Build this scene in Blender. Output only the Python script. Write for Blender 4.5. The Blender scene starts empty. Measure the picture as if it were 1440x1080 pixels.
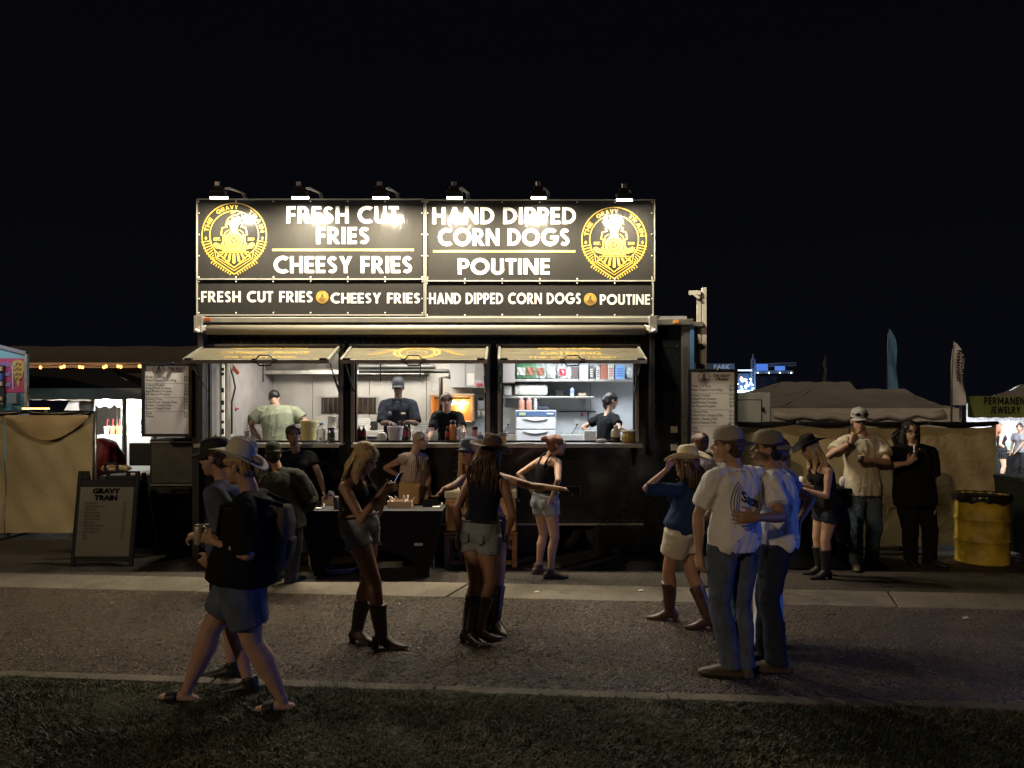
import bpy, bmesh, math, random
import numpy as np
from mathutils import Vector, Matrix
R = math.radians
rnd = random.Random(7)
sc = bpy.context.scene
C = sc.collection

# ------------------------------------------------------------------ camera
cam_d = bpy.data.cameras.new('camera'); cam = bpy.data.objects.new('camera', cam_d); C.objects.link(cam)
cam.location = (0, 0, 1.85); cam.rotation_euler = (R(90), R(0.0), 0)
cam_d.sensor_width = 36; cam_d.lens = 25.0; cam_d.shift_y = 35/1440; cam_d.clip_start = .05; cam_d.clip_end = 800
sc.camera = cam
# ------------------------------------------------------------------ night sky, far street lamp glow (sun), exposure
w = bpy.data.worlds.new('World'); sc.world = w; w.use_nodes = True
nt = w.node_tree; nt.nodes.clear()
wo = nt.nodes.new('ShaderNodeOutputWorld'); bg = nt.nodes.new('ShaderNodeBackground')
tc = nt.nodes.new('ShaderNodeTexCoord'); sp = nt.nodes.new('ShaderNodeSeparateXYZ'); cr = nt.nodes.new('ShaderNodeValToRGB')
nt.links.new(tc.outputs['Generated'], sp.inputs[0]); nt.links.new(sp.outputs['Z'], cr.inputs[0])
cr.color_ramp.elements[0].position = 0.0; cr.color_ramp.elements[0].color = (.0022, .0025, .0042, 1)
cr.color_ramp.elements[1].position = 0.45; cr.color_ramp.elements[1].color = (.0016, .0017, .0025, 1)
bg.inputs['Strength'].default_value = 1.0
nt.links.new(cr.outputs[0], bg.inputs['Color']); nt.links.new(bg.outputs[0], wo.inputs[0])
sun_d = bpy.data.lights.new('sun', 'SUN'); sun = bpy.data.objects.new('sun', sun_d); C.objects.link(sun)
sun_d.energy = .47; sun_d.color = (1, .73, .46); sun_d.angle = R(2.5)
sun.rotation_euler = Vector((.62, .74, -.36)).to_track_quat('-Z', 'Y').to_euler()
sc.view_settings.view_transform = 'Standard'; sc.view_settings.look = 'None'
sc.view_settings.exposure = 0; sc.view_settings.gamma = 1
sc.render.engine = 'CYCLES'
sc.cycles.use_denoising = True; sc.cycles.max_bounces = 6; sc.cycles.diffuse_bounces = 3; sc.cycles.glossy_bounces = 3
sc.cycles.transmission_bounces = 4; sc.cycles.transparent_max_bounces = 6; sc.cycles.sample_clamp_indirect = 4
sc.cycles.caustics_reflective = False; sc.cycles.caustics_refractive = False

def lamp_area(name, loc, direction, sx, sy, energy, color=(1, 1, 1), spread=180):
    d = bpy.data.lights.new(name, 'AREA'); d.shape = 'RECTANGLE'; d.size = sx; d.size_y = sy; d.energy = energy; d.color = color; d.spread = R(spread)
    o = bpy.data.objects.new(name, d); C.objects.link(o); o.location = loc
    o.rotation_euler = Vector(direction).to_track_quat('-Z', 'Y').to_euler(); return o
def lamp_spot(name, loc, to, energy, color, angle=60, r=.1, blend=.5):
    d = bpy.data.lights.new(name, 'SPOT'); d.energy = energy; d.color = color; d.spot_size = R(angle); d.spot_blend = blend; d.shadow_soft_size = r
    o = bpy.data.objects.new(name, d); C.objects.link(o); o.location = loc
    o.rotation_euler = (Vector(to)-Vector(loc)).to_track_quat('-Z', 'Y').to_euler(); return o
def lamp_point(name, loc, energy, color, r=.05):
    d = bpy.data.lights.new(name, 'POINT'); d.energy = energy; d.color = color; d.shadow_soft_size = r
    o = bpy.data.objects.new(name, d); C.objects.link(o); o.location = loc; return o
FLOOD, ROOM = 80, 1.35
# stage and street light reaching the crowd from beyond the right edge, and the sodium lamp glow behind the camera
lamp_spot('blue_stage_wash', (12, 3.2, 1.6), (0, 5.6, 1.35), 720, (.10, .22, 1.0), 38, .2)


def P(px, py, Y):                       # a point of the place, found from the photograph at depth Y
    return np.array([(px-720)*Y/1000., Y, 1.85-(py-575)*Y/1000.])
def DG(py, z=0): return (1.85-z)*1000./(py-575)   # depth of a ground point

# ------------------------------------------------------------------ materials
MATS = {}
def mat(name, col, rough=.6, metal=0., var=0., scale=6., bump=0., bscale=60., emit=None, es=0., spec=.5, alpha=1., trans=0., coat=0., stretch=None, detail=4, sheen=0.):
    if name in MATS: return MATS[name]
    m = bpy.data.materials.new(name); m.use_nodes = True; t = m.node_tree; b = t.nodes['Principled BSDF']
    c = (*col, 1) if len(col) == 3 else col
    b.inputs['Base Color'].default_value = c; b.inputs['Roughness'].default_value = rough; b.inputs['Metallic'].default_value = metal
    b.inputs['Specular IOR Level'].default_value = spec; b.inputs['Alpha'].default_value = alpha
    b.inputs['Transmission Weight'].default_value = trans; b.inputs['Coat Weight'].default_value = coat; b.inputs['Coat Roughness'].default_value = .08
    if sheen: b.inputs['Sheen Weight'].default_value = sheen
    if emit: b.inputs['Emission Color'].default_value = (*emit, 1); b.inputs['Emission Strength'].default_value = es
    if var or bump:
        co = t.nodes.new('ShaderNodeTexCoord'); src = co.outputs['Object']
        if stretch:
            mp = t.nodes.new('ShaderNodeMapping'); mp.inputs['Scale'].default_value = stretch; t.links.new(src, mp.inputs[0]); src = mp.outputs[0]
    if var:
        n = t.nodes.new('ShaderNodeTexNoise'); n.inputs['Scale'].default_value = scale; n.inputs['Detail'].default_value = detail; t.links.new(src, n.inputs['Vector'])
        r = t.nodes.new('ShaderNodeMapRange'); r.inputs['From Min'].default_value = .3; r.inputs['From Max'].default_value = .7
        r.inputs['To Min'].default_value = 1-var; r.inputs['To Max'].default_value = 1+var; t.links.new(n.outputs[0], r.inputs[0])
        mx = t.nodes.new('ShaderNodeVectorMath'); mx.operation = 'SCALE'; mx.inputs[0].default_value = c[:3]; t.links.new(r.outputs[0], mx.inputs['Scale'])
        t.links.new(mx.outputs[0], b.inputs['Base Color'])
        r2 = t.nodes.new('ShaderNodeMapRange'); r2.inputs['From Min'].default_value = .3; r2.inputs['From Max'].default_value = .7
        r2.inputs['To Min'].default_value = max(0, rough*(1-var*.5)); r2.inputs['To Max'].default_value = min(1, rough*(1+var*.5)); t.links.new(n.outputs[0], r2.inputs[0]); t.links.new(r2.outputs[0], b.inputs['Roughness'])
    if bump:
        n = t.nodes.new('ShaderNodeTexNoise'); n.inputs['Scale'].default_value = bscale; n.inputs['Detail'].default_value = 3; t.links.new(src, n.inputs['Vector'])
        bp = t.nodes.new('ShaderNodeBump'); bp.inputs['Strength'].default_value = bump; bp.inputs['Distance'].default_value = .01; t.links.new(n.outputs[0], bp.inputs['Height']); t.links.new(bp.outputs[0], b.inputs['Normal'])
    MATS[name] = m; return m
def fabric(name, col, var=.12, rough=.9): return mat(name, col, rough, var=var, scale=9, bump=.25, bscale=220, spec=.2)
def stripes(name, c1, c2, scale, axis='X', rough=.8, width=.5, bump=0.):
    if name in MATS: return MATS[name]
    m = mat(name, c1, rough); t = m.node_tree; b = t.nodes['Principled BSDF']
    co = t.nodes.new('ShaderNodeTexCoord'); wv = t.nodes.new('ShaderNodeTexWave'); wv.bands_direction = axis; wv.inputs['Scale'].default_value = scale; wv.inputs['Distortion'].default_value = .6
    t.links.new(co.outputs['Object'], wv.inputs[0]); r = t.nodes.new('ShaderNodeValToRGB'); r.color_ramp.elements[0].position = width-.08; r.color_ramp.elements[1].position = width+.08
    r.color_ramp.elements[0].color = (*c1, 1); r.color_ramp.elements[1].color = (*c2, 1); t.links.new(wv.outputs['Fac'], r.inputs[0]); t.links.new(r.outputs[0], b.inputs['Base Color'])
    if bump:
        bp = t.nodes.new('ShaderNodeBump'); bp.inputs['Strength'].default_value = bump; bp.inputs['Distance'].default_value = .01; t.links.new(wv.outputs['Fac'], bp.inputs['Height']); t.links.new(bp.outputs[0], b.inputs['Normal'])
    return m

# ------------------------------------------------------------------ geometry collector
def nrm(v):
    v = np.asarray(v, float); n = np.linalg.norm(v); return v/n if n > 1e-9 else v*0
def frame(d, ref=(0, 0, 1)):
    d = nrm(d); r = np.asarray(ref, float)
    if abs(np.dot(d, nrm(r))) > .97: r = np.array([0, 1., 0]) if abs(d[1]) < .9 else np.array([1., 0, 0])
    a = nrm(np.cross(r, d)); b = np.cross(d, a); return a, b, d
class M:
    def __init__(s): s.v = []; s.f = []
    def add(s, V, F):
        n = len(s.v); s.v.extend([tuple(map(float, p)) for p in V]); s.f.extend([tuple(i+n for i in f) for f in F]); return s
    def box(s, x0, x1, y0, y1, z0, z1):
        V = [(x, y, z) for z in (z0, z1) for x, y in ((x0, y0), (x1, y0), (x1, y1), (x0, y1))]
        return s.add(V, [(3, 2, 1, 0), (4, 5, 6, 7), (0, 1, 5, 4), (1, 2, 6, 5), (2, 3, 7, 6), (3, 0, 4, 7)])
    def bar(s, p0, p1, w, h, ref=(0, 0, 1)):
        p0 = np.asarray(p0, float); p1 = np.asarray(p1, float); a, b, d = frame(p1-p0, ref)
        V = [p+a*sx*w/2+b*sy*h/2 for p in (p0, p1) for sx, sy in ((-1, -1), (1, -1), (1, 1), (-1, 1))]
        return s.add(V, [(3, 2, 1, 0), (4, 5, 6, 7), (0, 1, 5, 4), (1, 2, 6, 5), (2, 3, 7, 6), (3, 0, 4, 7)])
    def loft(s, rings, side=None, n=14, ex=2.0, caps=True, round_caps=False):
        """rings: (centre, rx, ry); side = direction rx is measured along"""
        P0 = [np.asarray(r[0], float) for r in rings]; V = []; F = []; m = len(rings); pa = None
        R_ = []
        for i in range(m):
            d = nrm(P0[min(i+1, m-1)]-P0[max(i-1, 0)])
            if side is not None:
                a = np.asarray(side, float); a = nrm(a-d*np.dot(a, d)); 
                if np.linalg.norm(a) < .5: a = frame(d)[0]
            elif pa is None: a = frame(d)[0]
            else: a = nrm(pa-d*np.dot(pa, d))
            pa = a; b = np.cross(d, a); R_.append((P0[i], a, b, d, rings[i][1], rings[i][2]))
        if round_caps:
            def cap(r, sg):
                out = []
                for k in (.5, .82):
                    e = math.sqrt(1-k*k); h = min(r[4], r[5])*k*sg; out.append((r[0]+r[3]*h, r[1], r[2], r[3], r[4]*e, r[5]*e))
                return out
            R_ = cap(R_[0], -1)[::-1]+R_+cap(R_[-1], 1)
        for c, a, b, d, rx, ry in R_:
            for k in range(n):
                t = 2*math.pi*k/n; ct, st = math.cos(t), math.sin(t)
                V.append(c+a*rx*math.copysign(abs(ct)**(2/ex), ct)+b*ry*math.copysign(abs(st)**(2/ex), st))
        m = len(R_)
        for i in range(m-1):
            for k in range(n): F.append((i*n+k, i*n+(k+1) % n, (i+1)*n+(k+1) % n, (i+1)*n+k))
        if caps: F.append(tuple(range(n))[::-1]); F.append(tuple((m-1)*n+k for k in range(n)))
        return s.add(V, F)
    def tube(s, pts, r, n=8, caps=True):
        rr = r if hasattr(r, '__len__') else [r]*len(pts); return s.loft([(p, q, q) for p, q in zip(pts, rr)], n=n, caps=caps)
    def cap(s, p0, r0, p1, r1, n=12):
        p0 = np.asarray(p0, float); p1 = np.asarray(p1, float); return s.loft([(p0, r0, r0), (p1, r1, r1)], n=n, round_caps=True)
    def ell(s, c, r, ax=None, n=14, m=9):
        c = np.asarray(c, float); ax = np.eye(3) if ax is None else np.asarray(ax); V = [c-ax[2]*r[2]]
        for i in range(1, m):
            ph = math.pi*i/m-math.pi/2
            for k in range(n):
                t = 2*math.pi*k/n; V.append(c+ax[0]*r[0]*math.cos(ph)*math.cos(t)+ax[1]*r[1]*math.cos(ph)*math.sin(t)+ax[2]*r[2]*math.sin(ph))
        V.append(c+ax[2]*r[2]); F = [(0, 1+(k+1) % n, 1+k) for k in range(n)]
        for i in range(m-2):
            for k in range(n): a = 1+i*n; F.append((a+k, a+(k+1) % n, a+n+(k+1) % n, a+n+k))
        a = 1+(m-2)*n; F += [(a+k, a+(k+1) % n, len(V)-1) for k in range(n)]
        return s.add(V, F)
    def lathe(s, c, prof, n=20, cap=True):
        V = []; F = []; m = len(prof)
        for r, z in prof:
            for k in range(n): t = 2*math.pi*k/n; V.append((c[0]+r*math.cos(t), c[1]+r*math.sin(t), c[2]+z))
        for i in range(m-1):
            for k in range(n): F.append((i*n+k, i*n+(k+1) % n, (i+1)*n+(k+1) % n, (i+1)*n+k))
        if cap: F.append(tuple(range(n))[::-1]); F.append(tuple((m-1)*n+k for k in range(n)))
        return s.add(V, F)
    def prism(s, poly, o, ux, uy, un, th):
        """poly 2d in axes ux,uy at origin o, extruded th along un"""
        o, ux, uy, un = [np.asarray(q, float) for q in (o, ux, uy, un)]; n = len(poly)
        V = [o+ux*a+uy*b for a, b in poly]+[o+ux*a+uy*b+un*th for a, b in poly]
        return s.add(V, [tuple(range(n))[::-1], tuple(range(n, 2*n))]+[(k, (k+1) % n, n+(k+1) % n, n+k) for k in range(n)])
    def quad(s, a, b, c, d): return s.add([a, b, c, d], [(0, 1, 2, 3)])
    def sheet(s, fn, nu, nv, th=0.):
        """fn(u,v)->point; optional thickness along +normal guess (0,-1,0)"""
        V = [fn(i/nu, j/nv) for j in range(nv+1) for i in range(nu+1)]
        F = [(j*(nu+1)+i, j*(nu+1)+i+1, (j+1)*(nu+1)+i+1, (j+1)*(nu+1)+i) for j in range(nv) for i in range(nu)]
        return s.add(V, F)
    def xf(s, Mx):
        A = np.array(s.v); A = np.c_[A, np.ones(len(A))] @ np.array(Mx).T; s.v = [tuple(p[:3]) for p in A]; return s
    def merge(s, o): return s.add(o.v, o.f)

def to_mesh(name, m, smooth=False):
    me = bpy.data.meshes.new(name); me.from_pydata(m.v, [], m.f); me.validate(clean_customdata=False)
    bm = bmesh.new(); bm.from_mesh(me); bmesh.ops.recalc_face_normals(bm, faces=bm.faces); bm.to_mesh(me); bm.free()
    if smooth: me.polygons.foreach_set('use_smooth', [True]*len(me.polygons))
    me.update(); return me
def remesh(m, voxel, it=3, fac=.5):
    me = to_mesh('tmp', m); o = bpy.data.objects.new('tmp', me); C.objects.link(o)
    r = o.modifiers.new('r', 'REMESH'); r.mode = 'VOXEL'; r.voxel_size = voxel; r.adaptivity = 0
    if it: s_ = o.modifiers.new('s', 'SMOOTH'); s_.iterations = it; s_.factor = fac
    dg = bpy.context.evaluated_depsgraph_get(); ev = o.evaluated_get(dg); out = bpy.data.meshes.new_from_object(ev, depsgraph=dg)
    bpy.data.objects.remove(o); bpy.data.meshes.remove(me); out.materials.clear()
    out.polygons.foreach_set('use_smooth', [True]*len(out.polygons)); return out
def get_v(me): a = np.empty(len(me.vertices)*3, np.float32); me.vertices.foreach_get('co', a); return a.reshape(-1, 3).astype(float)
def get_n(me): a = np.empty(len(me.vertices)*3, np.float32); me.vertices.foreach_get('normal', a); return a.reshape(-1, 3).astype(float)
def set_v(me, a): me.vertices.foreach_set('co', np.asarray(a, np.float32).ravel()); me.update()
def nz(p, f, seed=0):
    g = np.random.RandomState(seed); out = np.zeros(len(p))
    for k in range(5):
        d = g.normal(size=3)*np.asarray(f); q = g.normal(size=3)*np.asarray(f)
        out += np.sin(p@d+g.uniform(0, 6)+1.3*np.sin(p@q+g.uniform(0, 6)))
    return out/3.0

# ------------------------------------------------------------------ things and parts
def snap_to(me_v, me_n, pt, d, lift=.003, rad=.02):
    """first surface point of a garment met from pt along d"""
    q = me_v-pt; al = q@d; perp = np.linalg.norm(q-np.outer(al, d), axis=1); idx = np.where((perp < rad) & (me_n@d < .2))[0]
    if not len(idx): idx = np.array([int(np.argmin(perp))])
    return pt+d*(al[idx].min()-lift)
class Thing:
    def __init__(s, name, label, cat, loc=(0, 0, 0), rz=0., group=None, kind=None):
        s.o = bpy.data.objects.new(name, None); C.objects.link(s.o); s.o.location = loc; s.o.rotation_euler = (0, 0, rz); s.o.empty_display_size = .1
        s.loc = np.array(loc, float); s.rz = rz
        if kind: s.o['kind'] = kind
        else: s.o['label'] = label; s.o['category'] = cat
        if group: s.o['group'] = group
    def part(s, name, m, material, parent=None, smooth=False, bevel=0., world=None, label=None, kind=None, share=None):
        """geometry is in the thing's own coordinates when the thing is turned, else in world coordinates"""
        world = (s.rz == 0) if world is None else world
        if isinstance(m, M): me = to_mesh(name, m, smooth)
        else: me = m
        if world and share is None: set_v(me, get_v(me)-s.loc)
        if not me.materials: me.materials.append(material)
        o = bpy.data.objects.new(name, me); C.objects.link(o); o.parent = parent or s.o
        if bevel: b = o.modifiers.new('b', 'BEVEL'); b.width = bevel; b.segments = 2; b.limit_method = 'ANGLE'
        if label: o['label'] = label
        if kind: o['kind'] = kind
        return o
def solo(name, label, cat, m, material, smooth=False, bevel=0., group=None, kind=None, origin=True):
    me = to_mesh(name, m, smooth) if isinstance(m, M) else m
    v = get_v(me); c = np.array([(v[:, 0].min()+v[:, 0].max())/2, (v[:, 1].min()+v[:, 1].max())/2, v[:, 2].min()]) if origin else np.zeros(3)
    set_v(me, v-c)
    if not me.materials: me.materials.append(material)
    o = bpy.data.objects.new(name, me); C.objects.link(o); o.location = c
    if bevel: b = o.modifiers.new('b', 'BEVEL'); b.width = bevel; b.segments = 2; b.limit_method = 'ANGLE'
    if kind: o['kind'] = kind
    if kind != 'structure':
        if label: o['label'] = label
        if cat and kind != 'stuff': o['category'] = cat
    if group: o['group'] = group
    return o

# ------------------------------------------------------------------ lettering
def arc(cx, cy, r, a0, a1, n=14, ry=None): return [(cx+r*math.cos(R(a0+(a1-a0)*k/n)), cy+(ry or r)*math.sin(R(a0+(a1-a0)*k/n))) for k in range(n+1)]
def offs(path, w):
    L = []; Rr = []
    for i, p in enumerate(path):
        a = path[max(i-1, 0)]; b = path[min(i+1, len(path)-1)]; d = (b[0]-a[0], b[1]-a[1]); q = math.hypot(*d) or 1; nx, ny = -d[1]/q, d[0]/q
        L.append((p[0]+nx*w/2, p[1]+ny*w/2)); Rr.append((p[0]-nx*w/2, p[1]-ny*w/2))
    return L+Rr[::-1]
GL = {
 'I': (.2, [[(0, 0), (.2, 0), (.2, 1), (0, 1)]]),
 'E': (.52, [[(0, 0), (.52, 0), (.52, .18), (.2, .18), (.2, .41), (.49, .41), (.49, .59), (.2, .59), (.2, .82), (.52, .82), (.52, 1), (0, 1)]]),
 'F': (.5, [[(0, 0), (.2, 0), (.2, .4), (.47, .4), (.47, .58), (.2, .58), (.2, .82), (.5, .82), (.5, 1), (0, 1)]]),
 'H': (.72, [[(0, 0), (.2, 0), (.2, .41), (.52, .41), (.52, 0), (.72, 0), (.72, 1), (.52, 1), (.52, .59), (.2, .59), (.2, 1), (0, 1)]]),
 'T': (.56, [[(.18, 0), (.38, 0), (.38, .82), (.56, .82), (.56, 1), (0, 1), (0, .82), (.18, .82)]]),
 'N': (.78, [[(0, 0), (.19, 0), (.19, .64), (.58, 0), (.78, 0), (.78, 1), (.59, 1), (.59, .36), (.2, 1), (0, 1)]]),
 'Y': (.72, [[(.26, 0), (.46, 0), (.46, .43), (.72, 1), (.49, 1), (.36, .65), (.23, 1), (0, 1), (.26, .43)]]),
 'V': (.76, [[(.28, 0), (.48, 0), (.76, 1), (.54, 1), (.38, .4), (.22, 1), (0, 1)]]),
 'L': (.5, [[(0, 0), (.5, 0), (.5, .18), (.2, .18), (.2, 1), (0, 1)]]),
 'M': (.92, [[(0, 0), (.19, 0), (.19, .6), (.46, .12), (.73, .6), (.73, 0), (.92, 0), (.92, 1), (.74, 1), (.46, .5), (.18, 1), (0, 1)]]),
 'W': (1.1, [[(.24, 0), (.42, 0), (.55, .5), (.68, 0), (.86, 0), (1.1, 1), (.89, 1), (.77, .42), (.63, 1), (.47, 1), (.33, .42), (.21, 1), (0, 1)]]),
 'J': (.42, [[(.22, 1), (.22, .3), (.17, .19), (.08, .2), (0, .05), (.1, 0), (.24, 0), (.36, .08), (.42, .25), (.42, 1)]]),
 'A': (.8, [[(0, 0), (.22, 0), (.275, .19), (.525, .19), (.58, 0), (.8, 0), (.5, 1), (.3, 1)], [(.325, .35), (.475, .35), (.4, .64)]]),
 'O': (1.0, [arc(.5, .5, .52, 0, 345, 23), arc(.5, .5, .3, 0, 345, 23)]),
 'C': (.82, [arc(.52, .5, .52, 52, 308, 20)+arc(.52, .5, .3, 303, 57, 18)]),
 'G': (.98, [arc(.52, .5, .52, 45, 350, 22)+[(1.03, .57), (.54, .57), (.54, .4), (.78, .4)]+arc(.52, .5, .3, 325, 50, 18)]),
 'D': (.76, [[(0, 0), (.24, 0)]+arc(.26, .5, .5, -88, 88, 14)+[(.24, 1), (0, 1)], [(.2, .18), (.24, .18)]+arc(.26, .5, .31, -85, 85, 12)+[(.24, .82), (.2, .82)]]),
 'P': (.6, [[(0, 0), (.2, 0), (.2, .36), (.28, .36)]+arc(.3, .68, .32, -88, 88, 12)+[(.28, 1), (0, 1)], [(.2, .53), (.27, .53)]+arc(.28, .68, .145, -85, 85, 8)+[(.27, .83), (.2, .83)]]),
 'R': (.68, [[(0, 0), (.2, 0), (.2, .4), (.22, .4), (.45, 0), (.69, 0), (.42, .42)]+arc(.3, .69, .31, -52, 88, 12)+[(.28, 1), (0, 1)], [(.2, .55), (.27, .55)]+arc(.28, .69, .14, -85, 85, 8)+[(.27, .83), (.2, .83)]]),
 'U': (.68, [[(0, 1), (0, .34)]+arc(.34, .34, .36, 182, 358, 14)+[(.68, .34), (.68, 1), (.48, 1), (.48, .36)]+arc(.34, .34, .15, 355, 185, 10)+[(.2, .36), (.2, 1)]]),
 'S': (.58, [offs(arc(.3, .73, .175, 25, 225, 10)+arc(.27, .28, .19, 62, -140, 12), .19)]),
}
def glyph_mesh(loops):
    cu = bpy.data.curves.new('g', 'CURVE'); cu.dimensions = '2D'; cu.fill_mode = 'BOTH'
    for lp in loops:
        s = cu.splines.new('POLY'); s.points.add(len(lp)-1)
        for i, (x, y) in enumerate(lp): s.points[i].co = (x, y, 0, 1)
        s.use_cyclic_u = True
    o = bpy.data.objects.new('g', cu); C.objects.link(o); dg = bpy.context.evaluated_depsgraph_get(); me = bpy.data.meshes.new_from_object(o.evaluated_get(dg), depsgraph=dg)
    V = get_v(me)[:, :2]; F = [tuple(p.vertices) for p in me.polygons]; bpy.data.objects.remove(o); bpy.data.meshes.remove(me); bpy.data.curves.remove(cu); return V, F
GC = {}
def word2d(txt, gap=.11, space=.38):
    """flat bold geometric lettering: verts (x,y), faces, width (cap height 1)"""
    V = []; F = []; x = 0
    for ch in txt:
        if ch == ' ': x += space; continue
        if ch not in GC: GC[ch] = glyph_mesh(GL[ch][1])
        gv, gf = GC[ch]; n = len(V); V += [(a+x, b) for a, b in gv]; F += [tuple(i+n for i in f) for f in gf]; x += GL[ch][0]+gap
    return V, F, x-gap
TC = {}
def text2d(txt, bold=0.0, width=None):
    """small print with the built-in font; cap height about .7"""
    k = (txt, bold)
    if k not in TC:
        cu = bpy.data.curves.new('t', 'FONT'); cu.body = txt; cu.offset = bold; cu.resolution_u = 2; cu.fill_mode = 'BOTH'
        o = bpy.data.objects.new('t', cu); C.objects.link(o); dg = bpy.context.evaluated_depsgraph_get(); me = bpy.data.meshes.new_from_object(o.evaluated_get(dg), depsgraph=dg)
        v = get_v(me)[:, :2]; f = [tuple(p.vertices) for p in me.polygons]; bpy.data.objects.remove(o); bpy.data.meshes.remove(me); bpy.data.curves.remove(cu); TC[k] = (v, f)
    v, f = TC[k]; return v, f, (v[:, 0].max() if len(v) else 0)
def put2d(m, VF, x, z, sx, sz, y, tilt=None, slant=0.):
    """place flat lettering facing -Y, lower left at x,z"""
    V, F = VF[0], VF[1]; m.add([(x+(a+slant*b)*sx, y, z+b*sz) for a, b in V], F); return m
# ------------------------------------------------------------------ people
def skin(name, col): return mat(name, col, .5, var=.1, scale=14, bump=.12, bscale=120, spec=.4)
SK = {'fair': skin('skin_fair', (.43, .26, .18)), 'tan': skin('skin_tan', (.33, .18, .115)), 'brown': skin('skin_brown', (.2, .105, .065)), 'dark': skin('skin_dark', (.10, .06, .045))}
EYE = mat('eye_dark', (.02, .015, .01), .2); LIP = mat('lip', (.32, .12, .1), .5)
def hairm(name, col): return mat(name, col, .45, var=.35, scale=60, bump=.6, bscale=90, stretch=(1, 1, .12), spec=.5)
HR = {'blonde': hairm('hair_blonde', (.42, .29, .14)), 'brown': hairm('hair_brown', (.07, .035, .018)), 'black': hairm('hair_black', (.012, .009, .008)), 'auburn': hairm('hair_auburn', (.16, .06, .03)), 'grey': hairm('hair_grey', (.42, .36, .28))}

LEAD_ = mat('belt_leather', (.02, .013, .01), .5)
def ik(a, c, l1, l2, pole):
    a = np.asarray(a, float); c = np.asarray(c, float); d = c-a; L = np.linalg.norm(d)
    if L > (l1+l2)*.995: k = L/((l1+l2)*.995); l1 *= k; l2 *= k
    L = max(L, abs(l1-l2)+.02); x = (l1*l1-l2*l2+L*L)/(2*L); h = math.sqrt(max(l1*l1-x*x, 0)); u = nrm(d); p = np.asarray(pole, float); p = nrm(p-u*np.dot(p, u))
    return a+u*x+p*h
def lerp(a, b, t): return np.asarray(a)*(1-t)+np.asarray(b)*t

def hand(m, wr, d, pn, side, s, curl=.3, spread=.12):
    """wrist, direction, palm normal, thumb side vector"""
    d = nrm(d); t = nrm(np.asarray(side, float)-d*np.dot(side, d)); pn = np.cross(d, t) if pn is None else nrm(pn-d*np.dot(pn, d)-t*np.dot(pn, t))
    k = wr+d*.085*s
    m.loft([(wr-d*.01*s, .027*s, .02*s), (wr+d*.035*s, .037*s, .017*s), (k, .041*s, .014*s)], side=t, n=10, round_caps=True)
    for i, (o, L) in enumerate(((.03, .068), (.01, .077), (-.011, .071), (-.03, .056))):
        b = k+t*o*s-d*.01*s; fd = nrm(d+t*spread*(1.2-.8*i)); c1 = curl*.8; c2 = curl*1.9
        d1 = nrm(fd*math.cos(c1)+pn*math.sin(c1)); d2 = nrm(fd*math.cos(c2)+pn*math.sin(c2)); d3 = nrm(fd*math.cos(c2*1.4)+pn*math.sin(c2*1.4))
        p1 = b+d1*L*.5*s; p2 = p1+d2*L*.32*s; p3 = p2+d3*L*.25*s
        m.loft([(b, .0092*s, .0092*s), (p1, .0085*s, .0085*s), (p2, .0075*s, .0075*s), (p3, .0062*s, .0062*s)], n=7, round_caps=True)
    b = wr+d*.03*s+t*.026*s; p1 = b+nrm(d*.7+t*.75+pn*.25)*.042*s; p2 = p1+nrm(d*.9+t*.25+pn*(.3+curl*.5))*.034*s
    m.loft([(b, .014*s, .014*s), (p1, .0105*s, .0105*s), (p2, .008*s, .008*s)], n=7, round_caps=True)

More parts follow.
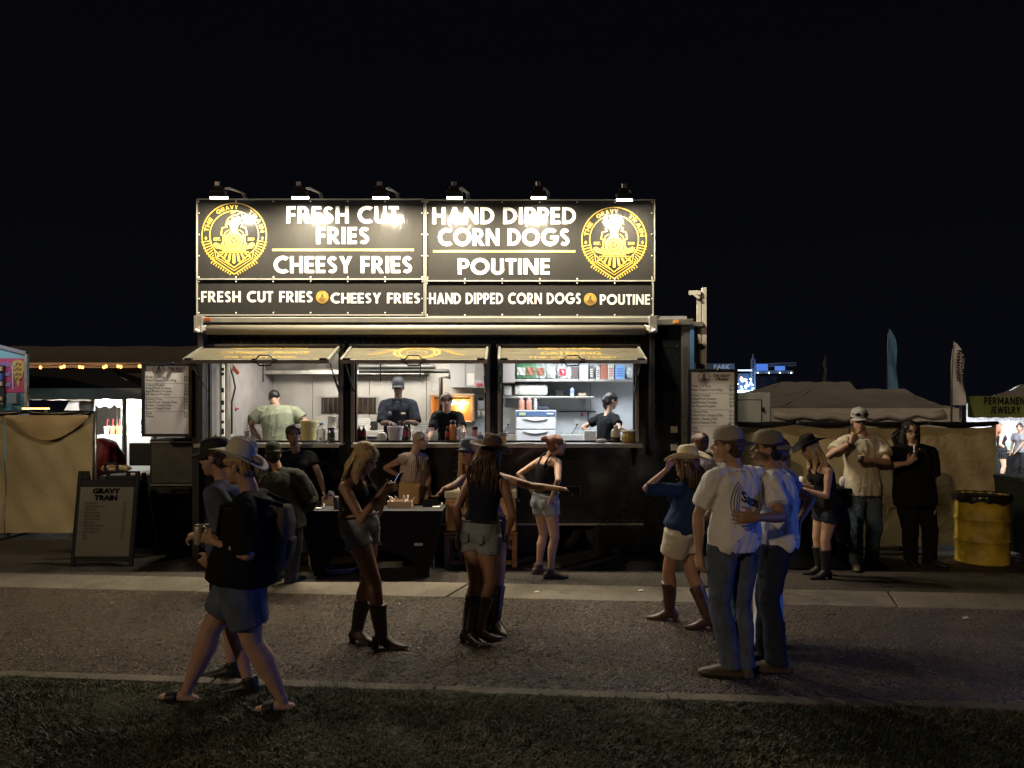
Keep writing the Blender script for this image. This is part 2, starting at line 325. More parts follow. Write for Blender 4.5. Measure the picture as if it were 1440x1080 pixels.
def person(label, Y, H=1.75, yaw=0, head=(0, 0, 0), neck=(0, 0, 0), pel=(0, 0, 0), arms=None, feet=None, hyaw=None, hpitch=0, hroll=0, fem=False, skin='fair',
           top=None, bottom=None, shoes=None, hair=None, hat=None, fat=1., floor=0., vox=.009, glasses=False, extra=None, bust=True, shroll=0., group=None):
    s = H/1.75; f = np.array([math.sin(R(yaw)), -math.cos(R(yaw)), 0]); l = np.array([-f[1], f[0], 0])
    pt = lambda q: P(q[0], q[1], Y+(q[2] if len(q) > 2 else 0))
    N = pt(neck); PC = pt(pel); Hc = pt(head); base = np.array([PC[0], PC[1], floor])
    up = nrm(N-PC); hv = Hc-N; Hc = N+nrm(hv)*min(max(np.linalg.norm(hv), .17*s), .225*s)
    hy = yaw if hyaw is None else hyaw; hf = np.array([math.sin(R(hy)), -math.cos(R(hy)), 0]); hl = np.array([-hf[1], hf[0], 0]); hu = np.array([0, 0, 1.])
    hf2 = hf*math.cos(R(hpitch))+hu*math.sin(R(hpitch)); hu = np.cross(hf2, hl); hf = hf2
    if hroll: a = R(hroll); hl, hu = hl*math.cos(a)+hu*math.sin(a), hu*math.cos(a)-hl*math.sin(a)
    ll = nrm(l*math.cos(R(shroll))+up*math.sin(R(shroll))); fc = np.cross(up, ll)*-1
    if np.dot(fc, f) < 0: fc = -fc
    hd = lambda x, y, z: Hc+(hl*x+hf*y+hu*z)*s
    T = Thing('person', label, 'person', tuple(base), group=group)
    sw = (.165 if fem else .19)*s*(1+(fat-1)*.5); hw = .09*s
    tl = np.linalg.norm(N-PC)
    tor = lambda t, off=0: PC+(N-PC)*t+fc*off*s
    W = ([(-.16, .10, .085), (-.02, .168, .12), (.12, .168, .125), (.42, .122, .095), (.6, .135, .105), (.78, .15, .108), (.9, .135, .09), (.99, .075, .06)] if fem else
         [(-.16, .10, .085), (-.02, .155, .115), (.12, .158, .118), (.42, .145, .108), (.6, .158, .118), (.78, .172, .12), (.9, .16, .1), (.99, .085, .065)])
    fw = lambda t: fat if t < .8 else 1+(fat-1)*.5
    bend = lambda t: -.018*math.sin(max(0, min(1, t))*math.pi)
    body = M()
    body.loft([(tor(t, bend(t)), a*s*fw(t), b*s*fw(t)) for t, a, b in W], side=ll, n=20, ex=2.3)
    gl = []
    for g in (-1, 1):
        gl.append((tor(-.02, -.055)+ll*g*.072*s, .085*s*fat))
        body.ell(*(gl[-1][0], (gl[-1][1],)*3))
    if fem and bust:
        for g in (-1, 1): body.ell(tor(.72, .075)+ll*g*.07*s, (.062*s, .055*s, .06*s), np.array([ll, fc, up]))
    # neck and head
    body.loft([(N-up*.03*s, .062*s, .06*s), (lerp(N, Hc, .4), .052*s, .056*s), (hd(0, -.015, -.04), .054*s, .06*s)], n=14)
    A = np.array([hl, hf, hu])
    body.ell(hd(0, -.014, .034), (.074*s, .096*s, .086*s), A, 18, 12); body.ell(hd(0, .028, -.03), (.06*s, .06*s, .08*s), A, 16, 12)
    body.ell(hd(0, .052, -.088), (.032*s, .032*s, .026*s), A); body.ell(hd(0, .016, -.07), (.05*s, .052*s, .04*s), A)
    body.cap(hd(0, .082, .02), .008*s, hd(0, .104, -.016), .0125*s, 8); body.ell(hd(0, .084, -.048), (.024*s, .012*s, .009*s), A); body.ell(hd(0, .082, -.06), (.02*s, .012*s, .009*s), A)
    for g in (-1, 1): body.ell(hd(g*.077, -.008, -.005), (.009*s, .02*s, .032*s), A, 10, 7)
    # arms
    J = {}; arms = arms or {}
    for k, g in (('l', 1), ('r', -1)):
        a = arms.get(k, {}); S = N-up*.05*s+ll*g*sw
        Wp = pt(a['w']) if 'w' in a else S-np.array([0, 0, .53])*s+l*g*.06+f*.05
        E = ik(S, Wp, .29*s, .255*s, a.get('pole', tuple(-f*.8+l*g*.5-np.array([0, 0, .2]))))
        dmax = np.linalg.norm(Wp-S)
        hdv = np.asarray(a['hd'], float) if 'hd' in a else nrm(Wp-E)
        thumb = np.asarray(a['th'], float) if 'th' in a else f
        J[k] = (S, E, Wp)
        body.loft([(N-up*.015*s, .05*s, .05*s), (lerp(N, S, .55), .052*s, .046*s), (S, .05*s, .048*s)], n=12, round_caps=True)
        q = (.9 if fem else 1.05)*s*(1+(fat-1)*.7)
        body.loft([(S, .05*q, .05*q), (lerp(S, E, .3), .05*q, .05*q), (lerp(S, E, .75), .041*q, .041*q), (E, .038*q, .038*q)], n=12, round_caps=True)
        body.loft([(E, .038*q, .038*q), (lerp(E, Wp, .25), .041*q, .039*q), (lerp(E, Wp, .7), .031*q, .029*q), (Wp, .026*s, .022*s)], n=12, round_caps=True)
        hand(body, Wp, hdv, None if 'pn' not in a else np.asarray(a['pn'], float), thumb, s*(.95 if fem else 1.05), a.get('curl', .35))
    # legs
    feet = feet or {}; LG = {}
    for k, g in (('l', 1), ('r', -1)):
        q = feet.get(k, {}); Hj = PC+l*g*hw-np.array([0, 0, .03*s])
        sh = (shoes or ('bare',))[0]; ah = {'boot': .115, 'sneaker': .09, 'workboot': .1, 'sandal': .085, 'bare': .08}[sh]*s; lift = q.get('lift', 0)
        fyaw = q.get('yaw', yaw); td = np.array([math.sin(R(fyaw)), -math.cos(R(fyaw)), 0]); td = nrm(td+np.array([0, 0, q.get('pitch', 0)]))
        if 'px' in q: Yf = DG(q['sole'], floor+lift); A_ = np.array([(q['px']-720)*Yf/1000., Yf, floor+lift+ah])
        elif 'at' in q: A_ = pt(q['at'])
        else: A_ = np.array([Hj[0], Hj[1], floor+ah])+l*g*.03+f*.02*g
        dL = np.linalg.norm(Hj-A_); kb = q.get('bend', .992); kk = min(1, dL/(kb*.84*s)) if dL > .7*.84*s else 1
        K = ik(Hj, A_, .425*s*kk, .415*s*kk, q.get('pole', tuple(td*1.0+l*g*.05)))
        LG[k] = (Hj, K, A_, td)
        lk = (1.03 if fem else 1.)*s*(1+(fat-1)*.8)
        body.loft([(Hj+np.array([0, 0, .02]), .09*lk, .092*lk), (lerp(Hj, K, .3), .082*lk, .086*lk), (lerp(Hj, K, .7), .063*lk, .066*lk), (K, .052*lk, .055*lk)], side=l, n=14, round_caps=True)
        bk = nrm(K-A_); back = -td*.012*s
        body.loft([(K, .05*lk, .053*lk), (lerp(K, A_, .3)+back, .053*lk, .058*lk), (lerp(K, A_, .6)+back*.7, .043*lk, .045*lk), (lerp(K, A_, .92), .034*s, .036*s), (A_, .035*s, .038*s)], side=l, n=14, round_caps=True)
        dn = np.array([0, 0, -1.]); ft = A_+dn*(ah-.035*s); fq = 1. if sh in ('bare', 'sandal') else .62
        body.loft([(ft-td*.055*s*fq, .03*s*fq, .03*s*fq), (ft+td*.03*s+dn*-.012*s, .036*s*fq, .036*s*fq), (ft+td*.11*s*fq, .042*s*fq, .022*s*fq), (ft+td*.165*s*fq-dn*-.004*s, .036*s*fq, .014*s*fq)], side=np.cross(td, dn), n=12, round_caps=True)
    if extra: extra(locals(), body)
    me = remesh(body, vox, 3)
    V = get_v(me); rel = (V-Hc)/s; X = rel@hl; Yh = rel@hf; Z = rel@hu
    for g in (-1, 1):
        d2 = ((X-g*.031)/.018)**2+((Z-.012)/.012)**2; V -= (hf[None]*(.009*s*np.exp(-d2)*(Yh > .03))[:, None])
    V -= hf[None]*(.004*s*np.exp(-((Z+.054)/.004)**2-(X/.024)**2)*(Yh > .05))[:, None]
    set_v(me, V); T.part('body', me, SK[skin])
    for g in (-1, 1):
        e = M().ell(hd(g*.031, .074, .012), (.0125*s, .009*s, .007*s), A, 8, 6); T.part('eye', e, EYE, smooth=True)
    if vox < .012:
        for g in (-1, 1): T.part('eyebrow', M().loft([(hd(g*.015, .085, .028), .004*s, .004*s), (hd(g*.033, .08, .034), .004*s, .004*s), (hd(g*.05, .066, .028), .003*s, .003*s)], n=5), HR[(hair or ('', 'brown'))[1]])
        T.part('mouth', M().loft([(hd(-.022, .084, -.054), .003*s, .003*s), (hd(0, .095, -.053), .006*s, .005*s), (hd(.022, .084, -.054), .003*s, .003*s)], n=6, round_caps=True), LIP, smooth=True)
    fine = vox; G_ = T.G = {}
    def garment(name, g, vx, mt, amp=.005, fr=(38, 38, 14), seed=1, it=4):
        gm = remesh(g, vx, it); v = get_v(gm); n = get_n(gm); v += n*(np.clip(nz(v, fr, seed), -1.2, 1.2)*amp*s)[:, None]; rg = np.clip(1-np.abs(nz(v, [q*.55 for q in fr], seed+11))*3.2, 0, 1)**2; v += n*(rg*amp*.9*s*(1 if amp > .003 else .3))[:, None]; set_v(gm, v); o_ = T.part(name, gm, mt); G_[name] = (o_, v, get_n(gm)); return o_
    seed = int(abs(Hc[0]*100)) % 90
    # ---- top: (kind, material, sleeve fraction 0..2, hem t, ease)
    if top:
        kind, mt, sl, hem, ease = top; g = M(); e = ease*s
        ts = [hem]+[t for t, _, _ in W if t > hem+.05 and t < (.97 if kind != 'tank' else .85)]+([.965] if kind != 'tank' else [.86])
        Wt = np.array(W)
        def wd(t):
            a = np.interp(t, Wt[:, 0], Wt[:, 1]); b = np.interp(t, Wt[:, 0], Wt[:, 2])
            if kind in ('tee', 'loose') and t < .7: a = max(a, np.interp(.7, Wt[:, 0], Wt[:, 1])*(.92 if kind == 'tee' else 1.04)); b = max(b, .112 if kind == 'tee' else .125)
            if hem < .06 and t < .15: a += .014; b += .02
            return a*s*fw(t)+e, b*s*fw(t)+e
        g.loft([(tor(t, bend(t)), *wd(t)) for t in ts], side=ll, n=22, ex=2.3)
        if fem and bust:
            for q in (-1, 1): g.ell(tor(.72, .075)+ll*q*.07*s, (.068*s+e*.5, .06*s+e*.5, .066*s+e*.5), np.array([ll, fc, up]))
        if hem < .1:
            for c_, r_ in gl: g.ell(c_+up*.02, (r_*.96+e,)*3)
        for k in ('l', 'r'):
            S, E, Wp = J[k]; q = (.9 if fem else 1.05)*s*(1+(fat-1)*.7)
            if kind == 'tank':
                sg = 1 if k == 'l' else -1; o2 = ll*sg*.075*s; g.tube([tor(.74, .10)+o2, tor(.88, .105)+o2*.95, N+fc*.055*s+up*.03*s+o2*.9, N+up*.062*s+o2*.9, N-fc*.05*s+up*.03*s+o2*.9, tor(.88, -.11)+o2*.8, tor(.74, -.11)+o2*.8], .0145*s, 8); continue
            g.loft([(N-up*.02*s, .056*s+e*.4, .05*s+e*.4), (lerp(N, S, .55), .054*s+e*.5, .05*s+e*.5), (S, .052*s+e*.8, .052*s+e*.8)], n=12, round_caps=True)
            fl = 1.1 if kind in ('tee', 'loose') else 1.05
            if sl > 0:
                f1 = min(sl, 1); rr = [(S, .052*q+e, .052*q+e), (lerp(S, E, f1*.5), .053*q+e*1.1, .053*q+e*1.1), (lerp(S, E, f1), (.047*q+e*1.2)*fl, (.047*q+e*1.2)*fl)]
                if sl >= 1: rr[-1] = (E, .046*q+e, .046*q+e)
                g.loft(rr, n=14)
                if sl > 1: g.loft([(E, .046*q+e, .046*q+e), (lerp(E, Wp, (sl-1)*.5), .044*q+e, .044*q+e), (lerp(E, Wp, sl-1), .034*q+e, .034*q+e)], n=14, round_caps=False)
        garment('shirt' if kind != 'tank' else 'tank_top', g, fine*1.25, mt, .0055 if kind != 'tank' else .002, seed=seed)
    # ---- bottom: (kind, material, leg fraction 0..2, waist t, ease)
    if bottom:
        kind, mt, lf, wt, ease = bottom; g = M(); e = ease*s; eo = .35 if top and top[3] < .06 else 1.; Wt = np.array(W)
        ts = [-.12, -.02, .1, wt] if wt > .12 else [-.12, -.02, wt]
        g.loft([(tor(t, bend(t)), np.interp(t, Wt[:, 0], Wt[:, 1])*s*fw(t)+e*eo, np.interp(t, Wt[:, 0], Wt[:, 2])*s*fw(t)+e*eo) for t in ts], side=ll, n=22, ex=2.3)
        for c_, r_ in gl: g.ell(c_, (r_+e*.5*eo,)*3)
        lk = (1.03 if fem else 1.)*s*(1+(fat-1)*.8)
        for k in ('l', 'r'):
            Hj, K, A_, td = LG[k]; up0 = np.array([0, 0, .02])
            if kind == 'shorts':
                q = min(lf, 1); fl = 1.12 if lf > .5 else 1.06; rr = [(Hj+up0, .092*lk+e, .095*lk+e), (lerp(Hj, K, q*.5), .087*lk+e, .09*lk+e), (lerp(Hj, K, q), (np.interp(q, [0, .3, .7, 1], [.09, .082, .063, .053])*lk+e)*fl, (np.interp(q, [0, .3, .7, 1], [.092, .086, .066, .055])*lk+e)*fl)]
                g.loft(rr, side=l, n=16)
            else:
                en = lerp(K, A_, 1.0)-np.array([0, 0, .045*s]); 
                g.loft([(Hj+up0, .092*lk+e, .095*lk+e), (lerp(Hj, K, .35), .083*lk+e, .087*lk+e), (lerp(Hj, K, .75), .067*lk+e, .07*lk+e), (K, .06*lk+e, .062*lk+e), (lerp(K, A_, .35)-td*.01, .058*lk+e, .061*lk+e), (lerp(K, A_, .8), .054*s+e, .058*s+e), (en, .056*s+e, .062*s+e)], side=l, n=16)
        garment('trousers' if kind != 'shorts' else 'shorts', g, fine*1.25, mt, .005 if kind != 'shorts' else .0035, (30, 30, 22), seed=seed+3)
    # ---- shoes
    if shoes and shoes[0] != 'bare':
        sh, mt = shoes[:2]
        for k in ('l', 'r'):
            Hj, K, A_, td = LG[k]; g = M(); dn = np.array([0, 0, -1.]); tdh = nrm(td*np.array([1, 1, 0])) if abs(td[2]) < .3 else td; sd = nrm(np.cross(td, dn)); up1 = np.cross(sd, td); up1 = up1 if up1[2] > 0 else -up1
            ah = {'boot': .115, 'sneaker': .09, 'workboot': .1, 'sandal': .085}[sh]*s; G = A_-up1*ah   # sole point below the ankle
            if sh == 'boot':
                top_ = lerp(A_, K, shoes[2] if len(shoes) > 2 else .62)
                g.loft([(G-td*.045*s+up1*.04*s, .03*s, .03*s), (A_-td*.005*s, .046*s, .052*s), (lerp(A_, top_, .5)-td*.006*s, .053*s, .062*s), (top_, .062*s, .072*s)], side=sd, n=16)
                g.loft([(G-td*.055*s+up1*.06*s, .032*s, .034*s), (G+td*.03*s+up1*.06*s, .04*s, .048*s), (G+td*.1*s+up1*.035*s, .042*s, .028*s), (G+td*.16*s+up1*.024*s, .032*s, .018*s), (G+td*.215*s+up1*.022*s, .012*s, .01*s)], side=sd, n=12, round_caps=True)
                g.loft([(G-td*.06*s+up1*.055*s, .032*s, .032*s), (G-td*.052*s+up1*.002*s, .026*s, .026*s)], side=sd, n=10)
                g.loft([(G+td*.02*s+up1*.014*s, .036*s, .006*s), (G+td*.12*s+up1*.008*s, .044*s, .006*s), (G+td*.2*s+up1*.012*s, .02*s, .005*s)], side=sd, n=10)
            elif sh == 'sandal':
                g.loft([(G-td*.065*s+up1*.014*s, .034*s, .012*s), (G+td*.06*s+up1*.014*s, .042*s, .012*s), (G+td*.18*s+up1*.014*s, .04*s, .012*s)], side=sd, n=12, round_caps=True)
                g.loft([(G+td*.05*s+up1*.045*s, .05*s, .045*s), (G+td*.12*s+up1*.035*s, .052*s, .036*s)], side=sd, n=14)
            else:
                hgt = .035 if sh == 'sneaker' else .07
                g.loft([(G-td*.07*s+up1*.02*s, .034*s, .022*s), (G+td*.05*s+up1*.018*s, .045*s, .018*s), (G+td*.17*s+up1*.02*s, .044*s, .018*s), (G+td*.2*s+up1*.022*s, .03*s, .016*s)], side=sd, n=12, round_caps=True)
                g.loft([(G-td*.055*s+up1*.045*s, .036*s, .036*s), (G+td*.03*s+up1*.055*s, .042*s, .042*s), (G+td*.12*s+up1*.04*s, .043*s, .026*s), (G+td*.185*s+up1*.03*s, .034*s, .018*s)], side=sd, n=12, round_caps=True)
                g.loft([(G-td*.02*s+up1*.05*s, .045*s, .052*s), (A_+up1*hgt*s, .047*s, .052*s)], side=sd, n=14)
            T.part({'boot': 'boot', 'sandal': 'sandal'}.get(sh, 'shoe'), remesh(g, max(fine*.9, .007), 2), mt)
    # ---- hair: (style, colour, length)
    if hair:
        st, hc = hair[:2]; g = M(); 
        g.ell(hd(0, -.024, .044), (.084*s, .098*s, .088*s), A, 18, 12); g.ell(hd(0, -.05, -.005), (.074*s, .062*s, .08*s), A)
        if st in ('long', 'pony', 'bun'):
            for q in (-1, 1): g.ell(hd(q*.06, .02, .045), (.03*s, .05*s, .05*s), A)
        strands = []
        if st == 'bald': g = M(); g.ell(hd(0, -.022, .04), (.081*s, .099*s, .088*s), A, 18, 12)
        if st == 'bun': g.ell(hd(*(hair[2] if len(hair) > 2 else (0, -.11, .08))), (.045*s, .042*s, .04*s), A)
        if st == 'pony':
            b = hd(0, -.11, .05); L = hair[2] if len(hair) > 2 else .25; 
            g.loft([(b, .025*s, .025*s), (b-hf*.03*s-np.array([0, 0, L*.3]), .033*s, .028*s), (b-hf*.02*s-np.array([0, 0, L*.75]), .026*s, .022*s), (b-np.array([0, 0, L]), .008*s, .008*s)], side=hl, n=10)
        if st == 'long':
            L = hair[2] if len(hair) > 2 else .35; dn = np.array([0, 0, -1.])
            q0 = hd(0, -.035, .0); q1 = hd(0, -.06, -.1); q2 = q1+dn*(L*.5)-f*.03; q3 = q1+dn*L-f*.02
            g.loft([(q0, .088*s, .075*s), (q1, .098*s, .055*s), (q2, .105*s, .042*s), (q3, .07*s, .022*s)], side=l, n=16, ex=2.4)
            for q in (-1, 1): g.loft([(hd(q*.06, .03, .06), .02*s, .03*s), (hd(q*.08, .02, -.02), .02*s, .034*s), (hd(q*.085, .015, -.11), .022*s, .036*s), (hd(q*.085, .02, -.11)+dn*L*.45, .014*s, .024*s)], n=10)
            for i in range(70):
                a = rnd.uniform(-1, 1); b0 = hd(a*.085, -.05-.03*(1-a*a), rnd.uniform(-.02, .05)); e0 = q3+l*a*.12*s+dn*rnd.uniform(-.1, .1)*L-f*rnd.uniform(-.02, .06); mid = lerp(b0, e0, .5)+l*a*.05*s-f*.03*s+l*rnd.uniform(-.015, .015)
                strands.append((b0, lerp(b0, mid, .6)+l*a*.02-f*.02, mid, lerp(mid, e0, .6)+l*rnd.uniform(-.02, .02), e0))
        hm = remesh(g, fine, 2); v = get_v(hm); rel = (v-Hc)/s; n = get_n(hm)
        if st != 'bald':
            v += n*(np.sin(np.arctan2(rel@hl, rel@hf)*34+3*np.sin(rel@hu*22))*.0035*s)[:, None]
        if hat:
            rel = (v-Hc)/s; zz = rel@hu; k_ = np.clip((zz-.05)/.03, 0, 1); ax_ = hl[None]*(rel@hl)[:, None]+hf[None]*(rel@hf)[:, None]
            v = v-ax_*(k_*.16)[:, None]*s-hu[None]*(np.clip(zz-.06, 0, 1)*.62)[:, None]*s
        set_v(hm, v); ho = T.part('hair', hm, HR[hc])
        if strands:
            g = M()
            for q in strands: r0 = rnd.uniform(.004, .008)*s; g.tube(q, [r0*.7, r0, r0, r0*.8, .001], 4)
            T.part('hair_strand', g, HR[hc], parent=ho, smooth=True, kind='stuff')
        if st in ('short', 'bald', 'pony', 'bun', 'long'):    # keep the face clear of the cap of hair
            v = get_v(hm)+T.loc; rel = (v-Hc)/s; yy = rel@hf; zz = rel@hu; xx = rel@hl
            lim = np.where(zz > (.075 if not hat else .11), .2, .062+np.clip((zz-.045)*1.2, -.05, .03)); lim = np.where(zz < -.02, .012 if st != 'long' else .045, lim)
            over = (yy > lim) & (np.abs(xx) < .075); v -= hf[None]*((yy-lim)*over*s)[:, None]; set_v(hm, v-T.loc)
    # ---- hats
    if hat:
        kind, mt = hat[:2]; o = hat[2] if len(hat) > 2 else {}
        if kind == 'cowboy':
            hp = Thing.part; c0 = hd(0, -.01, .062); tp = R(o.get('tilt', 0)); hf3 = hf*math.cos(tp)+hu*math.sin(tp); hu3 = np.cross(hf3, hl)
            br = o.get('brim', .1); cu_ = o.get('curl', .075); n = 40; g = M(); V = []; F = []; rr = [0, .12, .3, .55, .8, 1.0]
            for side_ in (0, 1):
                for r in rr:
                    for k in range(n):
                        t = 2*math.pi*k/n; ct, stn = math.cos(t), math.sin(t); rx = (.082+br*r*1.0)*s; ry = (.1+br*r*1.12)*s
                        z = (cu_*abs(ct)**2.2*r**1.6-.022*abs(stn)**3*r**2+(.0 if side_ else .005))*s; V.append(c0+hl*rx*ct*(1-.25*abs(ct)**3*r)+hf3*ry*stn+hu3*z)
            m_ = len(rr)
            for sd_ in (0, 1):
                for i in range(m_-1):
                    for k in range(n):
                        a = sd_*m_*n+i*n; q = (a+k, a+(k+1) % n, a+n+(k+1) % n, a+n+k); F.append(q if sd_ else q[::-1])
            for i in (0, m_-1):
                for k in range(n): F.append((i*n+k, i*n+(k+1) % n, m_*n+i*n+(k+1) % n, m_*n+i*n+k))
            g.add(V, F); ho = T.part('hat', to_mesh('hat', g, True), mt)
            g = M(); prof = [(-.004, 1.0), (.03, .985), (.07, .94), (.1, .86), (.118, .72), (.124, .5), (.12, .25), (.118, .03)]; V = []; F = []
            for z, q in prof:
                for k in range(n):
                    t = 2*math.pi*k/n; ct, stn = math.cos(t), math.sin(t); x_ = .084*q*ct; y_ = .102*q*stn; dz = 0
                    if z > .06: w_ = (z-.06)/.06; dz = -.032*math.exp(-(x_/.02)**2)*min(1, w_)*(.75+.25*abs(stn)); x_ *= 1-.22*w_*max(0, stn); 
                    V.append(c0+(hl*x_+hf3*y_+hu3*(z*o.get('crown', 1)+dz))*s)
            for i in range(len(prof)-1):
                for k in range(n): F.append((i*n+k, i*n+(k+1) % n, (i+1)*n+(k+1) % n, (i+1)*n+k))
            F.append(tuple((len(prof)-1)*n+k for k in range(n))); g.add(V, F); T.part('hat_crown', to_mesh('hat_crown', g, True), mt, parent=ho)
            if o.get('band'):
                g = M(); V = []; F = []
                for z in (.004, .02):
                    for k in range(n): t = 2*math.pi*k/n; V.append(c0+(hl*.0865*math.cos(t)+hf3*.1045*math.sin(t)+hu3*z)*s)
                for k in range(n): F.append((k, (k+1) % n, n+(k+1) % n, n+k))
                g.add(V, F); T.part('hat_band', g, o['band'], parent=ho, smooth=True)
        else:
            g = M(); c0 = hd(0, -.012, .045); n = 28; V = []; F = []; prof = [(0, 1), (.03, .99), (.06, .93), (.085, .78), (.1, .52), (.106, .2), (.107, .02)]
            hi = o.get('high', 1.)
            for z, q in prof:
                for k in range(n):
                    t = 2*math.pi*k/n; V.append(c0+(hl*.084*q*math.cos(t)+hf*(.104*q*math.sin(t)+.004)+hu*(z*hi+.012*(math.sin(t) > .2)*z/.06*(z < .07)))*s)
            for i in range(len(prof)-1):
                for k in range(n): F.append((i*n+k, i*n+(k+1) % n, (i+1)*n+(k+1) % n, (i+1)*n+k))
            F.append(tuple((len(prof)-1)*n+k for k in range(n))); g.add(V, F)
            ho = T.part('cap', to_mesh('cap', g, True), mt); bk = -1 if o.get('back') else 1
            g = M(); V = []; F = []; nu, nv = 12, 5
            for sd_ in (0, 1):
                for j in range(nv+1):
                    for i in range(nu+1):
                        u = (i/nu*2-1); v_ = j/nv; yb = .1*math.sqrt(max(0, 1-(u*.9)**2)); ext = .075*math.sqrt(max(0, 1-u**4))
                        V.append(c0+(hl*.08*u*(1+.05*v_)+hf*bk*(yb*.95+ext*v_)+hu*(.004-.02*v_-.022*u*u+(.005 if sd_ else 0)))*s)
            st_ = (nu+1)*(nv+1)
            for sd_ in (0, 1):
                for j in range(nv):
                    for i in range(nu): a = sd_*st_+j*(nu+1)+i; q = (a, a+1, a+nu+2, a+nu+1); F.append(q if sd_ else q[::-1])
            for i in range(nu): a = nv*(nu+1)+i; F.append((a, a+1, st_+a+1, st_+a))
            g.add(V, F); T.part('visor', to_mesh('visor', g, True), o.get('visor', mt), parent=ho)
            T.part('button', M().ell(c0+hu*.108*hi*s, (.008*s,)*3, A, 8, 5), o.get('visor', mt), parent=ho)
    if glasses:
        g = M()
        for q in (-1, 1):
            ring = [hd(q*.034+.024*math.cos(t), .096, .012+.018*math.sin(t)) for t in np.linspace(0, 2*math.pi, 13)]; g.tube(ring, .0028*s, 5, caps=False); g.tube([hd(q*.058, .094, .014), hd(q*.078, .0, .012)], .003*s, 5)
        g.tube([hd(-.01, .097, .016), hd(.01, .097, .016)], .003*s, 5); T.part('glasses', g, mat('glasses_frame', (.015, .012, .012), .3))
    if bottom and vox < .0095 and 'denim' in bottom[1].name:
        o_, gv, gn = G_['trousers' if 'trousers' in G_ else 'shorts']; dk = bottom[1]
        for g in (-1, 1):            # back pockets
            m_ = M(); c_ = PC+l*g*.075*s-fc*.5*s+up*(-.035)*s; pts_ = [(-.05, .05), (.05, .05), (.052, -.03), (0, -.06), (-.052, -.03)]
            out_ = [snap_to(gv, gn, c_+l*a*.8*s+up*b*.8*s, fc, .003, .018) for a, b in pts_]; cen = snap_to(gv, gn, c_, fc, .004, .018)
            m_.add(out_+[cen], [(i, (i+1) % 5, 5) for i in range(5)]); T.part('pocket', m_, dk, smooth=True)
            m_ = M().tube(out_+[out_[0]], .0013*s, 4); T.part('stitching', m_, mat('stitch_tan', (.10, .09, .08), .8))
        if bottom[0] == 'trousers' or fem:
            a0 = min(bottom[3], .3); m_ = M(); ring = []
            for k in range(25): t_ = 2*math.pi*k/24; dd = -(ll*math.cos(t_)+fc*math.sin(t_)); ring.append(snap_to(gv, gn, PC+(N-PC)*(a0-.02)-dd*.6, dd, .003, .03))
            m_.tube(ring, .008*s, 5, caps=False); T.part('belt', m_, LEAD_)
    T.J = J; T.LG = LG; T.hd = hd; T.tor = tor; T.fc = fc; T.ll = ll; T.l = l; T.f = f; T.up = up; T.s = s; T.A = A
    return T
